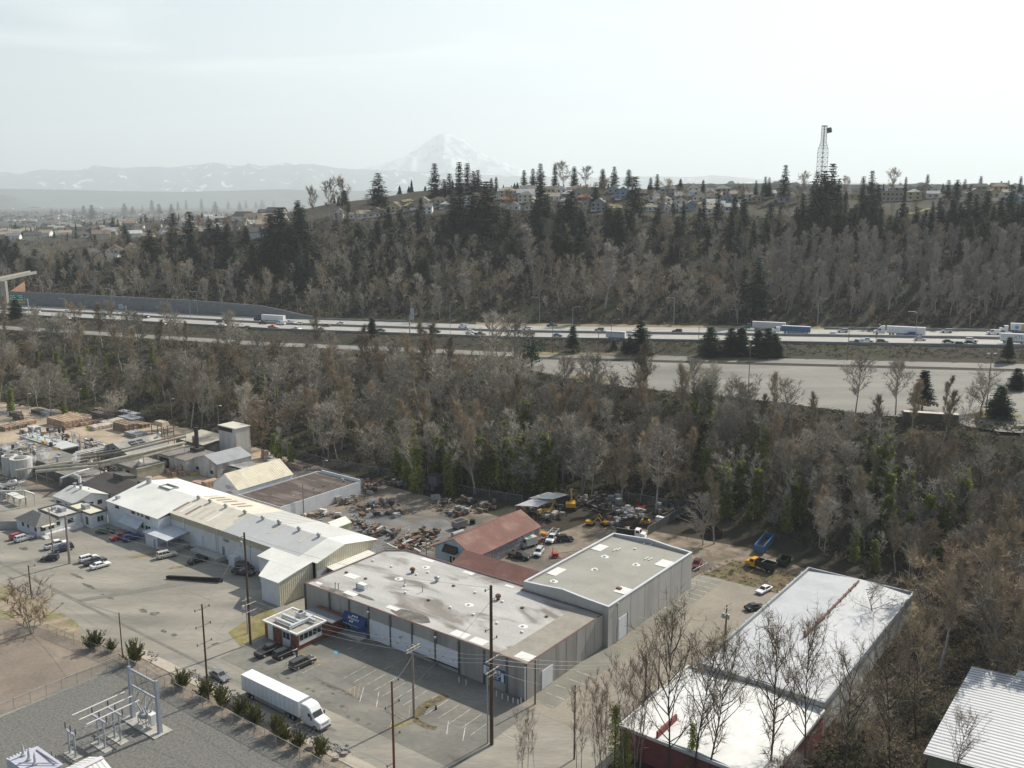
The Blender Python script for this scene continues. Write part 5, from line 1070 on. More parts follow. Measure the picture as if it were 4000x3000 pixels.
# ------------------------------------------------------------------ poles and wires
wood = M('creosote_wood', (.105, .062, .042), .9, .3, 1.2, stretch=(1, 1, .15)); woodg = M('weathered_wood', (.30, .24, .20), .9, .25, 1.2, stretch=(1, 1, .15)); arm_m = M('pale_crossarm', (.50, .45, .36), .85, .15, 1.); insul = M('insulator', (.16, .14, .13), .4, .1, 1.)
TIPS = {}
def pole(key, b, tp, label, r=.2, mat=wood, arms=(), ins=(), cans=0, group='wooden utility poles', rot=.0, hz_=None):
    p = at(*b); h = hz_ or (hgt(p, tp)); t = thing('utility_pole', label, 'utility pole', p, YAW + rot, group)
    MB().tube((0, 0, 0), (0, 0, h), r, r * .72, 9).build('pole', mat, t)
    for k, (d, ln, dirn) in enumerate(arms):
        z = h - d; v = Vector((ln / 2, 0, 0)) if dirn else Vector((0, ln / 2, 0))
        m = MB(); c = Vector((0, .22, 0)) if dirn else Vector((.22, 0, 0)); m.tube(c - v + Vector((0, 0, z)), c + v + Vector((0, 0, z)), .1, n=5); m.build('crossarm', arm_m, t)
        m = MB()
        for q in (-.95, -.45, .45, .95): m.tube(c + v * q + Vector((0, 0, z + .05)), c + v * q + Vector((0, 0, z + .4)), .07, .05, 6)
        m.build('insulator', insul, t)
    for d, s in ins:
        m = MB(); z = h - d; m.tube((0, s * .1, z), (0, s * 1.5, z + .12), .06, n=5); m.lathe((0, s * 1.5, z - .1), [(.1, 0), (.13, .15), (.1, .3), (.12, .45)], 8); m.build('insulator_arm', insul, t)
    for i in range(cans):
        a = -.6 + i * .6; MB().lathe((a, -.45, h - 2.9), [(.28, 0), (.3, .1), (.3, .95), (.2, 1.05), (.05, 1.1)], 10).build('transformer', galv, t)
    TIPS[key] = (p, h); return t
pole(1, (124, 2339), 2208, 'short dark pole by the bare bush at the far left', .18, ins=((.6, 1),))
pole(2, (209, 2167), 1985, 'tall slim pole beside the white pickup', .17, woodg, arms=((.7, 2.6, 1),)); pole(3, (272.6, 2201), 2012, 'thick pale pole with a flared base on the works lot', .36, M('pale_pole_wood', (.36, .29, .27), .9, .2, 1., stretch=(1, 1, .15)), arms=((.9, 2.4, 1),))
pole(4, (480, 2572), 2393, 'thin dark pole among the evergreen shrubs', .13); pole(5, (814, 2732), 2360, 'tall brown pole with three insulator arms at the shrub row', .2, ins=((.9, 1), (4.2, 1), (7.6, 1), (.9, -1), (4.2, -1), (7.6, -1)))
pole(6, (979, 2515), 2080, 'very tall brown pole with side arms at the grass corner', .26, ins=((.8, -1), (3.6, 1), (7.8, -1)), arms=((15.5, 3.6, 0), (17.2, 3.6, 0)), cans=1)
pole(61, (968, 2474), 2333, 'grey companion pole with a transformer box beside the very tall pole', .14, galv, arms=((.4, 2.4, 0),), cans=1)
pole(7, (1617, 2800), 2518, 'grey brown pole with a pale double crossarm in front of the dock doors', .24, woodg, arms=((.4, 3.8, 0), (.9, 3.8, 0))); pole(8, (1541, 3060), 2661.5, 'rusty brown pole with side insulators at the bottom edge', .22, M('rust_brown_wood', (.19, .085, .05), .9, .3, 1., stretch=(1, 1, .15)), ins=((.4, 1), (4, 1), (4, -1), (9.5, 1), (14, -1)))
pole(9, (1920.6, 2908), 2287, 'tallest black brown pole at the warehouse corner with stacked crossarms', .34, ins=((.5, -1), (2.6, 1), (7.6, -1), (9.8, 1)), arms=((12.9, 3.8, 0), (15, 3.8, 0), (15.8, 2.2, 0)))
pole(91, (1905, 2903), 2604, 'slim galvanised mast standing against the tallest pole', .13, galv); pole(10, (2090, 2751), 2577, 'dark pole against the right corner of the warehouse', .16, M('grey_brown_wood', (.12, .10, .085), .9, .2, 1.))
pole(11, (2834, 2479), 2363, 'short pole with three transformer cans beside the white roof', .2, arms=((.4, 3.4, 0), (1.8, 3.4, 0)), cans=3); pole(12, (2519, 2759), 2569, 'brown pole with double crossarms among the bare twigs', .22, arms=((.4, 3.2, 1), (1.0, 3.2, 1)), cans=1); pole(13, (2571, 2721), 2542, 'slim pole with crossarm behind the brown double arm pole', .14, woodg, arms=((.5, 3, 1), (1.2, 2.4, 1)))
pole(14, (2243, 2965), 2676, 'thin pole at the bottom right of the tallest pole', .15, arms=((.8, 2, 0),)); pole(15, (1187, 2010), 1892, 'slim rusty pole at the wall of the dark flat roof shed', .14, rustp); pole(16, (1666, 2180), 2113, 'plain wooden post behind the concrete warehouse', .14, woodg); pole(17, (353, 1972), 1905, 'dark post between the workshop and the white works', .14, M('grey_brown_wood', (.12, .10, .085)))
wire_m = M('wire', (.25, .25, .25), .5, .05, 1.)
def wire(p, q, sag, label):
    m = MB(); n = 14; pts = [p.lerp(q, i / n) - Vector((0, 0, sag * 4 * (i / n) * (1 - i / n))) for i in range(n + 1)]
    m.path(pts, .03, 3); tag(m.build('power_line', wire_m), label, 'wire', 'overhead wires')
def tip(k, d=0., da=0., db=0.):
    p, h = TIPS[k]; return p + Vector((0, 0, h - d)) + (L(da, db) - L(0, 0))
for a_, b_, d1, d2, s_ in ((5, 6, .8, .9, .6), (6, 9, .6, .4, 1.6), (2, 6, .6, 7.9, 1.5), (3, 6, .8, 3.7, 1.5), (7, 9, .4, 13, .8), (6, 7, 15.6, .4, 1.1), (9, 12, 13, .5, 1.2), (8, 7, .3, 2, .5), (8, 9, 4, 2.7, .7), (1, 3, .4, 4, .8), (5, 8, 4.1, 4, 1.), (4, 1, .3, 2., 1.), (9, 14, 15, .8, .6), (12, 11, .5, .5, .7)):
    for o in ((-1.5, 0, 1.5) if (a_, b_) in ((6, 7), (7, 9), (9, 12)) else (0,)):
        wire(tip(a_, d1, 0, o), tip(b_, d2, 0, o), s_, 'thin sagging overhead wire strung between the street poles')
wire(at(2497, 2410, 4.5), tip(11, 2.2), 1.6, 'dark cable drooping across the alley from the grey building to the transformer pole')

# ------------------------------------------------------------------ fences
cl = bpy.data.materials.new('chain_link_mesh'); cl.use_nodes = True; cn = cl.node_tree; pb = cn.nodes['Principled BSDF']; pb.inputs['Base Color'].default_value = (.32, .34, .34, 1); pb.inputs['Roughness'].default_value = .5; pb.inputs['Alpha'].default_value = .2
cd_ = bpy.data.materials.new('dense_chain_link_mesh'); cd_.use_nodes = True; q_ = cd_.node_tree.nodes['Principled BSDF']; q_.inputs['Base Color'].default_value = (.11, .115, .11, 1); q_.inputs['Alpha'].default_value = .5
def fence(label, pts, h=2.2, step=3., mesh=None, name='chain_link_fence', post=galv, solid=None):
    t = thing(name, label, 'fence', pts[0]); o = Vector(pts[0]); m = MB(); rl = MB(); pm = None
    for p, q in zip(pts, pts[1:]):
        p, q = Vector(p) - o, Vector(q) - o; n = max(1, round((q - p).length / step)); up = Vector((0, 0, h))
        m.quad(p, q, q + up, p + up); rl.tube(p + up, q + up, .04, n=5)
        for i in range(n + (q == Vector(pts[-1]) - o)):
            c = p.lerp(q, i / n); ob = bpy.data.objects.new('post', pm.data) if pm else MB().tube((0, 0, 0), (0, 0, h + .1), .05, n=6).build('post', post, t)
            if pm: C.objects.link(ob); ob.parent = t
            pm = ob; ob.location = c
    m.build('mesh_panel' if not solid else 'panel', solid or mesh or cl, t); rl.build('top_rail', post, t); return t
fence('long chain-link fence between the substation gravel and the shrub row', [L(-145.2, 78.6, .03), L(-88, 78.8, .03)], 2.3)
fence('chain-link fence between the brown pavement and the substation gravel', [L(-145.2, 78.4, .03), L(-145.6, 50, .03)], 2.3)
fence('short chain-link run with gate posts at the end of the brown pavement', [L(-146.5, 78.9, .03), L(-168, 77.2, .03), L(-172, 71, .03)], 1.9)
def hp(*pts): return [hit(*p) for p in pts]
fence('boundary fence along the wood behind the works and junk yard', [at(*p) for p in ((880, 1650), (1000, 1715), (1130, 1775), (1270, 1815), (1520, 1862), (1690, 1895), (1850, 1935), (2040, 1965))], 2.4, 5, cd_)
fence('grey slatted fence closing the machinery yard on the right', [at(*p) for p in ((2700, 1990), (2610, 2045), (2530, 2092))], 2.6, 4, solid=M('dark_slat_fence', (.10, .10, .10), .8, .2, .6))
fence('tall wire fence behind the machinery yard under the wood', [at(*p) for p in ((2410, 1950), (2500, 1966), (2600, 1985), (2700, 1990))], 2.8, 5, cd_)
fence('small fence stub beside the maroon pickup', [at(2705, 2255), at(2765, 2222)], 1.8, 2)
fence('grey board fence left of the cottage', [at(75, 2065), at(0, 2066), at(-60, 2072)], 2.2, 3, solid=M('grey_board', (.42, .42, .40), .85, .12, .5))
# bollards at the warehouse corner
for i, (px, py) in enumerate(((1793, 2666), (1821, 2676), (1939, 2720), (1962, 2731), (1984, 2739), (2004, 2746), (2023, 2752), (2035, 2746))):
    p = at(px, py); tag(MB().tube((p.x, p.y, 0), (p.x, p.y, 1.05), .1, n=8).build('bollard', trimw), 'white bollard standing before the shaded warehouse wall', 'bollard', 'white bollards at the warehouse corner')
p = at(1703, 2771); tag(MB().lathe(p, [(.28, 0), (.24, .05), (.1, .8), (.05, .9)], 10).build('traffic_cone', M('dark_cone', (.10, .03, .03), .6, .1, 1)), 'dark cone standing alone on the sunlit lot', 'cone')
p = at(1078, 2507); m = MB(); m.lathe(p, [(.2, 0), (.2, .1), (.15, .15), (.16, .7), (.2, .75), (.1, .95), (.04, 1.05)], 10); m.tube(p + Vector((-.3, 0, .55)), p + Vector((.3, 0, .55)), .08, n=6); tag(m.build('fire_hydrant', M('hydrant_red', (.5, .06, .04), .5, .1, 1)), 'red fire hydrant at the brick office wall', 'hydrant')

# ------------------------------------------------------------------ substation
def gz(px, py): return at(px, py, .03)
t = Site('line_gantry', 'grey steel take-off gantry with two tapered columns over the breaker', 'substation gantry', -124.5, 70.5)
st = M('gantry_grey_steel', (.40, .42, .46), .55, .1, .8, metal=.2)
for a in (-128.2, -120.8):
    t.part('column', t.mb().box(a - .32, a + .32, 70.2, 70.8, .2, 8.8, ins=.1), st); t.box('footing', conc, a - .9, a + .9, 69.7, 71.3, 0, .2)
for z in (8.3, 5.6): t.part('crossbeam', t.mb().box(-127.75, -121.25, 70.38, 70.62, z, z + .26), st)
for i in range(4):
    a = -127 + i * 1.7; m = t.mb(); m.tube((a, 70.2, 5.6), (a + .7, 68.8, 4.7), .07, n=5); m.tube((a, 70.8, 5.6), (a - .5, 72.2, 5.9), .07, n=5); m.tube((a, 70.5, 8.3), (a + .9, 70.5, 5.9), .04, n=4); t.part('insulator_string', m, insul)
for a in (-128.2, -120.8): t.part('lightning_spike', t.mb().tube((a, 70.5, 8.8), (a, 70.5, 10), .05), galv)
for k, (a0, b0, lab) in enumerate(((-125.85, 59.5, 'low grey bus support with three insulators nearest the control building'), (-124.6, 63.3, 'middle grey bus support carrying long white bus bars'), (-124.6, 65.8, 'rear grey bus support closest to the breaker pad'))):
    t = Site('bus_support', lab, 'bus support', a0, b0, 'bus supports in the substation')
    ln = 1.6 if k == 0 else 2.2; hh = 3.6 if k == 0 else 4.4
    for s in (-.65, .65): t.part('leg', t.mb().tube((a0 + s * 1.3, b0, 0), (a0 + s * 1.3, b0, hh), .16, n=8), st)
    t.box('crossbeam', st, a0 - ln, a0 + ln, b0 - .15, b0 + .15, hh, hh + .25)
    for s in (-.9, 0, .9): t.part('insulator', t.mb().lathe((a0 + s * ln, b0, hh + .25), [(.12, 0), (.1, .1), (.14, .3), (.1, .4), (.14, .6), (.1, .8), (.08, 1.1)], 8), insul)
    if k == 0: t.box('footing', conc, a0 - 1.7, a0 + 1.7, b0 - .6, b0 + .6, 0, .12)
    else:
        for s in (-2, 0, 2): t.part('lower_rail', t.mb().tube((a0 + s, b0 - 1.9, 3.0 + .1 * k), (a0 + s, b0 + 1.5, 3.0 + .1 * k), .06, n=5), galv)
        t.box('footing', conc, a0 - 2, a0 + 2, b0 - .7, b0 + .7, 0, .12)
for i, s in enumerate((-2, 0, 2)):
    t = Site('bus_bar', ('farthest', 'middle', 'nearest')[i] + ' of the three long white bus bars over the gravel', 'bus bar', -124.6 + s, 64.5, 'white bus bars')
    t.part('bar', t.mb().tube((-124.6 + s, 60.3, 5.85), (-124.6 + s, 68.6, 5.85), .09, n=6), trimw)
t = Site('circuit_breaker', 'outdoor circuit breaker with angled white bushings between the gantry columns', 'circuit breaker', -124.6, 70.6)
m = t.mb()
for a in (-125.7, -123.5):
    for b in (69.9, 71.3): m.tube((a, b, .2), (a, b, 1.7), .08)
for a in (-125.7, -123.5): m.tube((a, 69.9, .3), (a, 71.3, 1.6), .05)
m.tube((-125.7, 69.9, 1.6), (-123.5, 69.9, .3), .05); t.part('stand', m, galv)
t.part('tank', t.mb().lathe((-124.6, 70.6, 1.5), [(.9, 0), (1.1, .15), (1.1, .55), (.9, .75), (.2, .8)], 12), M('breaker_grey', (.34, .35, .35), .5, .12, .8))
for i in range(3):
    for s in (-1, 1):
        a = -125.4 + i * .8; m = t.mb(); m.tube((a, 70.6 + s * .25, 2.2), (a + (i - 1) * .35, 70.6 + s * .8, 3.9), .17, .1, 8); t.part('bushing', m, M('bushing_grey', (.48, .48, .50), .35, .06, 1))
t.box('control_cabinet', trimw, -123.4, -122.5, 70.2, 71.2, .9, 2.5); t.box('pad', conc, -128.9, -119.9, 69, 72.1, .03, .19)
t = Site('power_transformer', 'large white power transformer with bushings and radiator fins at the lower left', 'transformer', -124, 53.6)
wt = M('transformer_white', (.62, .64, .68), .5, .08, .6)
t.box('tank', wt, -127.3, -120.4, 51.5, 55.2, .3, 2.9); m = t.mb()
for i in range(8): m.box(-128.8, -127.5, 51.6 + i * .45, 51.8 + i * .45, .5, 2.5)
t.part('radiator', m, wt); t.box('lid', M('lid_violet_grey', (.5, .5, .58), .5, .08, .6), -127.5, -120.2, 51.3, 55.4, 2.91, 3.05)
for a, b in ((-126.6, 53), (-124.9, 53), (-123.2, 53)): t.part('bushing', t.mb().lathe((a, b, 3.05), [(.35, 0), (.35, .3), (.18, .35), (.2, 1.0), (.12, 1.5), (.03, 1.9)], 10), MATS['bushing_grey'])
for a in (-124.5, -123.3, -122.1): t.part('surge_arrester', t.mb().lathe((a, 55.9, 1.6), [(.1, 0), (.14, .2), (.1, .5), (.13, .8), (.09, 1.2), (.05, 1.5)], 8), insul)
m = t.mb(); m.tube((-126.5, 54.8, 3.1), (-121, 54.8, 3.3), .12); m.tube((-125, 51.6, 3.3), (-120.5, 54.9, 3.3), .08); t.part('pipe', m, galv)
t = Site('control_building', 'small control building with a white standing-seam roof at the bottom edge', 'substation building', -116, 54.5)
gable(t, -119.2, -112.6, 50, 58.4, 2.7, 3.9, ribbed('seamed_white_roof', (.70, .71, .66), 'Y', .7, .5, .25, .05), wst, 'b', .4)
t.box('ridge_cap', M('lilac_ridge', (.66, .60, .64), .5, .05, 1), -116.3, -115.5, 49.6, 58.8, 4.0, 4.1)
# ------------------------------------------------------------------ people
skin = M('skin', (.42, .26, .19), .6, .05, 2.)
def person(px, py, label, shirt, trousers, hairc, rz=0.):
    p = at(px, py, .03); t = thing('person', label, 'person', p, rz)
    J = [((0, 0, .98), .14), ((0, 0, 1.2), .13), ((0, 0, 1.42), .15), ((0, .01, 1.52), .06), ((0, .02, 1.64), .085), ((0, .02, 1.74), .075),
         ((.2, 0, 1.42), .06), ((.27, .0, 1.15), .045), ((.24, .16, .95), .035), ((.24, .2, .88), .03), ((-.2, 0, 1.42), .06), ((-.27, -.02, 1.15), .045), ((-.26, .12, .93), .035), ((-.26, .15, .86), .03),
         ((.1, 0, .92), .1), ((.12, .06, .5), .07), ((.12, -.02, .09), .05), ((.12, .14, .05), .045), ((-.1, 0, .92), .1), ((-.12, .1, .5), .07), ((-.12, .08, .09), .05), ((-.12, .24, .05), .045)]
    E = [(0, 1), (1, 2), (2, 3), (3, 4), (4, 5), (2, 6), (6, 7), (7, 8), (8, 9), (2, 10), (10, 11), (11, 12), (12, 13), (0, 14), (14, 15), (15, 16), (16, 17), (0, 18), (18, 19), (19, 20), (20, 21)]
    me = bpy.data.meshes.new('body'); me.from_pydata([j[0] for j in J], E, []); o = bpy.data.objects.new('body', me); C.objects.link(o); o.parent = t
    sk = o.modifiers.new('skin', 'SKIN'); 
    if not me.skin_vertices: me.attributes.new('skin', 'FLOAT', 'POINT') if False else None
    sv = me.skin_vertices[0].data if me.skin_vertices else None
    if sv:
        for v, j in zip(sv, J): v.radius = (j[1], j[1] * .85)
        sv[0].use_root = True
    o.modifiers.new('sub', 'SUBSURF').render_levels = 1; me.materials.append(shirt)
    MB().lathe((0, 0, .08), [(.1, 0), (.09, .02), (.16, .8), (.17, .95), (.1, .97)], 10).build('trousers', trousers, t, True)
    MB().lathe((0, .0, 1.62), [(.09, 0), (.105, .08), (.09, .17), (.03, .2)], 10).build('hair', hairc, t, True)
    MB().box(-.07, .07, .08, .115, 1.55, 1.68, ins=.01).build('face', skin, t)
person(1161, 2571, 'person in dark clothes standing beside the brown suv', M('dark_jacket', (.03, .03, .035), .8, .1, 2), M('dark_trousers', (.025, .025, .03), .8, .1, 2), M('dark_hair', (.02, .016, .013), .8, .1, 2), 1.)

# ------------------------------------------------------------------ yard machines and containers
yel = M('machine_yellow', (.62, .33, .03), .5, .15, .8); mred = M('machine_red', (.45, .05, .04), .5, .15, .8)
def tub(name, label, px, py, ln, wd, h, mat, inner, rz, lift=0., cat='dumpster', ribs=True):
    t = thing(name, label, cat, at(px, py, .03), rz); q = .12; m = MB()
    m.box(-ln / 2, ln / 2, -wd / 2, -wd / 2 + q, lift, lift + h).box(-ln / 2, ln / 2, wd / 2 - q, wd / 2, lift, lift + h).box(-ln / 2, -ln / 2 + q, -wd / 2 + q, wd / 2 - q, lift, lift + h).box(ln / 2 - q, ln / 2, -wd / 2 + q, wd / 2 - q, lift, lift + h); m.build('body', mat, t)
    MB().box(-ln / 2 + q, ln / 2 - q, -wd / 2 + q, wd / 2 - q, lift + .05, lift + .2).build('floor', inner, t)
    if ribs:
        m = MB(); n = int(ln / .8)
        for i in range(n + 1):
            x = -ln / 2 + i * ln / n
            for s in (-1, 1): m.box(x - .05, x + .05, s * (wd / 2 + .04) - .039, s * (wd / 2 + .04) + .039, lift, lift + h)
        m.box(-ln / 2 - .02, ln / 2 + .02, -wd / 2 - .03, -wd / 2 + q + .02, lift + h + .001, lift + h + .1).box(-ln / 2 - .02, ln / 2 + .02, wd / 2 - q - .02, wd / 2 + .03, lift + h + .001, lift + h + .1); m.build('rim', mat, t)
    return t
dblk = M('dumpster_black', (.03, .028, .026), .8, .2, .6); dblue = M('container_blue', (.05, .16, .32), .6, .2, .6, rgb2=(.12, .12, .13), thr=(.55, .65))
tb = tub('roll_off_container', 'long open blue roll-off container with a rusty inside at the end of the alley', 2985, 2140, 10.5, 2.5, 2.0, dblue, rust, UP + .12, .35)
for x in (-4, 4):
    for s in (-1, 1): MB().tube((x, s * 1.0 - .1, .2), (x, s * 1.0 + .1, .2), .2, n=8).build('roller', black, tb)
tub('dumpster', 'black open dumpster right of the yellow dump truck', 3060, 2205, 4.6, 2.4, 1.7, dblk, dblk, UP + .1, .15); tub('dumpster', 'rust-rimmed black dumpster under the bare trees', 2785, 2092, 4.6, 2.6, 2.0, M('dumpster_rust', (.05, .03, .025), .85, .3, .6), dblk, UP + .9, .15)
t_ = tub('dumpster', 'brown scrap dumpster in the middle of the machinery yard', 2458, 2054, 5.4, 2.5, 1.6, M('dumpster_brown', (.10, .065, .045), .85, .3, .6), rust, UP - .3, .15)
tub('bin', 'grey steel bin by the fence in the junk yard', 1678, 1912, 4, 2.2, 1.2, M('bin_grey', (.22, .22, .22), .8, .2, .6), dblk, YAW + .2, .1); tub('bin', 'pale open skip near the middle of the junk yard', 1702, 1950, 2.6, 1.8, 1.1, M('bin_pale', (.42, .41, .38), .8, .2, .6), dblk, YAW + .9, .1)
t = thing('hopper', 'dark square hopper standing on legs by the junk yard fence', 'hopper', at(1702, 1918, .03), YAW)
MB().box(-1.7, 1.7, -1.7, 1.7, 2.4, 5.2).build('bin', M('hopper_grey', (.13, .14, .15), .7, .15, .6), t); MB().box(-1.45, 1.45, -1.45, 1.45, 5.201, 5.21).build('opening', black, t)
for x in (-1.4, 1.4):
    for y in (-1.4, 1.4): MB().box(x - .15, x + .15, y - .15, y + .15, 0, 2.4).build('leg', black, t)
def dump(px, py, rz, label, cabc, bedm, load=None):
    t = thing('dump_truck', label, 'truck', at(px, py, .03), rz); p = paint(cabc)
    cb = MB().add([(x, y, z) for y in (-1.1, 1.1) for x, z in ((.9, .55), (3.6, .55), (3.7, .8), (3.6, 1.55), (2.5, 1.75), (2.15, 2.55), (.9, 2.6))], [tuple(range(7)), tuple(range(7, 14))[::-1]] + [(i, 7 + i, 7 + (i + 1) % 7, (i + 1) % 7) for i in range(7)]).build('cab', p, t)
    MB().quad((2.49, -.95, 1.82), (2.49, .95, 1.82), (2.2, .9, 2.48), (2.2, -.9, 2.48)).build('windscreen', carglass, cb)
    for s in (-1, 1): MB().quad((1.2, s * 1.11, 1.65), (2.3, s * 1.11, 1.75), (2.05, s * 1.11, 2.4), (1.2, s * 1.11, 2.4)).build('side_window', carglass, cb); MB().box(3.55, 3.72, s * .8 - .15, s * .8 + .15, 1.0, 1.25).build('headlight', lampw, cb)
    MB().box(3.6, 3.85, -1.1, 1.1, .45, .75).build('bumper', trimw, cb)
    m = MB(); m.box(-4.2, .7, -1.2, -1.1, 1.0, 2.5).box(-4.2, .7, 1.1, 1.2, 1.0, 2.5).box(.6, .7, -1.1, 1.1, 1.0, 2.6).box(-4.2, -4.1, -1.1, 1.1, 1.0, 2.4).box(-4.1, .6, -1.1, 1.1, 1.0, 1.1); m.build('dump_bed', bedm, t)
    m = MB(); m.box(-1.2, -1.1, -1.2, 1.2, 2.52, 2.6).box(-4.2, .7, -1.22, -1.12, 2.51, 2.58); m.build('bed_bar', galv, t)
    MB().box(-4, 3, -.5, .5, .6, .98).build('chassis', black, t)
    for x in (-3.2, -2.0, 2.7):
        for s in (-1, 1): wheel(t, x, s * 1.0, .48, .4)
    if load: MB().lathe((-1.7, 0, 1.1), [(1.0, 0), (1.0, 1.2), (.6, 1.6), (.1, 1.8)], 7).build('load', load, t)
    return t
scrapm = M('scrap_mix', (.16, .13, .10), .9, .5, 1.5, rgb2=(.36, .33, .29), thr=(.5, .56))
dump(2967, 2222, YAW + R(180) - .12, 'yellow cab dump truck with a black bed parked across the alley end', 'yellow', dblk); dump(2470, 2098, YAW + .25, 'white cab dump truck with a scrap-filled black bed behind the grey roof', 'white', dblk, scrapm)
def excavator(px, py, rz, label, sc=1.):
    t = thing('excavator', label, 'excavator', at(px, py, .03), rz, sc=sc)
    for s in (-1, 1): MB().ext([(-1.7, .35), (-1.4, 0), (1.4, 0), (1.7, .35), (1.5, .75), (-1.5, .75)], s * 1.1 - .28, s * 1.1 + .28).build('track', black, t)
    MB().box(-1.9, 1.1, -1.2, 1.2, .95, 1.9, ins=.08).build('house', yel, t); c = MB().box(.2, 1.4, .1, 1.2, 1.91, 2.9, ins=.1).build('cab', black, t)
    MB().box(-1.3, -.5, -.5, .5, .6, .94).build('turntable', black, t); m = MB(); m.tube((1.1, -.3, 1.7), (3.4, -.3, 3.8), .22, .17, 6); m.build('boom', yel, t)
    MB().tube((3.4, -.3, 3.8), (4.9, -.3, 1.7), .17, .13, 6).build('stick', yel, t); MB().ext([(4.6, 1.7), (5.2, 1.7), (5.4, 1.1), (4.8, .6), (4.4, 1.1)], -.7, .1).build('bucket', black, t); return t
excavator(2228, 1988, YAW + 2.2, 'large yellow excavator beside the sheet roofed lean-to', 1.25); excavator(2306, 2052, YAW + .3, 'small yellow excavator left of its twin in the machinery yard', .72); excavator(2362, 2052, YAW + 2.9, 'small yellow excavator facing its twin in the machinery yard', .72); excavator(2140, 2010, UP, 'black and yellow digger parked under the lean-to', .95)
t = thing('skid_steer', 'yellow skid steer loader right of the brown dumpster', 'loader', at(2522, 2048, .03), YAW + .4); MB().box(-1.3, 1.2, -.8, .8, .5, 1.4, ins=.06).build('body', yel, t); MB().box(-.6, .7, -.7, .7, 1.41, 2.2, ins=.08).build('cab', black, t)
MB().box(1.6, 2.0, -1, 1, .1, .8).build('bucket', black, t); m = MB()
for s in (-1, 1): m.tube((-1, s * .9, 1.3), (1.7, s * .9, .6), .1, n=5)
m.build('loader_arm', yel, t)
for x in (-.8, .8):
    for s in (-1, 1): wheel(t, x, s * .95, .42, .3)
t = thing('light_tower', 'cream mobile light tower with lamps on a mast in the machinery yard', 'light tower', at(2578, 2040, .03), YAW); MB().box(-1.2, 1.2, -.7, .7, .5, 1.7, ins=.08).build('body', trimw, t); MB().tube((-.4, 0, 1.7), (-.4, 0, 5.4), .08, n=6).build('mast', galv, t); MB().box(-1.0, .2, -.2, .2, 5.2, 5.9).build('lamp_head', galv, t)
for s in (-1, 1): wheel(t, 0, s * .8, .36, .2)
t = thing('boom_lift', 'red trailer boom lift with a long pale arm in the dirt yard', 'boom lift', at(2168, 2176, .03), UP - .75); MB().box(-.8, .8, -.8, .8, .3, 1.2, ins=.1).build('base', mred, t); MB().tube((.3, 0, 1.0), (7.2, 0, 1.5), .16, .12, 6).build('arm', M('cream_arm', (.55, .48, .36), .6, .1, 1), t); MB().box(7.0, 7.9, -.5, .5, .9, 1.9).build('basket', M('basket_rust', (.3, .18, .13), .7, .2, 1), t)
m = MB()
for x, y in ((-1.4, -1.2), (-1.4, 1.2), (1.2, -1.3), (1.2, 1.3)): m.tube((0, 0, .7), (x, y, .05), .07, n=5)
m.tube((-.6, 0, 1.2), (-.6, 0, 2.6), .08); m.build('outrigger', mred, t)
for s in (-1, 1): wheel(t, -.2, s * .95, .33, .2)
t = thing('red_jack', 'red machine with a raised arm among the logs at the back of the yard', 'machine', at(2500, 1990, .03), YAW); MB().box(-1.4, 1.4, -.6, .6, .3, 1., ins=.1).build('body', mred, t); MB().tube((-.5, 0, 1), (-.9, 0, 3), .15, .1, 6).build('arm', mred, t)
for i, (px, py, z) in enumerate(((2364, 1962, .02), (2387, 1960, .02), (2412, 1955, .02), (2416, 1972, .02))):
    t = thing('cube_tank', ('grey caged cube tank leaning at the left of its group', 'grey caged cube tank second in its group', 'cream caged cube tank topmost in its group', 'grey caged cube tank standing before the other three')[i], 'tank', at(px, py, z), YAW + .4 * i, 'caged cube tanks under the trees')
    MB().box(-.85, .85, -.85, .85, .2, 2.0, ins=.05).build('tank', M('tank_plastic' if i != 2 else 'tank_cream', (.36, .37, .36) if i != 2 else (.52, .49, .38), .6, .12, 1), t); m = MB()
    for s in (-1, 1):
        for x in (-.6, 0, .6): m.tube((x, s * .88, .1), (x, s * .88, 2.05), .03, n=4); m.tube((s * .88, x, .1), (s * .88, x, 2.05), .03, n=4)
    m.build('cage', galv, t)
t = thing('camper_truck', 'old white camper body with a torn green tarp by the painted barn wall', 'camper', at(2062, 2136, .03), UP + 2.9); MB().box(-2.6, 1.4, -1.15, 1.15, .7, 2.7, ins=.12).build('body', M('camper_white', (.55, .53, .49), .7, .15, .6), t); MB().box(1.4, 2.5, -1, 1, .6, 1.6, ins=.1).build('cab', M('camper_grey', (.35, .34, .32), .6, .15, .6), t)
MB().quad((-1.2, -.6, 2.74), (.2, -.8, 2.78), (.4, .7, 2.76), (-1, .8, 2.8)).build('tarp', M('green_tarp', (.08, .25, .16), .8, .2, 1), t); MB().quad((1.42, -.7, 1.75), (1.42, .7, 1.75), (1.36, .7, 2.3), (1.36, -.7, 2.3)).build('window', glass, t)
for x in (-1.6, 1.7):
    for s in (-1, 1): wheel(t, x, s * 1.0, .38, .25)
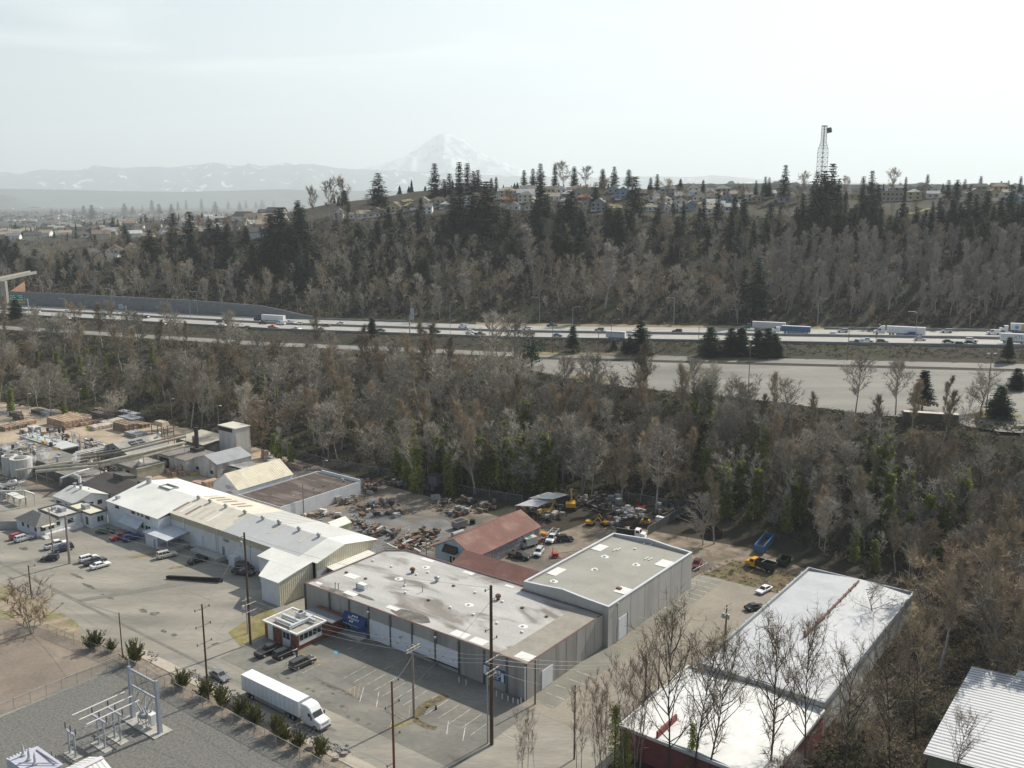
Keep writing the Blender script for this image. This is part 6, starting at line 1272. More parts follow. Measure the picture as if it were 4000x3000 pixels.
# lean-to in the yard
t = thing('lean_to', 'makeshift lean-to with pale and grey corrugated roof sheets in the machinery yard', 'shelter', at(2130, 1990, .03), YAW)
def lp_(px, py, z): p = at(px, py, z); q = Matrix.Rotation(-YAW, 3, 'Z') @ (p - t.location); return q
A_ = [lp_(2012, 1974, 4.2), lp_(2100, 1979, 3.6), lp_(2160, 1951, 3.6), lp_(2080, 1948, 4.4)]; B_ = [lp_(2066, 1945, 4.5), lp_(2160, 1950, 4.2), lp_(2222, 1931, 4.2), lp_(2140, 1922, 5)]
for nm, q, mt in (('roof_sheet', A_, ribbed('grey_violet_sheet', (.40, .40, .43), 'X', .6, .5, .25)), ('roof_sheet', B_, M('pale_rusty_sheet', (.66, .62, .55), .6, .15, .5, rgb2=(.5, .42, .34), thr=(.55, .65)))):
    m = MB(); m.add(q + [v - Vector((0, 0, .08)) for v in q], [(0, 1, 2, 3), (7, 6, 5, 4), (0, 4, 5, 1), (1, 5, 6, 2), (2, 6, 7, 3), (3, 7, 4, 0)]); m.build(nm, mt, t)
m = MB()
for v in A_ + B_: m.tube((v.x, v.y, 0), (v.x, v.y, v.z - .08), .1, n=6)
m.build('post', woodg, t)
t = thing('storage_container', 'dark container under the pale end of the lean-to', 'container', at(2200, 1965, .03), YAW + .1); MB().box(-3, 3, -1.2, 1.2, .1, 2.7).build('body', ribbed('container_dark', (.06, .06, .065), 'X', .4, .7, .2), t); MB().box(2.98, 3.04, -1.0, 1.0, .2, 2.6).build('door', M('container_door', (.09, .09, .09), .7, .1, 1), t)
t = thing('storage_container', 'weathered white box container half buried in brush below the lot edge', 'container', hit(3640, 1650), YAW + R(20)); MB().box(-8, 7, -1.3, 1.3, -.5, 2.9).build('body', M('container_olive', (.10, .09, .065), .8, .2, .5), t); MB().box(-8.05, 7.05, -1.35, 1.35, 2.91, 3.02).build('roof', M('container_roof', (.55, .49, .42), .8, .15, .4), t); MB().box(7.01, 7.06, -1.2, 1.2, -.2, 2.8).build('door', M('container_white', (.55, .55, .53), .7, .1, 1), t)
t = thing('truck_chassis', 'old grey truck box standing behind the red roofed barn', 'truck', at(1795, 2062, .03), UP - .2)
MB().box(-2, 2, -1.2, 1.2, .6, 2.3, ins=.05).build('body', M('old_truck_grey', (.25, .24, .22), .8, .2, .6), t); MB().box(-1.6, 1.6, -.9, .9, 2.301, 2.33).build('opening', black, t)
for x in (-1.2, 1.2):
    for s in (-1, 1): wheel(t, x, s * 1.05, .42, .25)
t = thing('tyre_stack', 'stack of big black tyres behind the barn ridge', 'tyres', at(1846, 2046, .03))
for i in range(3): MB().lathe((0, 0, i * .45), [(.4, 0), (.8, .05), (.85, .22), (.8, .4), (.4, .44)], 12).build('tyre', tyre, t)
t = thing('cylinder_tank', 'grey cylinder lying beside the barn roof edge', 'tank', at(1788, 2092, .03), UP - .1); MB().tube((-2, 0, .7), (2, 0, .7), .7, n=12).build('shell', M('tank_grey', (.36, .35, .33), .6, .15, .6), t)
t = thing('tool_cart', 'orange tool box by the painted barn corner', 'box', at(2122, 2100, .03), YAW); MB().box(-.9, .9, -.7, .7, .1, 1.5, ins=.05).build('body', M('orange_paint', (.62, .26, .04), .6, .15, 1), t)
for px, py, mt, lab in ((1950, 2165, M('rust_tub', (.42, .24, .17), .8, .2, 1), 'peach coloured metal tub by the barn wall'), (1978, 2160, M('red_tank_paint', (.55, .03, .03), .4, .1, 1), 'bright red round tank by the barn wall'), (2000, 2158, M('brown_bucket', (.11, .05, .035), .8, .2, 1), 'brown digger bucket by the barn wall'), (2061 + 490, 2058, black, 'black oil drum near the light tower')):
    tag(MB().lathe(at(px, py, .03), [(.7, 0), (.9, .3), (.85, 1.0), (.4, 1.3), (.1, 1.35)], 12).build('drum', mt, None, True), lab, 'drum')
# scrap heaps
def heap(label, pts, n, h, seed, mats, ln=1.5, cat='scrap heap'):
    n = int(n * .8)
    rr = random.Random(seed); c = at(*pts[0], .02); m = MB()
    for i in range(n):
        q = at(*pts[rr.randrange(len(pts))]); x, y = q.x - c.x + rr.gauss(0, 1.7), q.y - c.y + rr.gauss(0, 1.4); z = rr.uniform(0, h * 1.4) * math.exp(-((rr.gauss(0, .5)) ** 2))
        l_, w_, t_ = rr.uniform(.3, ln), rr.uniform(.08, .5), rr.uniform(.05, .35)
        if rr.random() < .12: l_, w_, t_ = rr.uniform(1, 2.4), rr.uniform(.7, 1.4), rr.uniform(.5, 1.3)
        elif rr.random() < .15: l_, w_, t_ = rr.uniform(2.5, 5.5), .12, .12
        a = rr.choice((YAW, UP, rr.uniform(0, 3.1))) + rr.uniform(-.2, .2); ca, sa = math.cos(a), math.sin(a); tl = rr.uniform(-.3, .3)
        m.mat(rr.randrange(len(mats)))
        b8 = [(-l_ / 2, -w_ / 2, 0), (l_ / 2, -w_ / 2, 0), (l_ / 2, w_ / 2, 0), (-l_ / 2, w_ / 2, 0)]
        vs = [(x + bx_ * ca - by * sa, y + bx_ * sa + by * ca, max(.0, z + tl * bx_) + dz) for dz in (0, t_) for bx_, by, _ in b8]
        m.add(vs, [(3, 2, 1, 0), (4, 5, 6, 7), (0, 1, 5, 4), (1, 2, 6, 5), (2, 3, 7, 6), (3, 0, 4, 7)])
    o = m.build('scrap_heap', mats); o.location = c; return tag(o, label, cat, None, 'stuff')
S1 = [M('scrap_dark', (.05, .045, .04), .85, .3, 1), rust, M('scrap_pale', (.34, .32, .29), .7, .2, 1), M('scrap_wood', (.21, .155, .105), .9, .2, 1), M('scrap_grey', (.22, .22, .22), .7, .2, 1)]
S2 = S1 * 3 + S1[:1] * 3 + [M('scrap_white', (.55, .55, .53), .5, .1, 1), M('scrap_yellow', (.30, .21, .09), .7, .2, 1), M('scrap_blue', (.10, .20, .32), .7, .2, 1)]
S3 = [M('rust_beam', (.17, .085, .065), .8, .2, 1), S1[2], S1[3], S1[0], M('pale_pipe', (.58, .56, .52), .6, .1, 1)]
for args in (('long dark scrap rack along the white shed wall', [(1165, 1985), (1220, 1965), (1280, 1945), (1330, 1930), (1380, 1915)], 330, 3., 1, S1), ('tangle of dark tanks and sheets at the shed corner', [(1425, 1910), (1445, 1925), (1460, 1915)], 110, 2.6, 2, S1), ('pallet of pale lumber and white panels beside the rack', [(1350, 1965), (1375, 1960)], 70, 1.2, 3, [S1[2], S1[3], S1[4]]),
    ('glinting sheet metal heap in the middle of the junk yard', [(1410, 1992), (1460, 1988), (1500, 1975), (1530, 1980)], 130, .8, 4, S2), ('long planks and pipes strewn near the gravel', [(1545, 2010), (1570, 2000), (1520, 2015)], 60, .5, 5, S2), ('junk heap with yellow and red scrap in the open yard', [(1725, 1985), (1760, 1995), (1800, 2010), (1735, 1970)], 130, 1.3, 6, S2),
    ('dark brush and timber heap near the fence', [(1830, 1965), (1870, 1975), (1900, 1990)], 120, 1.0, 7, S1), ('mixed junk beside the small white shed', [(1390, 2050), (1420, 2060), (1450, 2065), (1380, 2035)], 110, .9, 8, S2), ('long pale profiles and black hoses by the track', [(1450, 2085), (1500, 2090), (1530, 2085), (1480, 2075)], 100, .7, 9, S2),
    ('stack of rusty red beams and pale pipes behind the warehouse', [(1570, 2130), (1610, 2110), (1640, 2120), (1600, 2145), (1650, 2140)], 150, .7, 10, S3, 4.5), ('white and blue frames lying before the barn', [(1640, 2095), (1670, 2090), (1690, 2100)], 70, .9, 11, S2), ('broken timber and rails by the white works', [(1215, 2020), (1260, 2010), (1290, 2015)], 80, .7, 12, S3),
    ('dense machine scrap under the lean-to', [(2075, 2000), (2110, 2015), (2140, 2030), (2160, 2000)], 170, 1.8, 13, S2), ('black scrap wall of machine parts below the trees', [(2240, 1970), (2270, 1968), (2310, 1972), (2345, 1975)], 190, 1.8, 14, S1), ('old logs and pale beams on the ground below the cube tanks', [(2360, 1995), (2400, 2000), (2440, 2010)], 80, .8, 15, [S1[0], S1[3], S1[4]], 5.),
    ('shining aluminium sheets piled behind the brown dumpster', [(2450, 2005), (2470, 2015), (2460, 2025)], 80, 1.6, 16, [M('bright_aluminium', (.75, .75, .74), .3, .1, 1, metal=.4), S1[4]], 3.4), ('long dark timbers stacked at the right fence', [(2560, 2000), (2600, 2005), (2630, 2015)], 90, 1.4, 17, [S1[0], S1[4], S1[3]], 6.), ('small machine scrap around the brown dumpster', [(2400, 2050), (2420, 2060), (2440, 2035)], 90, 1.0, 18, S2),
    ('bright bicycle parts and junk by the barn corner', [(2105, 2085), (2112, 2110), (2120, 2120)], 70, 1.3, 19, S2), ('blue and white junk behind the lean-to', [(2190, 1925), (2215, 1928)], 50, 1.2, 20, S2), ('scrap scattered at the boundary fence', [(1500, 1885), (1530, 1890), (1560, 1900)], 70, .8, 21, S1)):
    heap(*args)
def smallgable(name, label, cat, pts, ze, zr, roofm, wallm):
    a0 = min(p[0] for p in pts); a1 = max(p[0] for p in pts); b0 = min(p[1] for p in pts); b1 = max(p[1] for p in pts)
    s = Site(name, label, cat, (a0 + a1) / 2, (b0 + b1) / 2); gable(s, a0, a1, b0, b1, ze, zr, roofm, wallm, 'b', .2); s.box('door', black, (a0 + a1) / 2 - .6, (a0 + a1) / 2 + .6, b0 - .08, b0 - .02, 0, 2); return s
smallgable('small_shed', 'small shed with a bright white ribbed roof behind the white works', 'shed', [(-166.4, 143.6), (-162.2, 148.8)], 2.7, 3.7, r_stripe, w_tan)

# ------------------------------------------------------------------ paper works: bales, rolls, pipes
def blob_box(w, d, h, seed, j=.07, n=3):
    rr = random.Random(seed); m = MB()
    g = lambda i, j_, k: ((i / n - .5) * w, (j_ / n - .5) * d, k / n * h)
    idx = {}; vs = []
    for i in range(n + 1):
        for j_ in range(n + 1):
            for k in range(n + 1):
                if i in (0, n) or j_ in (0, n) or k in (0, n):
                    idx[i, j_, k] = len(vs); p = g(i, j_, k); vs.append((p[0] + rr.uniform(-j, j), p[1] + rr.uniform(-j, j), max(0, p[2] + (rr.uniform(-j, j) if k else 0))))
    fs = []
    for u in range(n):
        for v in range(n):
            for c in (0, n):
                fs += [tuple(idx[q] for q in ((c, u, v), (c, u + 1, v), (c, u + 1, v + 1), (c, u, v + 1))), tuple(idx[q] for q in ((u, c, v), (u + 1, c, v), (u + 1, c, v + 1), (u, c, v + 1))), tuple(idx[q] for q in ((u, v, c), (u + 1, v, c), (u + 1, v + 1, c), (u, v + 1, c)))]
    return m.add(vs, fs)
BM = {k: M('bale_' + k, c, .95, .35, 2.5, rnd=.25, rgb2=c2, thr=(.48, .58)) for k, c, c2 in (('tan', (.46, .34, .24), (.30, .20, .13)), ('dark', (.09, .075, .065), (.20, .17, .15)), ('grey', (.27, .28, .29), (.46, .46, .46)), ('white', (.58, .53, .46), (.36, .28, .22)), ('brown', (.22, .15, .11), (.36, .28, .21)))}
BME = {k: [blob_box(1.75, 1.6, 1.5, i + 11 * j, .09).mesh('bale', m) for j in range(3)] for i, (k, m) in enumerate(BM.items())}
BL = {'tan': 'tan cardboard bale in the big sunlit stack of the paper yard', 'dark': 'dark bale in the shaded stacks along the wood', 'grey': 'grey mixed paper bale in the rows at the right of the yard', 'white': 'pale loose bale in the front rows of the paper yard', 'brown': 'brown cardboard bale in the lower rows of the paper yard'}
rb = random.Random(5)
def bales(k, a, b, na, nb, nz, hollow=True, da=1.62, db=1.5):
    for i in range(na):
        for j in range(nb):
            for z in range(nz):
                if hollow and z < nz - 1 and 0 < j and i < na - 1: continue
                o = bpy.data.objects.new('paper_bale', rb.choice(BME[k])); C.objects.link(o)
                o.location = L(a + (i - .5) * da / K * 1., b + j * db) + Vector((rb.uniform(-.1, .1), rb.uniform(-.1, .1), .03 + z * 1.46)); o.rotation_euler = (0, 0, YAW + rb.uniform(-.06, .06))
                tag(o, BL[k], 'paper bale', 'bales stacked in the paper yard: ' + k)
def s11(x, y): return pa(x * .27125, 1550 + y * .27125, 0)
a, b = s11(735, 395); bales('tan', a, b, 9, 6, 2); a, b = s11(1300, 330); bales('dark', a, b + 2, 8, 2, 2)
a, b = s11(1200, 425); bales('tan', a, b, 1, 8, 1); a, b = s11(1330, 470); bales('white', a, b, 3, 6, 1); a, b = s11(1690, 470); bales('brown', a, b, 6, 3, 2); a, b = s11(1760, 330); bales('grey', a, b, 7, 3, 1); a, b = s11(1850, 560); bales('grey', a, b, 5, 3, 1)
a, b = s11(30, 470); bales('brown', a, b, 4, 5, 1); a, b = s11(200, 420); bales('tan', a, b, 3, 5, 1); a, b = s11(340, 520); bales('white', a, b, 4, 2, 1); a, b = s11(370, 600); bales('white', a, b, 4, 2, 1); a, b = s11(180, 270); bales('dark', a, b, 3, 2, 1); a, b = s11(500, 230); bales('dark', a, b, 5, 2, 1); a, b = s11(620, 260); bales('grey', a, b, 4, 2, 1)
a, b = s11(0, 260); bales('grey', a, b, 2, 2, 1); a, b = s11(1750, 250); bales('grey', a, b, 8, 2, 1); a, b = s11(1480, 400); bales('white', a, b, 3, 5, 1); a, b = s11(1400, 215); bales('brown', a, b, 6, 2, 1); a, b = s11(1950, 420); bales('brown', a, b, 5, 2, 1); a, b = s11(240, 330); bales('dark', a, b, 4, 1, 2)
bales('white', -222, 173, 2, 2, 2); bales('brown', -212, 169, 1, 1, 1); bales('grey', -230, 178, 3, 2, 1)
rollm = MB().lathe((0, 0, 0), [(.75, 0), (.8, .05), (.8, 1.45), (.75, 1.5), (.15, 1.5)], 14).mesh('paper_roll', M('kraft_roll', (.40, .28, .20), .9, .2, 1.2, rnd=.15, rgb2=(.50, .40, .31), thr=(.5, .6)))
for px, py, z in [(640, 1838, 0), (655, 1848, 0), (672, 1842, 0), (648, 1832, 1.5), (690, 1852, 0), (706, 1857, 0), (706, 1850, 1.5), (664, 1856, 0), (682, 1862, 0), (722, 1858, 0), (730, 1855, 0), (735, 1850, 0), (1028, 1790, 0), (1040, 1792, 0), (1030, 1788, 1.5), (1042, 1792, 1.5), (1055, 1800, 0), (1068, 1803, 0), (1082, 1806, 0), (1095, 1810, 0), (1108, 1812, 0), (1120, 1817, 0), (1135, 1822, 0), (1148, 1826, 0), (1162, 1830, 0), (1175, 1834, 0)]:
    o = bpy.data.objects.new('paper_roll', rollm); C.objects.link(o); o.location = at(px, py, .03) + Vector((0, 0, z))
    tag(o, 'upright brown paper roll in the cluster by the white tank' if px < 800 else 'upright brown paper roll lined up along the boundary fence', 'paper roll', 'paper rolls by the tank' if px < 800 else 'paper rolls along the fence')
ybm = blob_box(2.0, 1.1, .9, 3, .02, 1).mesh('yellow_block', M('faded_yellow_concrete', (.46, .34, .12), .85, .25, 1., rgb2=(.4, .36, .26), thr=(.52, .62)))
for (x0, y0), (x1, y1), n, wh in (((755, 1857), (862, 1836), 8, 'before the white tank'), ((510, 1846), (600, 1822), 7, 'before the shuttered store')):
    for i in range(n):
        o = bpy.data.objects.new('barrier_block', ybm); C.objects.link(o); p = at(x0 + (x1 - x0) * i / (n - 1), y0 + (y1 - y0) * i / (n - 1), .03); q = at(x1, y1) - at(x0, y0); o.location = p; o.rotation_euler = (0, 0, math.atan2(q.y, q.x)); tag(o, 'faded yellow concrete block in the row ' + wh, 'barrier block', 'yellow blocks ' + wh)
pm_ = blob_box(1.2, 1.1, .9, 9, .02, 1).mesh('brick_pallet', M('pallet_salmon', (.52, .36, .26), .9, .15, 1.5, rnd=.1))
a, b = pa(760, 1890, 0)
for i in range(6):
    for j in range(4):
        for z in range(2 if i > 3 else 1):
            o = bpy.data.objects.new('brick_pallet', pm_); C.objects.link(o); o.location = L(a + i * 1.15, b + j * 1.1) + Vector((0, 0, .03 + z * .95)); o.rotation_euler = (0, 0, YAW); tag(o, 'salmon coloured pallet stack behind the white works roof', 'pallet stack', 'salmon pallet stacks')
t = Site('horizontal_tank', 'shiny white horizontal tank on saddles inside the yellow blocks', 'tank', *pa(808, 1838, 0)); a, b = t.a, t.b
t.part('shell', MB().lathe((0, 0, 0), [(.1, -4.2), (1.0, -4.0), (1.45, -3.6), (1.5, -3.4), (1.5, 3.4), (1.45, 3.6), (1.0, 4.0), (.1, 4.2)], 18), M('tank_white_gloss', (.70, .72, .74), .3, .08, .6)); o = t.root.children[-1]; o.rotation_euler = (R(-90), 0, 0); o.location = (0, 0, 2.2)
for q in (-2, 2): t.part('saddle', MB().box(-1, 1, q - .3, q + .3, 0, 1.1), conc)
t.part('catwalk', MB().box(-1.8, -1.5, -3, 3, 3.2, 3.3), galv)
t = Site('boiler_stack', 'dark boiler box on a frame carrying a tall black stack', 'stack', *pa(775, 1815, 0)); t.part('box', MB().box(-2, 2, -1.6, 1.6, 3.2, 6.2), M('soot_black', (.06, .055, .055), .85, .2, .6)); t.part('stack', MB().lathe((0, 0, 6.2), [(.75, 0), (.7, .2), (.7, 7.2), (.6, 7.2)], 12), MATS['soot_black'])
for x in (-1.8, 1.8):
    for y in (-1.4, 1.4): t.part('leg', MB().tube((x, y, 0), (x, y, 3.2), .12), galv)
def pp(px, py, z): return at(px, py, z)
def pipe(label, pts, r, mat, supp=0, name='pipe_run', extra=()):
    o = pts[0].copy(); o.z = 0; t = thing(name, label, 'pipework', o); m = MB()
    for p, q in zip(pts, pts[1:]): m.tube(p - o, q - o, r, n=8)
    m.build('pipe', mat, t)
    for e in extra:
        m = MB()
        for p, q in zip(pts, pts[1:]): m.tube(p - o + e, q - o + e, r * .7, n=6)
        m.build('pipe', mat, t)
    if supp:
        for p, q in zip(pts, pts[1:]):
            n = max(1, int((q - p).length / supp))
            for i in range(n + 1): c = p.lerp(q, i / n) - o; MB().tube((c.x, c.y, 0), (c.x, c.y, c.z), .1, n=5).build('support', galv, t)
    return t
pgr = M('pipe_grey', (.48, .48, .46), .5, .15, .6); pwt = M('pipe_white', (.66, .65, .62), .45, .1, .6); ptn = M('pipe_tan', (.52, .47, .38), .6, .15, .5)
V3 = Vector
pipe('bundle of pale pipes carried high across the works', [pp(290, 1772, 6), pp(420, 1745, 6), pp(540, 1725, 6)], .25, pwt, 8, extra=(V3((0, 1, .3)), V3((0, 2, 0)), V3((0, -1, -.4))))
pipe('second pipe bundle below the pale one', [pp(290, 1790, 5), pp(430, 1762, 5), pp(600, 1735, 5)], .2, pgr, 9, extra=(V3((0, .8, .2)), V3((0, 1.7, 0))))
pipe('long tan conveyor gallery rising across the yard to the boiler house', [pp(140, 1842, 5), pp(390, 1820, 6.5), pp(560, 1782, 7.5), pp(720, 1742, 8)], .55, ptn, 22, 'conveyor', extra=(V3((0, .9, .9)), V3((0, -.2, 1.3))))
pipe('dark upper conveyor running beside the tan gallery', [pp(300, 1795, 6.5), pp(480, 1765, 7.5), pp(725, 1705, 8)], .4, M('conveyor_dark', (.20, .18, .15), .8, .2, .5), 25, 'conveyor', extra=(V3((0, .6, .9)),))
pipe('steep shiny chute dropping from the conveyor head', [pp(625, 1690, 9), pp(605, 1722, 6), pp(582, 1765, 3)], .5, M('chute_shine', (.66, .66, .64), .3, .1, 1, metal=.4), 0, 'chute')
pipe('grey slanted tube from the gallery down to the yard', [pp(550, 1800, 6.5), pp(498, 1856, .3)], .55, pgr, 0, 'chute'); pipe('square pipe loop over the dark ribbed roof', [pp(238, 1897, .5), pp(238, 1868, 5), pp(300, 1845, 6), pp(385, 1822, 6)], .35, pwt); pipe('thick elbow pipe bending down to the dark roof', [pp(290, 1855, 6.5), pp(310, 1862, 6.4), pp(312, 1888, 4.5)], .5, pwt)
pipe('white pipe sweeping out to the workshop', [pp(-40, 1920, 5), pp(95, 1917, 5), pp(132, 1930, 3.5)], .3, pwt, 12); pipe('grey pipes entering low at the left edge', [pp(-40, 1905, 4), pp(75, 1885, 5)], .3, pgr, 10, extra=(V3((0, 1.2, .2)),)); pipe('pale pipe along the top of the process hall', [pp(60, 1838, 5), pp(200, 1815, 5.4), pp(300, 1800, 5.6)], .3, ptn, 12)
pipe('brown pipe across the process hall roof', [pp(180, 1828, 4.8), pp(330, 1800, 5)], .2, rust, 12); pipe('white pipe header with short branches near the chute', [pp(455, 1770, 5), pp(490, 1762, 5), pp(520, 1740, 5.2), pp(560, 1735, 5.2)], .4, pwt, 10)
t = thing('sorting_machine', 'rusty conveyor head frame with tan hopper above the chute', 'works machine', at(640, 1745, 0), YAW)
m = MB()
for x in (-4, 0, 4):
    for y in (-2, 2): m.tube((x, y, 0), (x, y, 8.5), .15, n=5)
for z in (3, 6, 8.5):
    for y in (-2, 2): m.tube((-4, y, z), (4, y, z), .12, n=4)
    for x in (-4, 0, 4): m.tube((x, -2, z), (x, 2, z), .12, n=4)
m.build('frame', M('frame_dark_rust', (.14, .10, .075), .85, .25, 1), t); MB().box(-3.5, 2.5, -1.7, 1.7, 8.6, 9.8, ins=.5).build('hopper', M('hopper_tan', (.46, .37, .27), .8, .2, .5), t)
def rackm(label, px, py, sx, sy, hz2, n, seed, mats, cat='process rack'):
    rr = random.Random(seed); t = thing('process_rack', label, cat, at(px, py, 0), YAW, 'tangled process racks of the paper works'); m = MB()
    for i in range(5):
        for y in (-sy, sy):
            x = -sx + i * sx / 2; m.tube((x, y, 0), (x, y, hz2), .12, n=4)
    for z in (hz2 * .4, hz2 * .75, hz2):
        for y in (-sy, sy): m.tube((-sx, y, z), (sx, y, z), .1, n=4)
    m.build('frame', galv, t)
    for mi, mt in enumerate(mats):
        m = MB()
        for i in range(n // len(mats)):
            p = V3((rr.uniform(-sx, sx), rr.uniform(-sy, sy), rr.uniform(.8, hz2 + .6))); d = rr.choice((V3((1, 0, 0)), V3((0, 1, 0)), V3((0, 0, -1)))); q = p + d * rr.uniform(1, 4); q.z = max(.2, q.z); m.tube(p, q, rr.uniform(.08, .3), n=5)
            if rr.random() < .3: m.lathe(p, [(.5, 0), (.6, .2), (.6, 1.0), (.3, 1.3), (.05, 1.35)], 8)
        m.build('pipework', mt, t)
    return t
rackm('large tangle of pipes and vessels left of the broken roof shed', 205, 1760, 11, 5, 7, 130, 1, [pgr, M('pipe_rust', (.18, .12, .085), .8, .25, 1), M('pipe_dark', (.05, .05, .05), .7, .2, 1), pwt]); rackm('yellow railed pipe deck at the left of the works', 170, 1800, 7, 3, 5, 60, 2, [yel, pgr, ptn, MATS['pipe_dark']]); rackm('pipe deck between the conveyors', 400, 1790, 14, 3, 4.5, 110, 3, [pgr, MATS['pipe_rust'], pwt, MATS['pipe_dark']]); rackm('low tangle of pumps beside the dark monitors', 400, 1862, 5, 2.5, 3.5, 50, 4, [pgr, MATS['pipe_rust'], MATS['pipe_dark']]); rackm('pipes and stands at the far left edge', 20, 1935, 5, 3, 4, 50, 5, [pgr, pwt, MATS['pipe_dark'], MATS['pipe_rust']]); rackm('pipe stands over the process hall', 90, 1822, 9, 3, 6, 70, 6, [pgr, MATS['pipe_rust'], ptn, MATS['pipe_dark']])
for px, py, r, h_, lab in ((45, 1850, 2.6, 6.4, 'smaller white cylinder tank at the left edge of the works'), (88, 1862, 3.4, 6.6, 'big white cylinder tank with streaked sides in the works')):
    t = thing('storage_tank', lab, 'tank', at(px, py, 0)); MB().lathe((0, 0, 0), [(r, 0), (r, h_), (r * .97, h_), (r * .95, h_ - .1)], 22).build('shell', whitewash, t); m = MB(); m.lathe((0, 0, h_), [(r * .6, -.1), (r * .55, .2), (.1, .3)], 12); m.build('lid', MATS['grimy_roof'], t)
for px, py, z_, lab in ((63, 1800, 1.2, 'grey box unit on the process hall'), (140, 1722, 3, 'square grey cabinet tower at the tangle edge'), (470, 1812, 2.4, 'grey shed unit beside the conveyors')):
    t = thing('plant_unit', lab, 'works machine', at(px, py, 0), YAW); MB().box(-2, 2, -1.6, 1.6, 0, z_ + 2.5).build('casing', MATS['grey_siding'], t); MB().box(-2.1, 2.1, -1.7, 1.7, z_ + 2.51, z_ + 2.7).build('top', pgr, t)
for px, py, lab in ((55, 1958, 'first pale table-like stand at the left edge'), (80, 1970, 'second pale table-like stand at the left edge')):
    t = thing('work_stand', lab, 'stand', at(px, py, .03), YAW); MB().box(-2, 2, -1.2, 1.2, 2.2, 2.4).build('top', pwt, t)
    for x in (-1.7, 1.7):
        for y in (-1, 1): MB().box(x - .1, x + .1, y - .1, y + .1, 0, 2.2).build('leg', pgr, t)
# yellow diamond signs
for px, pyb, pyt, lab in ((345, 1702, 1670, 'yellow diamond sign above the broken roof shed'), (446, 1840, 1812, 'yellow diamond sign on the shuttered store wall')):
    p = at(px, pyb, 0); h = hgt(p, pyt); t = thing('diamond_sign', lab, 'sign', p, .0); MB().tube((0, 0, 0), (0, 0, h), .05).build('post', galv, t); MB().add([(0, -.06, h - .9), (1.0, -.06, h), (0, -.06, h + .9), (-1.0, -.06, h)], [(0, 1, 2, 3)]).build('plate', M('sign_lime', (.62, .66, .03), .5, .05, 1), t); MB().box(-.1, .1, -.09, -.07, h - .4, h + .4).build('symbol', black, t)
# steam
sm = bpy.data.materials.new('steam'); sm.use_nodes = True; sn = sm.node_tree; sn.nodes.remove(sn.nodes['Principled BSDF']); vp = sn.nodes.new('ShaderNodeVolumePrincipled'); vp.inputs['Color'].default_value = (.95, .95, .95, 1)
tcs = sn.nodes.new('ShaderNodeTexCoord'); ns = sn.nodes.new('ShaderNodeTexNoise'); ns.inputs['Scale'].default_value = .9; mrs = sn.nodes.new('ShaderNodeMapRange'); mrs.inputs[1].default_value = .45; mrs.inputs[2].default_value = .7; mrs.inputs[4].default_value = .7
sn.links.new(tcs.outputs['Object'], ns.inputs['Vector']); sn.links.new(ns.outputs['Fac'], mrs.inputs[0]); sn.links.new(mrs.outputs[0], vp.inputs['Density']); sn.links.new(vp.outputs[0], sn.nodes['Material Output'].inputs['Volume'])
for px, py, lab in ((30, 1795, 'wisp of steam over the process hall at the left edge'), (130, 1832, 'wisp of steam left of the central plume'), (178, 1815, 'largest steam plume rising in the works'), (300, 1832, 'faint wisp of steam over the dark ribbed roof')):
    p = at(px, py, 5); o = MB().lathe((0, 0, 0), [(.3, 0), (.7, 1), (1.3, 2.8), (1.5, 4), (.9, 5.2), (.1, 5.8)], 10).build('steam_plume', sm); o.location = p; tag(o, lab, 'steam', kind='stuff')
# ------------------------------------------------------------------ trees
bark = M('bark_grey', (.33, .30, .26), .9, .25, 1.5, rnd=.25); barkd = M('bark_dark', (.085, .07, .06), .9, .25, 1.5, rnd=.2); twig = M('twigs_brown', (.33, .26, .175), .9, .2, .8, rnd=.4); twigg = M('twigs_grey', (.37, .33, .27), .9, .2, .8, rnd=.4); twigr = M('twigs_reddish', (.24, .155, .11), .9, .2, .8, rnd=.2)
twigl = M('twigs_pale', (.36, .32, .28), .9, .2, .8, rnd=.2)
needle = M('needles_dark', (.030, .055, .036), .9, .35, .7, rnd=.35, rgb2=(.055, .078, .042), thr=(.5, .62), trans=.2); ivy_m = M('ivy_leaves', (.20, .24, .055), .7, .4, .9, rnd=.25, rgb2=(.33, .35, .085), thr=(.5, .62), trans=.55); juni = M('juniper_needles', (.11, .115, .03), .9, .35, 1.2, rgb2=(.18, .165, .05), thr=(.5, .62), rnd=.2, trans=.25)
brush_m = [M('brush_brown', (.15, .105, .072), .95, .35, .3, rgb2=(.085, .065, .046), thr=(.5, .6)), M('brush_green', (.065, .08, .026), .95, .35, .3, rgb2=(.11, .115, .04), thr=(.5, .6), trans=.3), M('brush_olive', (.165, .145, .075), .95, .35, .3), M('brush_dark', (.045, .042, .03), .95, .3, .3), M('brush_straw', (.27, .20, .125), .95, .3, .3)]
def sliver(m, p, q, w, rr):
    d = q - p; s = d.cross(Vector((rr.uniform(-1, 1), rr.uniform(-1, 1), rr.uniform(-1, 1))))
    s = s.normalized() * w if s.length > 1e-6 else Vector((w, 0, 0))
    m.add([p - s, p + s, q], [(0, 1, 2)])
def limb(m, p, d, ln, r, rr, n=4, up=.25, wob=.2, sides=4):
    pts = [p]; rs = [r]; d = d.normalized()
    for i in range(n):
        d = (d + Vector((rr.uniform(-wob, wob), rr.uniform(-wob, wob), rr.uniform(-wob, wob) + up))).normalized(); pts.append(pts[-1] + d * ln / n); rs.append(r * (1 - (i + 1) / (n + .4)))
    for i in range(n): m.tube(pts[i], pts[i + 1], rs[i], rs[i + 1], sides, cap=False)
    return pts
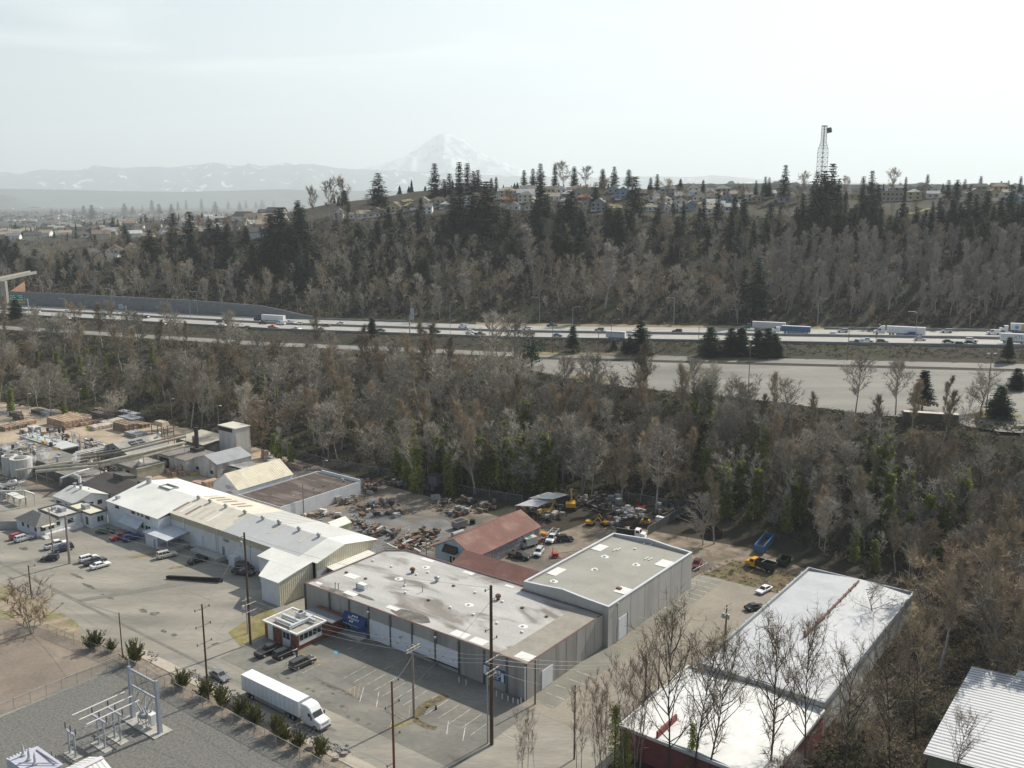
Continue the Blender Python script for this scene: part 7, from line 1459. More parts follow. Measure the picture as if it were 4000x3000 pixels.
def bare(seed, h, spread, t0, nl, nsub, ntw, tw, twl, up=.3, stems=1, lean=0., sides=5, ang=.9, rt=1.):
    rr = random.Random(seed); T = MB(); Cn = MB(); base = Vector((0, 0, -.4))
    for s in range(stems):
        d0 = Vector((rr.uniform(-.12, .12) + lean, rr.uniform(-.12, .12), 1)) if stems == 1 else Vector((rr.uniform(-.45, .45), rr.uniform(-.45, .45), 1))
        hh = h * (1 if stems == 1 else rr.uniform(.75, 1)); tp = limb(T, base, d0, hh, h * .0135 * rt * (1 if stems == 1 else .7), rr, 7, .05, .07, sides + 1)
        for i in range(nl // stems):
            f = t0 + (1 - t0) * ((i + rr.random()) / (nl / stems)); k = min(6, int(f * 7)); fr = f * 7 - k; p = tp[k].lerp(tp[min(7, k + 1)], fr)
            a = rr.uniform(0, 6.283); e = ang + rr.uniform(-.3, .3); ln = spread * (.45 + .75 * math.sin(math.pi * min(1, .15 + (f - t0) / (1 - t0) * .85))) * rr.uniform(.7, 1.15)
            lp2 = limb(T, p, Vector((math.cos(a) * math.sin(e), math.sin(a) * math.sin(e), math.cos(e))), ln, h * .007 * rt, rr, 4, up * .5, .22, 3)
            for j in range(nsub):
                u = rr.uniform(.25, 1) * 3.99; k2 = int(u); q = lp2[k2].lerp(lp2[k2 + 1], u - k2); d = Vector((rr.gauss(0, 1), rr.gauss(0, 1), rr.gauss(.3, .7) + up)).normalized(); d = (d + (lp2[4] - lp2[0]).normalized() * .8).normalized()
                e2 = q + d * ln * rr.uniform(.25, .5); mid = q.lerp(e2, .5) + Vector((rr.uniform(-.1, .1), rr.uniform(-.1, .1), .08 * ln * up)); sliver(Cn, q, mid + (mid - q) * .5, tw * 1.5, rr); sliver(Cn, mid, e2, tw * 1.2, rr)
                for w_ in range(ntw):
                    b = q.lerp(e2, rr.uniform(.15, 1)); dd = Vector((rr.gauss(0, 1), rr.gauss(0, 1), rr.gauss(.25, .8) + up * .8)).normalized(); sliver(Cn, b, b + (dd + d * .5).normalized() * twl * rr.uniform(.5, 1.2), tw, rr)
    return T, Cn
def conifer(seed, h, wd, dens=1., gap=.06, spiky=.15):
    rr = random.Random(seed); T = MB(); T.tube((0, 0, -.5), (0, 0, h * .97), h * .015, .03, 6); Cn = MB(); z = h * gap; lay = 0
    while z < h * .985:
        f = 1 - z / h; R_ = wd * (f ** .65) * (1 if z > h * .18 else .55 + 2.5 * z / h) * rr.uniform(.72, 1.18); nb = max(5, int((7 + 7 * f) * dens))
        a0 = rr.uniform(0, 6.28)
        for b in range(nb):
            if rr.random() < .1: continue
            a = a0 + 6.283 * b / nb + rr.uniform(-.3, .3); ln = R_ * rr.uniform(.7, 1.2) + .15; dr = rr.uniform(-.32, -.05) + .25 * (1 - f)
            d = Vector((math.cos(a), math.sin(a), dr)); s = Vector((-math.sin(a), math.cos(a), 0)); p0 = Vector((0, 0, z))
            n = max(2, int(ln / .75))
            for i in range(n):
                c = p0 + d * ln * (i + .6) / n + Vector((0, 0, -.06 * ln * ((i + 1) / n) ** 2)); w = (.62 + .3 * ln * (1 - (i / n))) * rr.uniform(.8, 1.3); t_ = rr.uniform(-.3, .3)
                for sg in (-1, 1): Cn.add([c - d * .15, c + s * sg * w + d * w * .45 + Vector((0, 0, rr.uniform(-.45, .05) * w)), c + d * .75 + Vector((0, 0, t_ * .4))], [(0, 1, 2)])
                if rr.random() < .6: Cn.add([c - s * .45, c + s * .45, c + d * .3 + Vector((0, 0, -.8 * w))], [(0, 1, 2)])
        z += h * .032 * rr.uniform(.8, 1.25) + .1
    return T, Cn
def leaves(m, c, rad, n, sz, rr, flat=1.):
    for i in range(n):
        d = Vector((rr.gauss(0, 1), rr.gauss(0, 1), rr.gauss(0, 1))); d = d.normalized() * rad * rr.random() ** .4; p = c + Vector((d.x, d.y, d.z * flat)); u = Vector((rr.gauss(0, 1), rr.gauss(0, 1), rr.gauss(0, 1))).normalized(); v = u.orthogonal().normalized(); s = sz * rr.uniform(.6, 1.4); m.add([p - u * s, p + v * s * .7, p + u * s, p - v * s * .7], [(0, 1, 2, 3)])
def ivycol(seed, h, rad):
    rr = random.Random(seed); T, Cn = bare(seed, h, h * .2, .35, 12, 4, 6, .05, 1.3, .5); I = MB()
    for i in range(int(h * 24)):
        z = h * .82 * rr.random(); r = rad * (1.25 - .8 * z / h) * rr.uniform(.4, 1.15); a = rr.uniform(0, 6.28); leaves(I, Vector((r * math.cos(a), r * math.sin(a), z)), .5, 4, .3, rr)
    return T, Cn, I
def template(name, parts):
    root = bpy.data.objects.new(name, None)
    for pn, mb, mt in parts:
        o = bpy.data.objects.new(pn, mb.mesh(pn, mt)); C.objects.link(o); o.parent = root
    return root
def drop(tmpl):
    for ch in list(tmpl.children): bpy.data.objects.remove(ch)
    bpy.data.objects.remove(tmpl)
USED = []
def plant(tmpl, p, label, cat, group=None, sc=1., scz=None, rz=None, tilt=0.):
    r = copy_tree(tmpl); r.location = p; r.rotation_euler = (tilt * random.uniform(-1, 1), tilt * random.uniform(-1, 1), random.uniform(0, 6.28) if rz is None else rz); r.scale = (sc, sc, scz or sc); USED.append(tmpl); return tag(r, label, cat, group)
def bt(name, mats, *a, **k): T, Cn = bare(*a, **k); return template(name, [('trunk', T, mats[0]), ('crown', Cn, mats[1])])
LOB = [bt('leafless_tree', (bark, m_), 40 + i, 15, 4.8, .22, 18, 6, 9, .075, 1.5, .45) for i, m_ in enumerate((twig, twigg, twig, twigg))]          # hillside, seen from far
POP = [bt('poplar_tree', (bark, twigl), 50 + i, 18, 3.3, .28, 18, 6, 9, .07, 1.7, .8, ang=.6) for i in range(3)]
ALD = [bt('alder_tree', (bark, m_), 60 + i, (19, 17, 19, 16)[i], (3.4, 5.0, 3.9, 5.4)[i], (.2, .3, .34, .22)[i], 24, 7, 10, .05, 1.7, (.75, .4, .65, .3)[i], ang=(.6, .85, .65, .95)[i]) for i, m_ in enumerate((twig, twigg, twig, twigg))]
MAP = [bt('maple_tree', (barkd, m_), 70 + i, 12, 5.4, .18, 24, 7, 10, .05, 1.5, .2, stems=3) for i, m_ in enumerate((twig, twigg))]
SHR = [bt('bare_shrub', (bark, m_), 80 + i, 6, 2.8, .08, 16, 5, 8, .03, 1.0, .3, stems=5) for i, m_ in enumerate((twigr, twig))]
CON = [(lambda T, Cn: template('conifer_tree', [('trunk', T, barkd), ('crown', Cn, needle)]))(*conifer(90 + i, 20, w_, d_, g_)) for i, (w_, d_, g_) in enumerate(((4.0, 1., .07), (3.2, 1.1, .05), (4.6, .9, .12), (3.6, 1., .22), (2.4, 1.2, .04)))]
IVY = [(lambda q: template('ivy_clad_tree', [('trunk', q[0], bark), ('crown', q[1], twigg), ('ivy', q[2], ivy_m)]))(ivycol(100 + i, 14, 1.2)) for i in range(3)]
GT = (twigr, twigr)
FG = [bt('foreground_tree', (barkd, twig), 110 + i, 15, 5.4, .26, 22, 8, 10, .02, 1.05, .4, ang=.72, sides=7, rt=.62) for i in range(3)]
SAP = [bt('sapling', (bark, twigr), 120 + i, 10, 2.0, .2, 16, 5, 6, .012, .7, .6, ang=.5, rt=.4) for i in range(3)]
# hillside conifers, read off the photograph as (x, top, foot)
def rows(fn, txt):
    for q in txt.split(';'):
        x, a, b = (float(v) for v in q.split(',')); yield fn(x, b)[0], fn(x, a)[1], fn(x, b)[1]
SK = 'conifer on the skyline among the ridge houses'; MD = 'dark conifer standing in the wooded hillside above the freeway'; LF = 'dark conifer on the left shoulder of the wooded hill'; RT = 'dark conifer in the dense evergreen stand below the lattice tower'; FR = 'small hazy conifer in the distant residential district'
cons = [(q, SK, 'ridge skyline conifers') for q in rows(w2, '280,430,545;630,370,530;720,435,530;780,360,520;830,368,520;870,420,510;895,412,520;978,465,520;1008,457,520;1180,415,490;1235,405,490;1280,372,500;1370,372,490;1490,390,500;1665,405,510;1735,392,520;1825,412,520;1960,460,560;2000,440,560;2145,470,545')]
cons += [(q, MD, 'hillside conifers') for q in rows(w2, '75,540,680;545,580,760;345,640,760;415,660,780;785,500,790;865,540,800;950,480,820;1280,500,830;1470,540,780;1620,490,660;1690,600,720;1860,450,700;1400,610,780;1450,580,800;1540,680,850;1760,640,900;1720,690,880;2120,700,830;690,470,600;160,740,840;280,720,860;360,800,1000;490,760,850;640,750,880;1420,750,960;1370,780,940;720,850,950;880,640,850;950,880,1000;1000,930,1010;300,930,1030;820,780,950;400,900,1000;150,880,980;200,1120,1250;250,820,960;460,930,1040;1320,560,820;1250,590,800;1690,720,870;740,560,780')]
cons += [(q, LF, 'left shoulder conifers') for q in rows(w1, '780,755,890;935,780,1000;1075,680,850;1180,670,880;1190,800,1000;1120,830,1000;1060,800,950;1410,745,900;1680,680,950;1740,640,950;1860,640,960;1800,750,1000;1650,830,1050;1900,900,1100;1600,900,1080;1760,870,1050;425,930,1080;590,810,900;60,820,1010;20,840,980;190,950,1100;620,980,1120;730,950,1080;540,900,1050;2130,540,680;230,900,1060;370,960,1100;1000,900,1020;1220,880,1010;1700,780,1000;1830,820,1030;1560,860,1050;1930,960,1130;1850,950,1150;110,860,1040;470,1000,1110')]
cons += [(q, RT, 'evergreen stand conifers') for q in rows(w3, '90,470,540;230,475,560;730,380,600;555,480,590;610,455,590;635,460,590;420,560,760;480,590,800;640,610,830;920,420,700;965,410,760;1010,368,740;1055,460,740;1100,540,780;800,640,820;1210,450,650;1260,415,650;1295,500,760;1340,500,600;1475,455,590;1610,440,560;1735,475,640;1785,470,680;1845,470,530;1940,450,540;1420,660,800;1230,600,800;1160,620,830;880,650,830;1040,600,800;1640,610,760;1700,640,800;1760,600,820;1900,560,800;1970,540,780;2050,580,850;2180,450,600;2110,480,560;1580,690,800;520,830,1000;600,800,980;560,950,1300;480,1000,1250;1190,680,850;950,700,850;75,700,830;45,600,700;760,850,930;840,560,800;900,580,820;980,560,800;1070,620,830;1130,650,840;1270,560,800;1320,640,820;1380,690,830;1540,640,790;1680,580,780;1820,640,830;1860,520,760;2010,620,830;2100,640,830;2160,620,820;700,640,800;450,720,950;540,720,900;400,640,900;2200,560,760;1480,640,790;930,520,780')]
cons += [(q, FR, 'far residential conifers') for q in rows(w1, '570,630,720;520,635,700;770,620,690;940,600,680;1245,590,665;1330,610,680;1060,625,700;985,625,700;1480,610,670;1100,610,670;320,655,690;350,660,695;380,658,690;460,655,700;820,640,690;880,635,670;1410,608,660;1520,605,660;1580,610,660;1620,600,660;1690,610,650;1150,600,660;900,690,750;700,705,790;730,720,790;100,740,800;1340,655,690')]
rc = random.Random(9)
for i in range(85):
    if i < 45: x = rc.uniform(650, 2650); y = rc.uniform(900, 1120)
    else: x = rc.uniform(2650, 4020); y = rc.uniform(880, 1000)
    d_ = rc.uniform(70, 150) * (1.1 if i > 44 else .9); cons.append(((x, y - d_, y), MD if i < 45 else RT, 'hillside conifers' if i < 45 else 'evergreen stand conifers'))
for (px, pt, pb), lab, grp in cons:
    p = hitc(px, pb); h = max(5., hgt(p, pt)); k = rc.choice(CON if h > 12 else CON[:3]); s = h / 20
    plant(k, p, lab, 'conifer', grp, s * (1.2 if 'lattice' in lab else 1.5 if 'skyline' in lab else 1.8) * rc.uniform(.8, 1.2), s)
LC = 'conifers at the empty parking lot'
def q2(x, a, b): return 2000 + x * .452, 1250 + a * .452, 1250 + b * .452
def q3(x, a, b): return 3300 + x * .3165, 1300 + a * .3165, 1300 + b * .3165
for (px, pt, pb), lab, k, wd in ((q2(525, 40, 280), 'slender conifer with a bare foot at the frontage road kerb', 3, 1.), (q2(1113, 0, 300), 'biggest broad conifer on the planted island beside the box trailer', 0, 1.15), (q2(1015, 140, 290), 'short rounded conifer left of the biggest one', 2, 1.2), (q2(970, 170, 285), 'smallest conifer leaning out of the planted island', 3, 1.), (q2(880, 170, 250), 'small bushy conifer in the brush by the barrier', 0, 1.3),
    (q2(1710, 50, 315), 'single broad conifer on the soil island', 0, 1.3), (q2(1890, 60, 310), 'first conifer of the row of four on the island', 0, 1.2), (q2(1975, 50, 310), 'second conifer of the row of four on the island', 1, 1.3), (q2(2120, 70, 315), 'third conifer of the row of four on the island', 1, 1.2), (q2(2205, 60, 320), 'last conifer of the row of four on the island', 0, 1.2), (q2(2270, 110, 320), 'pale green ragged conifer at the end of the island row', 2, 1.2),
    (q3(950, 450, 965), 'thin ragged conifer with a bent trunk at the lot edge', 3, 1.0), (q3(2010, 40, 360), 'thin conifer beside the frontage road at the right edge', 3, 1.), (q3(1900, 640, 1060), 'dark leaning evergreen on the grass mound', 2, 1.2), (q3(2120, 430, 700), 'hedge-like evergreen at the right edge of the lot', 0, 1.4), (w1(100, 1322)[0:1] + (w1(0, 1213)[1], w1(0, 1322)[1]), 'round dark evergreen below the green direction sign', 0, 1.6), (w2(245, 1445)[0:1] + (w2(0, 1325)[1], w2(0, 1445)[1]), 'pale ragged small conifer at the end of the wood by the freeway', 3, 1.2)):
    p = hit(px, pb); h = hgt(p, pt); s = h / 20; plant(CON[k], p, lab, 'conifer', LC, s * wd * 1.75, s)
# round dark bush tree
rr = random.Random(4); mb = MB()
for i in range(90): leaves(mb, Vector((rr.gauss(0, 1.5), rr.gauss(0, 1.5), rr.uniform(1.2, 7))), 1., 12, .28, rr)
rbush = template('round_evergreen', [('trunk', MB().tube((0, 0, -.3), (0, 0, 5), .25, .1), barkd), ('crown', mb, needle)])
p = hit(2077, 1433); plant(rbush, p, 'round bushy dark evergreen at the left end of the lot', 'tree', None, hgt(p, 1315) / 7.6)
# hillside leafless trees
rh = random.Random(21); cnt = 0; pts = []
def scatter(n, gen, mind, tries=40):
    out = []
    for i in range(n * tries):
        if len(out) >= n: break
        q = gen()
        if all((q[0] - o[0]) ** 2 + (2.2 * (q[1] - o[1])) ** 2 > mind ** 2 for o in out): out.append(q)
    return out
def hillpt():
    x = rh.uniform(60, 3950); top = pl(x, [(0, 1010), (300, 960), (800, 885), (1300, 900), (2600, 905), (3100, 910), (4000, 920)]); bot = pl(x, [(0, 1150), (900, 1200), (1400, 1238), (4000, 1246)])
    return x, top + (bot - top) * rh.random() ** .8
HG = 'leafless trees on the hillside beyond the freeway'
for x, y in scatter(285, hillpt, 34):
    if x > 3050 and y > 1010: continue
    p = hit(x, y); s = rh.uniform(.62, 1.1) * (.8 if y > 1200 else 1); plant(rh.choice(LOB), p, 'leafless grey brown tree in the wood on the hillside beyond the freeway', 'tree', HG, s, s * rh.uniform(.85, 1.05))
for x, y in scatter(150, lambda: (rh.uniform(2960, 4060), rh.uniform(1000, 1238)), 30):
    p = hit(x, y); s = rh.uniform(.8, 1.1); plant(rh.choice(POP), p, 'upright pale poplar in the even stand at the right of the hillside', 'tree', 'poplar stand on the right hillside', s, s * rh.uniform(.9, 1.05))
for x, t_, b_, lab in ((1245, 780, 1100, 'largest pale spreading leafless tree in the middle of the hillside'), (820, 1060, 1280, 'pale leafless tree standing alone above the bare dirt bank'), (660, 1140, 1340, 'low pale spreading tree at the foot of the hill above the freeway'), (1680, 900, 1270, 'tall pale leafless tree right of the hillside centre'), (1990, 570, 800, 'pale fluffy leafless tree below the houses at the right'), (1425, 380, 500, 'round leafless tree on the skyline between conifers'), (1560, 405, 500, 'broad domed leafless tree on the skyline')):
    a_, b2 = w2(x, b_); p = hitc(a_, b2); h = hgt(p, w2(0, t_)[1]); plant(POP[0] if 'pale' in lab else LOB[1], p, lab, 'tree', None, h / (18 if 'pale' in lab else 15) * 1.5, h / (18 if 'pale' in lab else 15))
for x, t_, b_, lab in ((845, 445, 600, 'leafless tree on the skyline left of the lattice tower'), (1400, 425, 590, 'twin leafless tree on the skyline above the flat apartment block'), (1110, 470, 600, 'leafless tree behind the evergreen stand')):
    a_, b2 = w3(x, b_); p = hitc(a_, b2); h = hgt(p, w3(0, t_)[1]); plant(LOB[0], p, lab, 'tree', None, h / 15, h / 15)
for x, t_, b_, lab in ((2030, 495, 640, 'bent leafless tree at the left end of the ridge'), (2130, 480, 640, 'leafless tree rising behind the white ridge house'), (1940, 535, 640, 'leafless tree leaning at the ridge end')):
    a_, b2 = w1(x, b_); p = hitc(a_, b2); h = hgt(p, w1(0, t_)[1]); plant(LOB[2], p, lab, 'tree', None, h / 15, h / 15)
# wooded bank
rbk = random.Random(33)
def bankpt():
    x = rbk.uniform(-30, 4080); top = pl(x, [(0, 1290), (700, 1335), (1300, 1375), (1900, 1440), (2300, 1500), (2900, 1580), (3400, 1680), (4080, 1790)]); bot = pl(x, [(0, 1600), (723, 1680), (1100, 1775), (1500, 1870), (1808, 1930), (2170, 1950), (2650, 1960), (2930, 2070), (3250, 2180), (3450, 2240), (3600, 2330), (4080, 2420)])
    return x, top + (bot - top) * rbk.random() ** .85
BG = 'leafless trees on the bank between the yards and the empty lot'
for x, y in scatter(265, bankpt, 40):
    p = hit(x, y); edge = p.y > pl(p.x, TOP) - 12 and x > 1500; s = rbk.uniform(.5, .75) if edge else rbk.uniform(.7, 1.1) * pl(x, [(0, 1.1), (1200, 1.25), (2000, 1.4), (2600, 1.05), (3400, .8)])
    k = rbk.choice(SHR if edge else ALD if rbk.random() < .75 else MAP); s *= 1.3 if edge else 1; plant(k, p, 'leafless tree on the wooded bank between the yards and the empty lot', 'tree', BG, s * (1.1 if k in MAP else 1), s, None, .08)
IG = 'ivy-clad trees on the wooded bank'
ivs = [(590, 985, 8), (600, 1000, 10), (565, 960, 9), (630, 1005, 8), (945, 1040, 11), (968, 1052, 14), (985, 1045, 10), (1005, 1035, 15), (1022, 1055, 12), (1040, 1040, 15), (1065, 1050, 13), (1090, 1055, 16), (1108, 1045, 13), (1125, 1060, 17), (1150, 1062, 15), (1163, 1065, 18), (1185, 1060, 18), (880, 990, 9), (840, 960, 9), (760, 950, 9), (700, 930, 8), (1520, 1075, 15), (1540, 1085, 14), (1570, 1120, 15), (1628, 1120, 14), (1700, 1150, 10), (1880, 1000, 8), (1735, 1130, 10), (470, 870, 8), (380, 850, 8), (290, 800, 8), (230, 800, 9), (190, 790, 8), (80, 800, 9), (30, 790, 9), (140, 830, 9), (60, 860, 8), (520, 830, 8), (330, 780, 7), (1240, 960, 9), (1300, 1000, 9), (1425, 1000, 8), (920, 930, 9), (1090, 960, 10), (1160, 1000, 12), (1780, 1170, 8), (1890, 1235, 8), (1845, 1215, 9), (1960, 1150, 8), (2030, 1100, 8)] + [(rbk.uniform(840, 1230), rbk.uniform(960, 1068), rbk.uniform(11, 17)) for i in range(26)] + [(rbk.uniform(10, 620), rbk.uniform(780, 900), rbk.uniform(8, 11)) for i in range(16)] + [(rbk.uniform(1480, 2200), 0, rbk.uniform(9, 14)) for i in range(26)]
for x, y, h in ivs:
    y = y or pl(x, [(1480, 1060), (1700, 1140), (1900, 1200), (2200, 1250)]) - rbk.uniform(0, 170)
    p = hit(x * 1.8083, y * 1.8083); s = h / 14 * 1.15; plant(rbk.choice(IVY), p, 'ivy-clad trunk standing in the wood on the bank', 'tree', IG, s * 1.15, s * 1.1, None, .08)
for (px, py), h, lab in (((2163, 1901), 21, 'tall pale bare trunk right behind the lean-to'), ((2198, 1903), 20, 'leaning pale trunk behind the lean-to'), ((2271, 1946), 22, 'tall trunk at the black scrap wall'), ((2310, 1950), 20, 'slim trunk right of the black scrap wall'), ((2428, 1972), 19, 'slim trunk beside the cube tanks'), ((2502, 1962), 24, 'thick dark trunk behind the red machine'), ((2562, 2004), 26, 'thickest tall trunk near the light tower'), ((2745, 2130), 15, 'slender leafless tree growing through the rust-rimmed dumpster spot'), ((2790, 2125), 18, 'leafless tree right behind the rust-rimmed dumpster'), ((1590, 1862), 19, 'tall grey tree behind the junk yard hopper'), ((1320, 1800), 17, 'dark double-trunked tree behind the flat roof shed')):
    plant(ALD[rbk.randrange(4)], at(px, py), lab, 'tree', None, h / 18, h / 18)
# thicket on the right side
TG = 'leafless thicket trees beside the white roofs'
for a in range(90):
    a_ = -38.5 + rbk.random() ** 1.1 * 55; b_ = rbk.uniform(108, 200)
    if -27 < a_ and b_ < 160: continue
    p = L(a_, b_); p.z = H(p.x, p.y); s = rbk.uniform(.5, .95) * (1.35 if b_ > 150 else 1); plant(rbk.choice(MAP + ALD[2:3] + SHR), p, 'leafless tree in the tangled thicket right of the white roofs', 'tree', TG, s * 1.1, s)
p = hit(3437, 2500); plant(bt('twisted_tree', (barkd, twigg), 131, 9, 5., .3, 16, 6, 9, .018, 1.0, .1, ang=1.15, lean=-.25), p, 'dark twisted tree leaning out over the white roof', 'tree', None, hgt(p, 2290) / 9)
for px, pt, lab, k, s_ in ((3570, 2370, 'rounded dark tree with a clear trunk right of the twisted tree', 0, 1.), (3850, 2300, 'broad dark leafless tree above the corrugated roof', 1, 1.1), (3310, 2440, 'slender leaning tree at the edge of the white roof', 1, .8)):
    p = hit(px, 2540); plant(MAP[k], p, lab, 'tree', None, hgt(p, pt) / 12 * s_)
for px, py, pt, lab in ((2612, 3070, 2465, 'foreground leafless tree standing left before the bright white roof'), (2752, 3075, 2500, 'forked foreground tree with dark trunk in the middle of the bright roof'), (2998, 3070, 2450, 'tall foreground tree right of the forked one'), (3140, 3040, 2490, 'slim foreground tree at the right edge of the bright roof'), (2700, 3060, 2530, 'foreground tree wrapped in ivy at its foot'), (3480, 3050, 2560, 'grey foreground tree in the brown thicket'), (3290, 3060, 2600, 'wide branching tree beside the right corner of the bright roof'), (3580, 2900, 2480, 'tall tangled tree in the thicket left of the corrugated roof'), (3720, 3080, 2790, 'leafless tree in front of the corrugated roof')):
    p = at(px, py, 0) if px < 3300 else hit(px, py); h = hgt(p, pt); plant(FG[px % 3], p, lab, 'tree', None, h / 15 * .95, h / 15)
SG = 'saplings at the alley mouth'
for i in range(16):
    px = rbk.uniform(1990, 2500); py = rbk.uniform(2960, 3070); p = at(px, py); h = hgt(p, pl(px, [(1990, 2860), (2100, 2740), (2250, 2680), (2420, 2560), (2500, 2480)]) + rbk.uniform(-40, 90)); plant(rbk.choice(SAP), p, 'thin reddish leafless sapling in the clump at the alley mouth', 'sapling', SG, h / 10 * .9, h / 10)
rr = random.Random(6)
for px, py, pt, r_, lab in ((2400, 3020, 2760, 1.5, 'dense green ivy mass at the bottom left of the bright roof'), (2440, 3040, 2850, 1.6, 'lower green ivy mass at the bottom edge'), (2700, 3050, 2830, 1.0, 'narrow ivy column climbing the foreground tree')):
    p = at(px, py); h = hgt(p, pt); mb = MB()
    for i in range(150): z = h * rr.random() ** .8; q = r_ * (1.1 - .8 * z / h); leaves(mb, Vector((rr.gauss(0, q * .5), rr.gauss(0, q * .5), z)), .5, 14, .12, rr)
    t = template('ivy_column', [('stem', MB().tube((0, 0, 0), (0, 0, h * .9), .15, .08), barkd), ('ivy', mb, ivy_m)]); C.objects.link(t); t.location = p; tag(t, lab, 'ivy')
for px, py, pt, lab, k in ((125, 2476, 2305, 'large bare reddish bush beside the short dark pole', 0), (160, 2440, 2330, 'smaller bare bush behind the large reddish one', 1)):
    p = at(px, py); plant(SHR[k], p, lab, 'bush', None, hgt(p, pt) / 5.2)
for (px, pt, pb), lab, k in ((q2(620, 270, 492), 'vase shaped leafless tree on the grass island', MAP[1]), (q2(1170, 350, 570), 'wide leafless tree at the near edge of the lot', MAP[0]), (q2(1890, 490, 690), 'low leafless tree at the lot edge left of the rusty lamp', MAP[1]), (q3(625, 350, 1015), 'forked leafless tree at the lot edge', ALD[1]), (q3(1215, 570, 1000), 'leaning leafless tree by the box container', ALD[0]), (q3(1665, 470, 975), 'thick trunked leafless tree on the grass mound', MAP[1]), (q3(130, 280, 1000), 'broken topped tree with an ivy skirt at the lot edge', ALD[1])):
    p = hit(px, pb); plant(k, p, lab, 'tree', 'leafless trees of the empty lot', hgt(p, pt) / (12 if k in MAP else 18) * (.95 if k in MAP else 1.1), hgt(p, pt) / (12 if k in MAP else 18))
for x, t_, b_, lab, k in ((490, 1240, 1392, 'dark leafless roadside tree by the frontage road', MAP[0]), (230, 1252, 1335, 'grey rounded leafless tree right of the evergreen by the freeway', MAP[1]), (1110, 1320, 1455, 'grey leafless tree before the empty sign frame', MAP[1]), (830, 1395, 1500, 'slim evergreen among the left bank trees', CON[4])):
    a_, b2 = w1(x, b_); p = hit(a_, b2); n_ = 20 if k in CON else 12; plant(k, p, lab, 'tree', 'roadside trees at the left', hgt(p, w1(0, t_)[1]) / n_ * 1.1, hgt(p, w1(0, t_)[1]) / n_)
# evergreen shrubs along the substation
def juniper(seed):
    rr = random.Random(seed); m = MB(); T = MB(); T.tube((0, 0, -.1), (0, 0, 1.4), .12, .05)
    for i in range(46):
        a = rr.uniform(0, 6.28); e = rr.uniform(.1, 1.35); d = Vector((math.cos(a) * math.sin(e), math.sin(a) * math.sin(e), math.cos(e) + .1)).normalized(); ln = rr.uniform(1.0, 2.1) * (1.15 if e < .5 else 1); p = Vector((0, 0, .25)); T.tube(p, p + d * ln * .8, .03, .01, 3, cap=False)
        for k in range(26):
            c = p + d * ln * (.25 + .75 * k / 25) + Vector((0, 0, .25 * (k / 25) ** 2 * ln)); w = .28 * (1.08 - k / 26); v = (d + Vector((rr.gauss(0, .6), rr.gauss(0, .6), rr.gauss(.3, .5)))).normalized(); s = v.orthogonal().normalized(); q = c + Vector((rr.gauss(0, w * .5), rr.gauss(0, w * .5), rr.gauss(0, w * .4))); m.add([q - s * .05, q + s * .05, q + v * .38], [(0, 1, 2)]); m.add([q - s.cross(v) * .06, q + s.cross(v) * .06, q + v * .3], [(0, 1, 2)])
    return template('evergreen_shrub', [('stem', T, barkd), ('foliage', m, juni)])
JUN = [juniper(i) for i in range(3)]
for i, (px, py, s, lab) in enumerate(((369, 2534, 1.25, 'spreading evergreen shrub at the left end of the row'), (434, 2545, .75, 'small evergreen shrub second in the row'), (521, 2588, 1.3, 'big evergreen shrub at the thin dark pole'), (711, 2686, 1.15, 'evergreen shrub with a tall spike behind the gantry'), (803, 2724, 1.1, 'wide evergreen shrub around the foot of the tall brown pole'), (862, 2762, 1.1, 'leaning evergreen shrub right of the tall brown pole'), (944, 2794, 1.05, 'evergreen shrub beside the trailer wheels'), (993, 2827, 1.05, 'low evergreen shrub touching the one beside the trailer wheels'), (1080, 2876, 1.1, 'evergreen shrub beside the truck cab'), (1110, 2895, .8, 'short evergreen shrub below the truck cab'), (1166, 2925, .95, 'round evergreen shrub second from the bottom of the row'), (1245, 2955, 1.0, 'upright evergreen shrub at the bottom end of the row'))):
    plant(JUN[i % 3], at(px, py, .03), lab, 'shrub', 'evergreen shrubs along the substation fence', s * 1.25)
# rock rip-rap along the kerb
rr = random.Random(8); m = MB()
for (x0, y0), (x1, y1), n in (((570, 2545), (615, 2575), 40), ((740, 2630), (950, 2735), 220), ((1150, 2830), (1190, 2860), 40), ((1200, 2870), (1350, 2945), 200)):
    for i in range(n):
        p = at(x0 + (x1 - x0) * rr.random(), y0 + (y1 - y0) * 0, 0); f = rr.random(); p = at(x0 + (x1 - x0) * f, y0 + (y1 - y0) * f, .05) + Vector((rr.gauss(0, .55), rr.gauss(0, .55), 0)); s = rr.uniform(.1, .32); m.lathe(p, [(s * rr.uniform(.6, 1), 0), (s, s * .4), (s * rr.uniform(.3, .7), s * rr.uniform(.7, 1.1))], 5)
tag(m.build('kerb_rocks', M('rip_rap', (.26, .25, .23), .9, .4, 3.)), 'grey broken rocks lining the kerb by the shrubs', 'rocks', kind='stuff')
for px, py, s, lab in ((1135, 2878, .6, 'pale boulder between shrubs beside the truck cab'), (1212, 2925, .7, 'brown boulder between the last two shrubs'), (1345, 2950, .6, 'grey boulder at the end of the kerb rocks'), (1312, 2968, .5, 'dark boulder lying in the planting strip')):
    o = blob_box(s * 1.6, s * 1.3, s, px, .12, 2).build('boulder', M('boulder_stone', (.34, .28, .23), .9, .2, 1.)); o.location = at(px, py, .03); tag(o, lab, 'boulder')
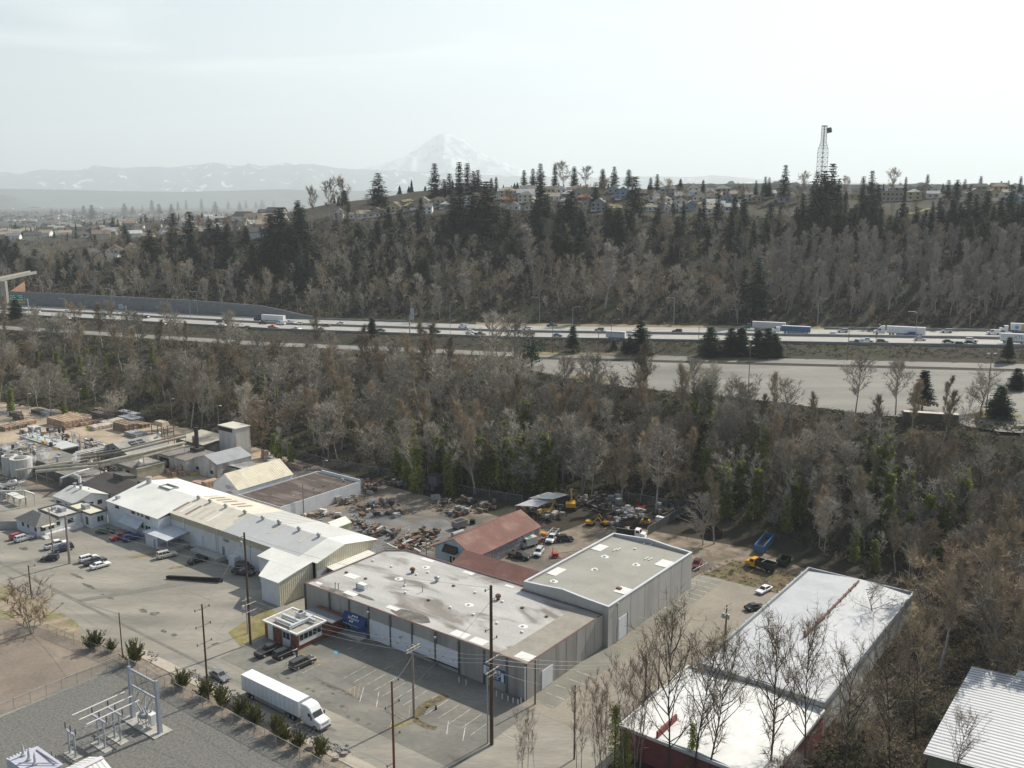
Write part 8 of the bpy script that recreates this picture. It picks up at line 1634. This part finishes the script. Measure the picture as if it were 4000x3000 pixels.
# undergrowth on the bank, the thicket and the hill: nobody could count it
def under(name, label, gen, n, nl, sz, rad, weights, seed):
    rr = random.Random(seed); m = MB(); i = 0
    while i < n:
        p = gen(rr)
        if p is None: continue
        i += 1; m.mat(rr.choices(range(5), weights)[0]); r = rad * rr.uniform(.5, 1.3)
        for k in range(nl):
            d = Vector((rr.gauss(0, 1), rr.gauss(0, 1), abs(rr.gauss(0, .8)))).normalized() * r * rr.random() ** .35; q = p + Vector((d.x, d.y, d.z * .75 - .1)); u = Vector((rr.gauss(0, 1), rr.gauss(0, 1), rr.gauss(0, 1))).normalized(); v = u.orthogonal().normalized(); s = sz * rr.uniform(.5, 1.4); m.add([q - u * s, q + v * s * .45, q + u * s * 1.3, q - v * s * .45], [(0, 1, 2, 3)])
    return tag(m.build(name, brush_m), label, 'undergrowth', kind='stuff')
def gbank(rr):
    x = rr.uniform(-340, 270); f, t_ = pl(x, FOOT), pl(x, TOP); y = f + (t_ - f) * rr.random(); a, b = toab(x, y)
    if -62 < a < -38 and b < 183: return None
    return Vector((x, y, H(x, y)))
under('bank_undergrowth', 'brown and green bramble undergrowth covering the bank', gbank, 7500, 22, .4, 1.9, (3, 3, 3.2, 2.2, .6), 1)
def gthick(rr):
    a = -39.6 + rr.random() * 76; b = rr.uniform(95, 215)
    if a > -26 and b < 160: return None
    p = L(a, b); p.z = H(p.x, p.y); return p
under('thicket_undergrowth', 'reddish brown bramble thicket beside the white roofs', gthick, 6200, 26, .26, 1.9, (4.5, 1.2, 2.4, 1.2, 2.2), 2)
def ghill(rr):
    x = rr.uniform(-420, 330); n = NY(x) + 60; y = n + rr.random() * 165; return Vector((x, y, H(x, y)))
under('hill_undergrowth', 'dark brushwood covering the hillside beyond the freeway', ghill, 9000, 14, .85, 2.8, (3.5, 1.2, 1.3, 5, .2), 3)
def gstrip(rr):
    x = rr.uniform(-330, 330); y = NY(x) - rr.uniform(3, 19)
    if x < 0 and rr.random() < .6: y = rr.uniform(pl(x, TOP) - 4, NY(x) - 38)
    return Vector((x, y, H(x, y)))
under('roadside_brush', 'brown brush strip between the frontage road and the freeway barrier', gstrip, 2300, 16, .32, 1.35, (4, 1, 3, 1, 1.5), 4)
def gverge(rr):
    if rr.random() < .5: p = L(rr.uniform(-82, -40), rr.uniform(177, 189))
    else:
        q = rr.random(); p = at(1100 + 1600 * q, 1775 + 180 * q ** .6, 0) + Vector((rr.gauss(0, 4), rr.gauss(4, 4), 0))
    p.z = H(p.x, p.y); return p
under('verge_leaves', 'leaf litter and weeds at the foot of the wood', gverge, 900, 14, .18, .8, (3, 2, 2, .5, 2.5), 5)
def glot(rr):
    x = rr.uniform(10, 250); y = pl(x, TOP) + rr.uniform(-6, 3.5); return Vector((x, y, H(x, y)))
under('lot_edge_brush', 'dark brush hedge along the near edge of the empty lot', glot, 700, 20, .25, 1.3, (3, 3, 2, 2, .5), 6)
# extra wood behind and between the counted trees on the hill, one mass
def merged(name, label, tm, n, gen, seed, smin, smax, cat='wood'):
    rr = random.Random(seed); m = MB(); src = [(c.data, mi) for k in tm for mi, c in enumerate(k.children)]
    mats = []; 
    for k in tm:
        for c in k.children:
            if c.data.materials[0] not in mats: mats.append(c.data.materials[0])
    cache = {k: [([v.co.copy() for v in c.data.vertices], [tuple(p.vertices) for p in c.data.polygons], mats.index(c.data.materials[0])) for c in k.children] for k in tm}
    for i in range(n):
        p = gen(rr); k = rr.choice(tm); s = rr.uniform(smin, smax); a = rr.uniform(0, 6.28); ca, sa = math.cos(a) * s, math.sin(a) * s
        for vs, fs, mi in cache[k]:
            m.mat(mi); m.add([(p.x + v.x * ca - v.y * sa, p.y + v.x * sa + v.y * ca, p.z + v.z * s) for v in vs], fs)
    return tag(m.build(name, mats), label, cat, kind='stuff')
LO2 = [bt('wood_filler', (bark, m_), 140 + i, 13, 4.4, .2, 12, 4, 6, .06, 1.6, .4, sides=3) for i, m_ in enumerate((twig, twigg))]
merged('hillside_wood', 'mass of leafless trees filling the gaps in the hillside wood', LO2, 600, ghill, 11, .5, 1.05)
merged('bank_wood', 'mass of slim leafless stems filling the wood on the bank', LO2, 110, lambda rr: gbank(rr) or Vector((0, 330, H(0, 330))), 12, .55, .85)
# far trees: plateau and valley woods
def cone_far(rr, m, p, h, w):
    n = 7; a0 = rr.uniform(0, 6)
    for k, (z0, z1, r) in enumerate(((.05, .55, 1.), (.3, .8, .75), (.55, 1., .5))):
        vs = [(p.x + w * r * rr.uniform(.7, 1.2) * math.cos(a0 + 6.283 * i / n), p.y + w * r * math.sin(a0 + 6.283 * i / n), p.z + h * z0 + rr.uniform(-.05, .05) * h) for i in range(n)] + [(p.x, p.y, p.z + h * z1)]
        m.add(vs, [(i, (i + 1) % n, n) for i in range(n)])
rr = random.Random(14); m = MB()
for i in range(900):
    y = rr.uniform(820, 2500); t_ = rr.uniform(-.62, .68)
    if t_ < -.22 and y < 1000: continue
    x = t_ * y; cone_far(rr, m, Vector((x, y, H(x, y))), rr.uniform(6, 13) if t_ < .12 else rr.uniform(7, 12), rr.uniform(1.5, 3.2))
tag(m.build('distant_evergreens', needle), 'far evergreen woods on the plateau and valley behind the ridge', 'wood', kind='stuff')
m = MB()
for i in range(1500):
    y = rr.uniform(900, 2600); t_ = rr.uniform(-.7, -.08); x = t_ * y; p = Vector((x, y, H(x, y))); leaves(m, p + Vector((0, 0, 2)), rr.uniform(2, 4.5), 9, rr.uniform(.8, 1.5), rr, .7)
tag(m.build('valley_trees', M('far_twigs', (.14, .11, .085), .9, .25, .02)), 'hazy leafless trees of the distant residential district', 'wood', kind='stuff')
m = MB()
for i in range(900):
    y = rr.uniform(2600, 6500); t_ = rr.uniform(-.65, .1); x = t_ * y; p = Vector((x, y, H(x, y))); leaves(m, p + Vector((0, 0, 3)), rr.uniform(6, 14), 10, rr.uniform(3, 6), rr, .35)
tag(m.build('valley_floor_woods', needle), 'dark woods on the far valley floor', 'wood', kind='stuff')

# ------------------------------------------------------------------ houses
rfm = {k: M('roof_' + k, c, .85, .15, .8) for k, c in dict(grey=(.20, .195, .185), brown=(.20, .15, .115), dark=(.085, .08, .078), red=(.30, .13, .09), tan=(.34, .29, .22), pale=(.42, .41, .39)).items()}
wlm = {k: M('siding_' + k, c, .8, .1, .6) for k, c in dict(white=(.80, .79, .76), cream=(.68, .63, .5), blue=(.22, .33, .42), grey=(.36, .37, .37), tan=(.42, .36, .27), yellow=(.56, .47, .26), green=(.22, .28, .22), brick=(.28, .14, .10)).items()}
def house(px, py, wpx, wc, rc_, label, style='gable', two=False, group='houses on the ridge'):
    p = hitc(px, py, 740); d = p.y; w = wpx * .633 * d / F_; h = 5.4 if two else 3.1; dp = min(11, w * .8); t = thing('house', label, 'house', p - Vector((0, 0, .0)), rr.uniform(-.35, .15), group)
    MB().box(-w / 2, w / 2, 0, dp, -1.5, h).build('wall', wlm[wc], t); ov = .45; m = MB(); rz_ = h + min(3., dp * .3)
    if style == 'gable':
        m.prism([(-w / 2 - ov, -ov), (w / 2 + ov, -ov), (w / 2 + ov, dp / 2), (-w / 2 - ov, dp / 2)], [h - .1, h - .1, rz_, rz_], [h + .1, h + .1, rz_ + .2, rz_ + .2]); m.prism([(-w / 2 - ov, dp / 2), (w / 2 + ov, dp / 2), (w / 2 + ov, dp + ov), (-w / 2 - ov, dp + ov)], [rz_, rz_, h - .1, h - .1], [rz_ + .2, rz_ + .2, h + .1, h + .1])
        g = MB(); 
        for x in (-w / 2, w / 2): g.add([(x, 0, h), (x, dp, h), (x, dp / 2, rz_)], [(0, 1, 2)])
        g.build('gable_end', wlm[wc], t)
    elif style == 'front':
        m.prism([(-w / 2 - ov, -ov), (0, -ov), (0, dp + ov), (-w / 2 - ov, dp + ov)], [h - .1, rz_ + 1, rz_ + 1, h - .1], [h + .1, rz_ + 1.2, rz_ + 1.2, h + .1]); m.prism([(0, -ov), (w / 2 + ov, -ov), (w / 2 + ov, dp + ov), (0, dp + ov)], [rz_ + 1, h - .1, h - .1, rz_ + 1], [rz_ + 1.2, h + .1, h + .1, rz_ + 1.2])
        MB().add([(-w / 2, 0, h), (w / 2, 0, h), (0, 0, rz_ + 1), (-w / 2, dp, h), (w / 2, dp, h), (0, dp, rz_ + 1)], [(0, 1, 2), (5, 4, 3)]).build('gable_end', wlm[wc], t)
    else:
        i_ = min(w / 2 - .3, dp / 2); m.add([(-w / 2 - ov, -ov, h), (w / 2 + ov, -ov, h), (w / 2 + ov, dp + ov, h), (-w / 2 - ov, dp + ov, h), (-w / 2 + i_, dp / 2, rz_), (w / 2 - i_, dp / 2, rz_)], [(0, 1, 5, 4), (1, 2, 5), (2, 3, 4, 5), (3, 0, 4), (3, 2, 1, 0)])
    rf = m.build('roof', rfm[rc_], t)
    if rr.random() < .6: MB().box(w * .2, w * .2 + .8, dp * .6, dp * .6 + .7, h, rz_ + 1.1).build('chimney', wlm['brick'], rf)
    for z in ((1.0, 3.6) if two else (1.0,)):
        n = max(2, int(w / 3.2))
        for i in range(n):
            x = -w / 2 + w * (i + .5) / n; wi = MB().box(x - .7, x + .7, -.06, -.01, z, z + 1.3).build('window', glass, t); MB().box(x - .85, x + .85, -.05, -.015, z - .15, z - .01).build('sill', trimw, wi)
    if w > 9: MB().box(-w * .5, -w * .1, -1.6, -.1, -1.5, .35).build('deck', wlm['white'], t)
    return t
ords = ['first', 'second', 'third', 'fourth', 'fifth', 'sixth', 'seventh', 'eighth', 'ninth', 'tenth', 'eleventh', 'twelfth', 'thirteenth', 'fourteenth', 'fifteenth', 'sixteenth', 'seventeenth', 'eighteenth', 'nineteenth', 'twentieth']
HL = {}
def hset(fn, row, txt):
    for q in txt.split(';'):
        x, y, w_, wc, rc_, st, two = q.split(','); k = (wc, rc_, row); HL[k] = HL.get(k, 0) + 1
        lab = '%s house, %s %s roof, %s such from the left in the %s' % (wc, rc_, {'gable': 'gable', 'front': 'gable', 'hip': 'hip'}[st], ords[HL[k] - 1], row)
        a_, b_ = fn(float(x), float(y)); house(a_, b_, float(w_), wc, rc_, lab, st, two == '2')
hset(w2, 'left ridge rows', '200,640,80,white,pale,gable,1;290,642,95,white,pale,hip,1;265,588,95,tan,brown,front,1;390,590,100,brick,brown,hip,1;400,640,100,tan,grey,hip,1;480,655,90,brick,tan,hip,1;520,548,90,tan,brown,front,1;590,585,120,cream,tan,gable,1;660,560,60,white,dark,gable,1;850,588,70,cream,red,gable,1;820,528,60,white,grey,gable,2;910,548,70,tan,tan,hip,1')
hset(w2, 'middle ridge rows', '1085,522,110,cream,tan,hip,2;1020,575,70,cream,grey,front,1;1080,582,90,white,tan,hip,1;1185,604,105,blue,pale,gable,2;1185,545,100,white,brown,front,1;1085,625,100,brick,red,hip,1;1240,540,50,grey,grey,gable,1;1395,552,90,white,grey,hip,2;1470,520,60,tan,brown,gable,1;1500,557,100,white,brown,hip,2;1560,612,100,brick,red,hip,1;1600,545,60,grey,brown,front,1;1730,557,65,grey,grey,front,1;1790,598,95,blue,dark,front,2')
hset(w2, 'right ridge rows', '2065,578,90,blue,grey,hip,2;2090,540,60,cream,grey,gable,1;2040,640,95,cream,tan,hip,2;2130,655,90,white,pale,gable,1;2170,600,90,green,pale,gable,1;2200,668,60,blue,grey,front,1')
hset(w3, 'right slope rows', '110,603,100,tan,pale,gable,1;170,570,70,cream,dark,front,2;215,608,95,cream,tan,front,1;290,572,70,blue,grey,gable,1;360,577,85,tan,grey,hip,2;300,645,80,white,pale,gable,1;160,660,75,blue,pale,front,1;380,618,50,blue,grey,front,1;1650,592,70,white,pale,gable,1;1860,592,100,grey,dark,hip,1;2140,622,80,blue,dark,front,1;2185,610,50,white,dark,front,1;560,615,60,tan,brown,gable,1;1260,612,60,grey,grey,gable,1')
hset(w1, 'left hill shoulder', '2085,640,60,white,grey,front,2;705,935,100,white,brown,front,1;560,945,70,grey,grey,gable,1;690,975,70,white,grey,gable,1;1600,745,60,white,grey,gable,1;1320,762,70,yellow,tan,hip,1;2180,612,60,white,grey,gable,1;800,915,60,cream,brown,front,1')
for i in range(60):
    x = rr.uniform(1380, 2900) if i < 44 else rr.uniform(2700, 3980); y = pl(x, [(1380, 790), (2000, 760), (2900, 775), (4000, 770)]) + rr.uniform(-12, 62 if i < 44 else 18); wc = rr.choice(['white', 'white', 'cream', 'grey', 'tan', 'yellow', 'green']); rc_ = rr.choice(['grey', 'pale', 'brown', 'dark', 'tan']); st = rr.choice(['gable', 'front', 'hip'])
    house(x, y, rr.uniform(60, 95), wc, rc_, 'small %s house with a %s roof crowded among the ridge trees' % (wc, rc_), st, rr.random() < .4, 'infill ridge houses: %s %s' % (wc, rc_))
for i in range(75):
    x = rr.uniform(1250, 3980); y = pl(x, [(1250, 800), (2000, 755), (2900, 770), (4000, 765)]) + rr.uniform(-8, 75); s = rr.uniform(.6, 1.1); plant(rr.choice(SHR + MAP[:1]), hitc(x, y, 740), 'small leafless garden tree between the ridge houses', 'tree', 'garden trees on the ridge', s)
p = hitc(*w3(1385, 612)); t = thing('apartment_block', 'flat-roofed beige apartment block above the evergreen stand', 'building', p, 0.); MB().box(-9, 9, 0, 9, -1, 7).build('wall', wlm['tan'], t); MB().box(-9.4, 9.4, -.4, 9.4, 7.01, 7.4).build('roof', rfm['pale'], t)
for z in (1.2, 4.2):
    for i in range(6): MB().box(-8 + i * 2.9, -6.6 + i * 2.9, -.06, -.01, z, z + 1.3).build('window', glass, t)
rr = random.Random(77); hm_ = {}
for i in range(150):
    wc = rr.choice(['white', 'white', 'cream', 'grey', 'tan']); rc_ = rr.choice(['grey', 'pale', 'brown', 'dark', 'tan']); x, y = rr.uniform(0, 1750), rr.uniform(688, 850)
    if x < 300 and y < 715: y = 730
    a_, b_ = w1(x, y); p = hit(a_, b_); k = (wc, rc_)
    if k not in hm_:
        w, dp, h = 11, 9, 3.4; m = MB(); m.prism([(-w / 2 - .4, -.4), (w / 2 + .4, -.4), (w / 2 + .4, dp / 2), (-w / 2 - .4, dp / 2)], [h - .1, h - .1, h + 2.6, h + 2.6], [h + .1, h + .1, h + 2.8, h + 2.8]); m.prism([(-w / 2 - .4, dp / 2), (w / 2 + .4, dp / 2), (w / 2 + .4, dp + .4), (-w / 2 - .4, dp + .4)], [h + 2.6, h + 2.6, h - .1, h - .1], [h + 2.8, h + 2.8, h + .1, h + .1])
        wm = MB().ext([(0, -1), (dp, -1), (dp, h), (dp / 2, h + 2.6), (0, h)], -w / 2, w / 2, 'x'); hm_[k] = template('house', [('wall', wm, wlm[wc]), ('roof', m, rfm[rc_])])
    plant(hm_[k], p, 'tiny hazy %s house with a %s roof in the distant residential district' % (wc, rc_), 'house', 'far residential houses: %s %s' % (wc, rc_), rr.uniform(.8, 1.5), None, rr.uniform(-.5, .9))
for i, (x, y, w_) in enumerate(((200, 725, 26), (640, 690, 30), (170, 850, 30), (90, 652, 60), (560, 657, 60), (700, 652, 40), (30, 660, 45))):
    a_, b_ = w1(x, y); p = hit(a_, b_); w = w_ * .633 * p.y / F_; t = thing('warehouse', 'long white roofed warehouse far off in the hazy valley, %s nearest of them' % ords[i], 'warehouse', p, .1, None); MB().box(-w, w, 0, w * .5, 0, w * .12).build('wall', wlm['grey'], t); MB().box(-w, w, -.1, w * .5 + .1, w * .121, w * .16).build('roof', wlm['white'], t)
# streets, lawns and wall on the hillside
for nm, fn, pts, mt in (('hill_street', w1, ((320, 735), (420, 745), (620, 800), (590, 812), (400, 765)), asphalt_lot), ('hill_street', w2, ((30, 690), (270, 690), (330, 694), (270, 697), (30, 697)), asphalt_lot), ('hill_lawn', w3, ((1450, 700), (1620, 655), (1640, 662), (1480, 706)), grass_m), ('hill_lawn', w2, ((1690, 625), (1790, 640), (1780, 660), (1700, 655)), grass_m), ('hill_lawn', w3, ((180, 618), (270, 615), (270, 628), (200, 634)), grass_m), ('hill_lawn', w2, ((420, 605), (480, 598), (500, 612), (430, 618)), grass_m), ('hill_street', w3, ((2120, 735), (2212, 725), (2230, 765), (2140, 770)), asphalt_lot)):
    hpoly(nm, [fn(*q) for q in pts], mt, .5)
for x, y, kind, col, lab in ((1085, 663, 'suv', 'white', 'white car parked on the hill street below the middle houses'), (268, 676, 'van', 'white', 'white van on the hill street at the left')):
    car(kind, col, hit(*w2(x, y)) + Vector((0, 0, .1)), .2, lab, None, 1)
# lattice tower
p = hitc(*w3(955, 560), 760); ht = hgt(p, w3(0, 143)[1]); t = thing('lattice_tower', 'lattice radio tower with a narrow neck and a dark dish near its top', 'radio tower', p, .4)
sc_ = p.y / F_ * .633 * .78; wb, wt = 27 * sc_, 14 * sc_; hk0, hk1 = hgt(p, w3(0, 293)[1]), hgt(p, w3(0, 245)[1])
def twid(z): return wb if z < hk0 else (wt if z > hk1 else wb + (wt - wb) * (z - hk0) / (hk1 - hk0))
tm_ = M('tower_steel', (.30, .29, .29), .6, .1, 1); m = MB(); zs = [0]; 
while zs[-1] < ht - .5: zs.append(min(ht, zs[-1] + (3.2 if zs[-1] < hk0 else 2.2)))
cs = ((-1, -1), (1, -1), (1, 1), (-1, 1))
for z0, z1 in zip(zs, zs[1:]):
    w0, w1_ = twid(z0), twid(z1)
    for i in range(4):
        (x0, y0), (x1, y1) = cs[i], cs[(i + 1) % 4]; m.tube((x0 * w0, y0 * w0, z0), (x0 * w1_, y0 * w1_, z1), .17, n=4); m.tube((x0 * w0, y0 * w0, z0), (x1 * w1_, y1 * w1_, z1), .09, n=3); m.tube((x1 * w0, y1 * w0, z0), (x0 * w1_, y0 * w1_, z1), .09, n=3); m.tube((x0 * w1_, y0 * w1_, z1), (x1 * w1_, y1 * w1_, z1), .12, n=3)
m.build('lattice', tm_, t); MB().tube((wt + .5, -1, ht - 3.5), (wt + 3., -2.2, ht - 3.0), 1.9, 1.9, 14).build('dish', M('dish_dark', (.09, .09, .095), .6, .1, 1), t); MB().tube((0, -wb - .3, hk0 - 12), (0, -wb - .9, hk0 - 12), .6, n=10).build('dish', MATS['dish_dark'], t)

# ------------------------------------------------------------------ mountain, foothills and far hills
def prof(fn, txt): return [fn(*(float(v) for v in q.split(','))) for q in txt.split(';')]
def fbm(x, y, o=5):
    s = 0; a = 1
    for i in range(o): s += a * math.sin(x * 1.7 + 3.1 * i + 1.3 * math.sin(y * 1.3 + i)) * math.cos(y * 1.9 + 1.7 * i + math.sin(x * 1.1 + 2 * i)); x *= 1.97; y *= 2.03; a *= .5
    return s
def ridge(name, mat, pf, d, depth, x0, x1, nx, zb, rough, kind='structure', label=None, cat=None, sharp=1.):
    """a range standing at distance d whose crest follows the skyline"""
    m = MB(); ny = 22; vs = []
    for j in range(ny + 1):
        for i in range(nx + 1):
            px = x0 + (x1 - x0) * i / nx; v = j / ny; y = d + (v - .5) * depth; r_ = ray(px, 780); x = r_[0] / r_[1] * d * (1 + (v - .5) * depth / d * .6)
            cz = HC + (780 - pl(px, pf)) / F_ * d * 1.02; k = 1 - abs(v - .5) * 2; n_ = fbm(px * .02, v * 6.) * rough * (.25 + 1.4 * k * (1 - k) * 2) * (0 if abs(v - .5) < .01 else 1); vs.append((x, y, zb + (cz - zb) * (k ** sharp) + n_ * (cz - zb)))
    fs = [(j * (nx + 1) + i, j * (nx + 1) + i + 1, (j + 1) * (nx + 1) + i + 1, (j + 1) * (nx + 1) + i) for j in range(ny) for i in range(nx)]
    m.add(vs, fs); return tag(m.build(name, mat, None, True), label, cat, kind=kind)
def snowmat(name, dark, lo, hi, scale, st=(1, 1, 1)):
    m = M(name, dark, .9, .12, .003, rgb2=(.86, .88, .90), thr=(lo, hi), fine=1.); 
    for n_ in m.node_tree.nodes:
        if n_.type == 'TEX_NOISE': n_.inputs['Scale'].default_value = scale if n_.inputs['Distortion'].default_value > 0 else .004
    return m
MT = [(1300, 692), (1395, 665), (1470, 657), (1521, 643), (1591, 615), (1642, 590), (1660, 571), (1692, 555), (1712, 546), (1730, 540), (1765, 544), (1800, 553), (1838, 583), (1868, 600), (1907, 620), (1964, 642), (2028, 662), (2090, 690), (2200, 712), (2350, 730)]
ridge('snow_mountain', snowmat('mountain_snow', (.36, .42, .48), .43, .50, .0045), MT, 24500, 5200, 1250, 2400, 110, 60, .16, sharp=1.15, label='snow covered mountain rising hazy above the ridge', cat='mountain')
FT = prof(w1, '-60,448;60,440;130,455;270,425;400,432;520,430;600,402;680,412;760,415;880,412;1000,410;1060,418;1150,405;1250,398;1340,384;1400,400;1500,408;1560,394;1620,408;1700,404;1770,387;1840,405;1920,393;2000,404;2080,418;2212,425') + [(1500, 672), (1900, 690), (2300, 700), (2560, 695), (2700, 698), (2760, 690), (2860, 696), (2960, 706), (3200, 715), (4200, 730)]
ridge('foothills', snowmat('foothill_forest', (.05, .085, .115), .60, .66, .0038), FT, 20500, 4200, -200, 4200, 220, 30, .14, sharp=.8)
HL1 = [(-200, 738), (0, 740), (250, 744), (420, 748), (700, 752), (900, 748), (1100, 742), (1300, 748), (4200, 762)]
ridge('valley_hills', M('hill_forest', (.045, .062, .058), .95, .2, .004), HL1, 12000, 1600, -200, 3000, 120, 5, .10)
HL2 = [(-200, 752), (0, 762), (30, 763), (60, 772), (95, 790), (130, 806)]
ridge('near_valley_hill', M('near_hill_forest', (.05, .06, .05), .95, .2, .004), HL2, 9500, 1000, -250, 128, 40, 5, .10)
FP = [(2150, 790), (2300, 760), (2500, 745), (2620, 728), (2700, 722), (2800, 723), (3000, 720), (3200, 724), (4200, 726)]
ridge('plateau_wood', M('plateau_forest', (.035, .05, .042), .95, .3, .02), FP, 1900, 120, 2150, 4300, 160, 84, .35)
for k in LOB + POP + ALD + MAP + SHR + CON + IVY + FG + SAP + JUN + LO2 + list(hm_.values()) + [rbush]: drop(k)
for k in list(bpy.data.objects):
    if k.name.startswith('twisted_tree') and k.get('label') is None and k.parent is None: drop(k)
for k in PROTO.values(): drop_list = list(k.children_recursive); [bpy.data.objects.remove(c) for c in drop_list]; bpy.data.objects.remove(k)
# lettering as plain meshes
bpy.context.view_layer.update()
dg = bpy.context.evaluated_depsgraph_get()
for o in [o for o in bpy.data.objects if o.type == 'FONT']:
    me = bpy.data.meshes.new_from_object(o.evaluated_get(dg)); n = bpy.data.objects.new(o.name, me); C.objects.link(n); n.parent = o.parent; n.location = o.location; n.rotation_euler = o.rotation_euler
    bpy.data.objects.remove(o); n.name = 'lettering'
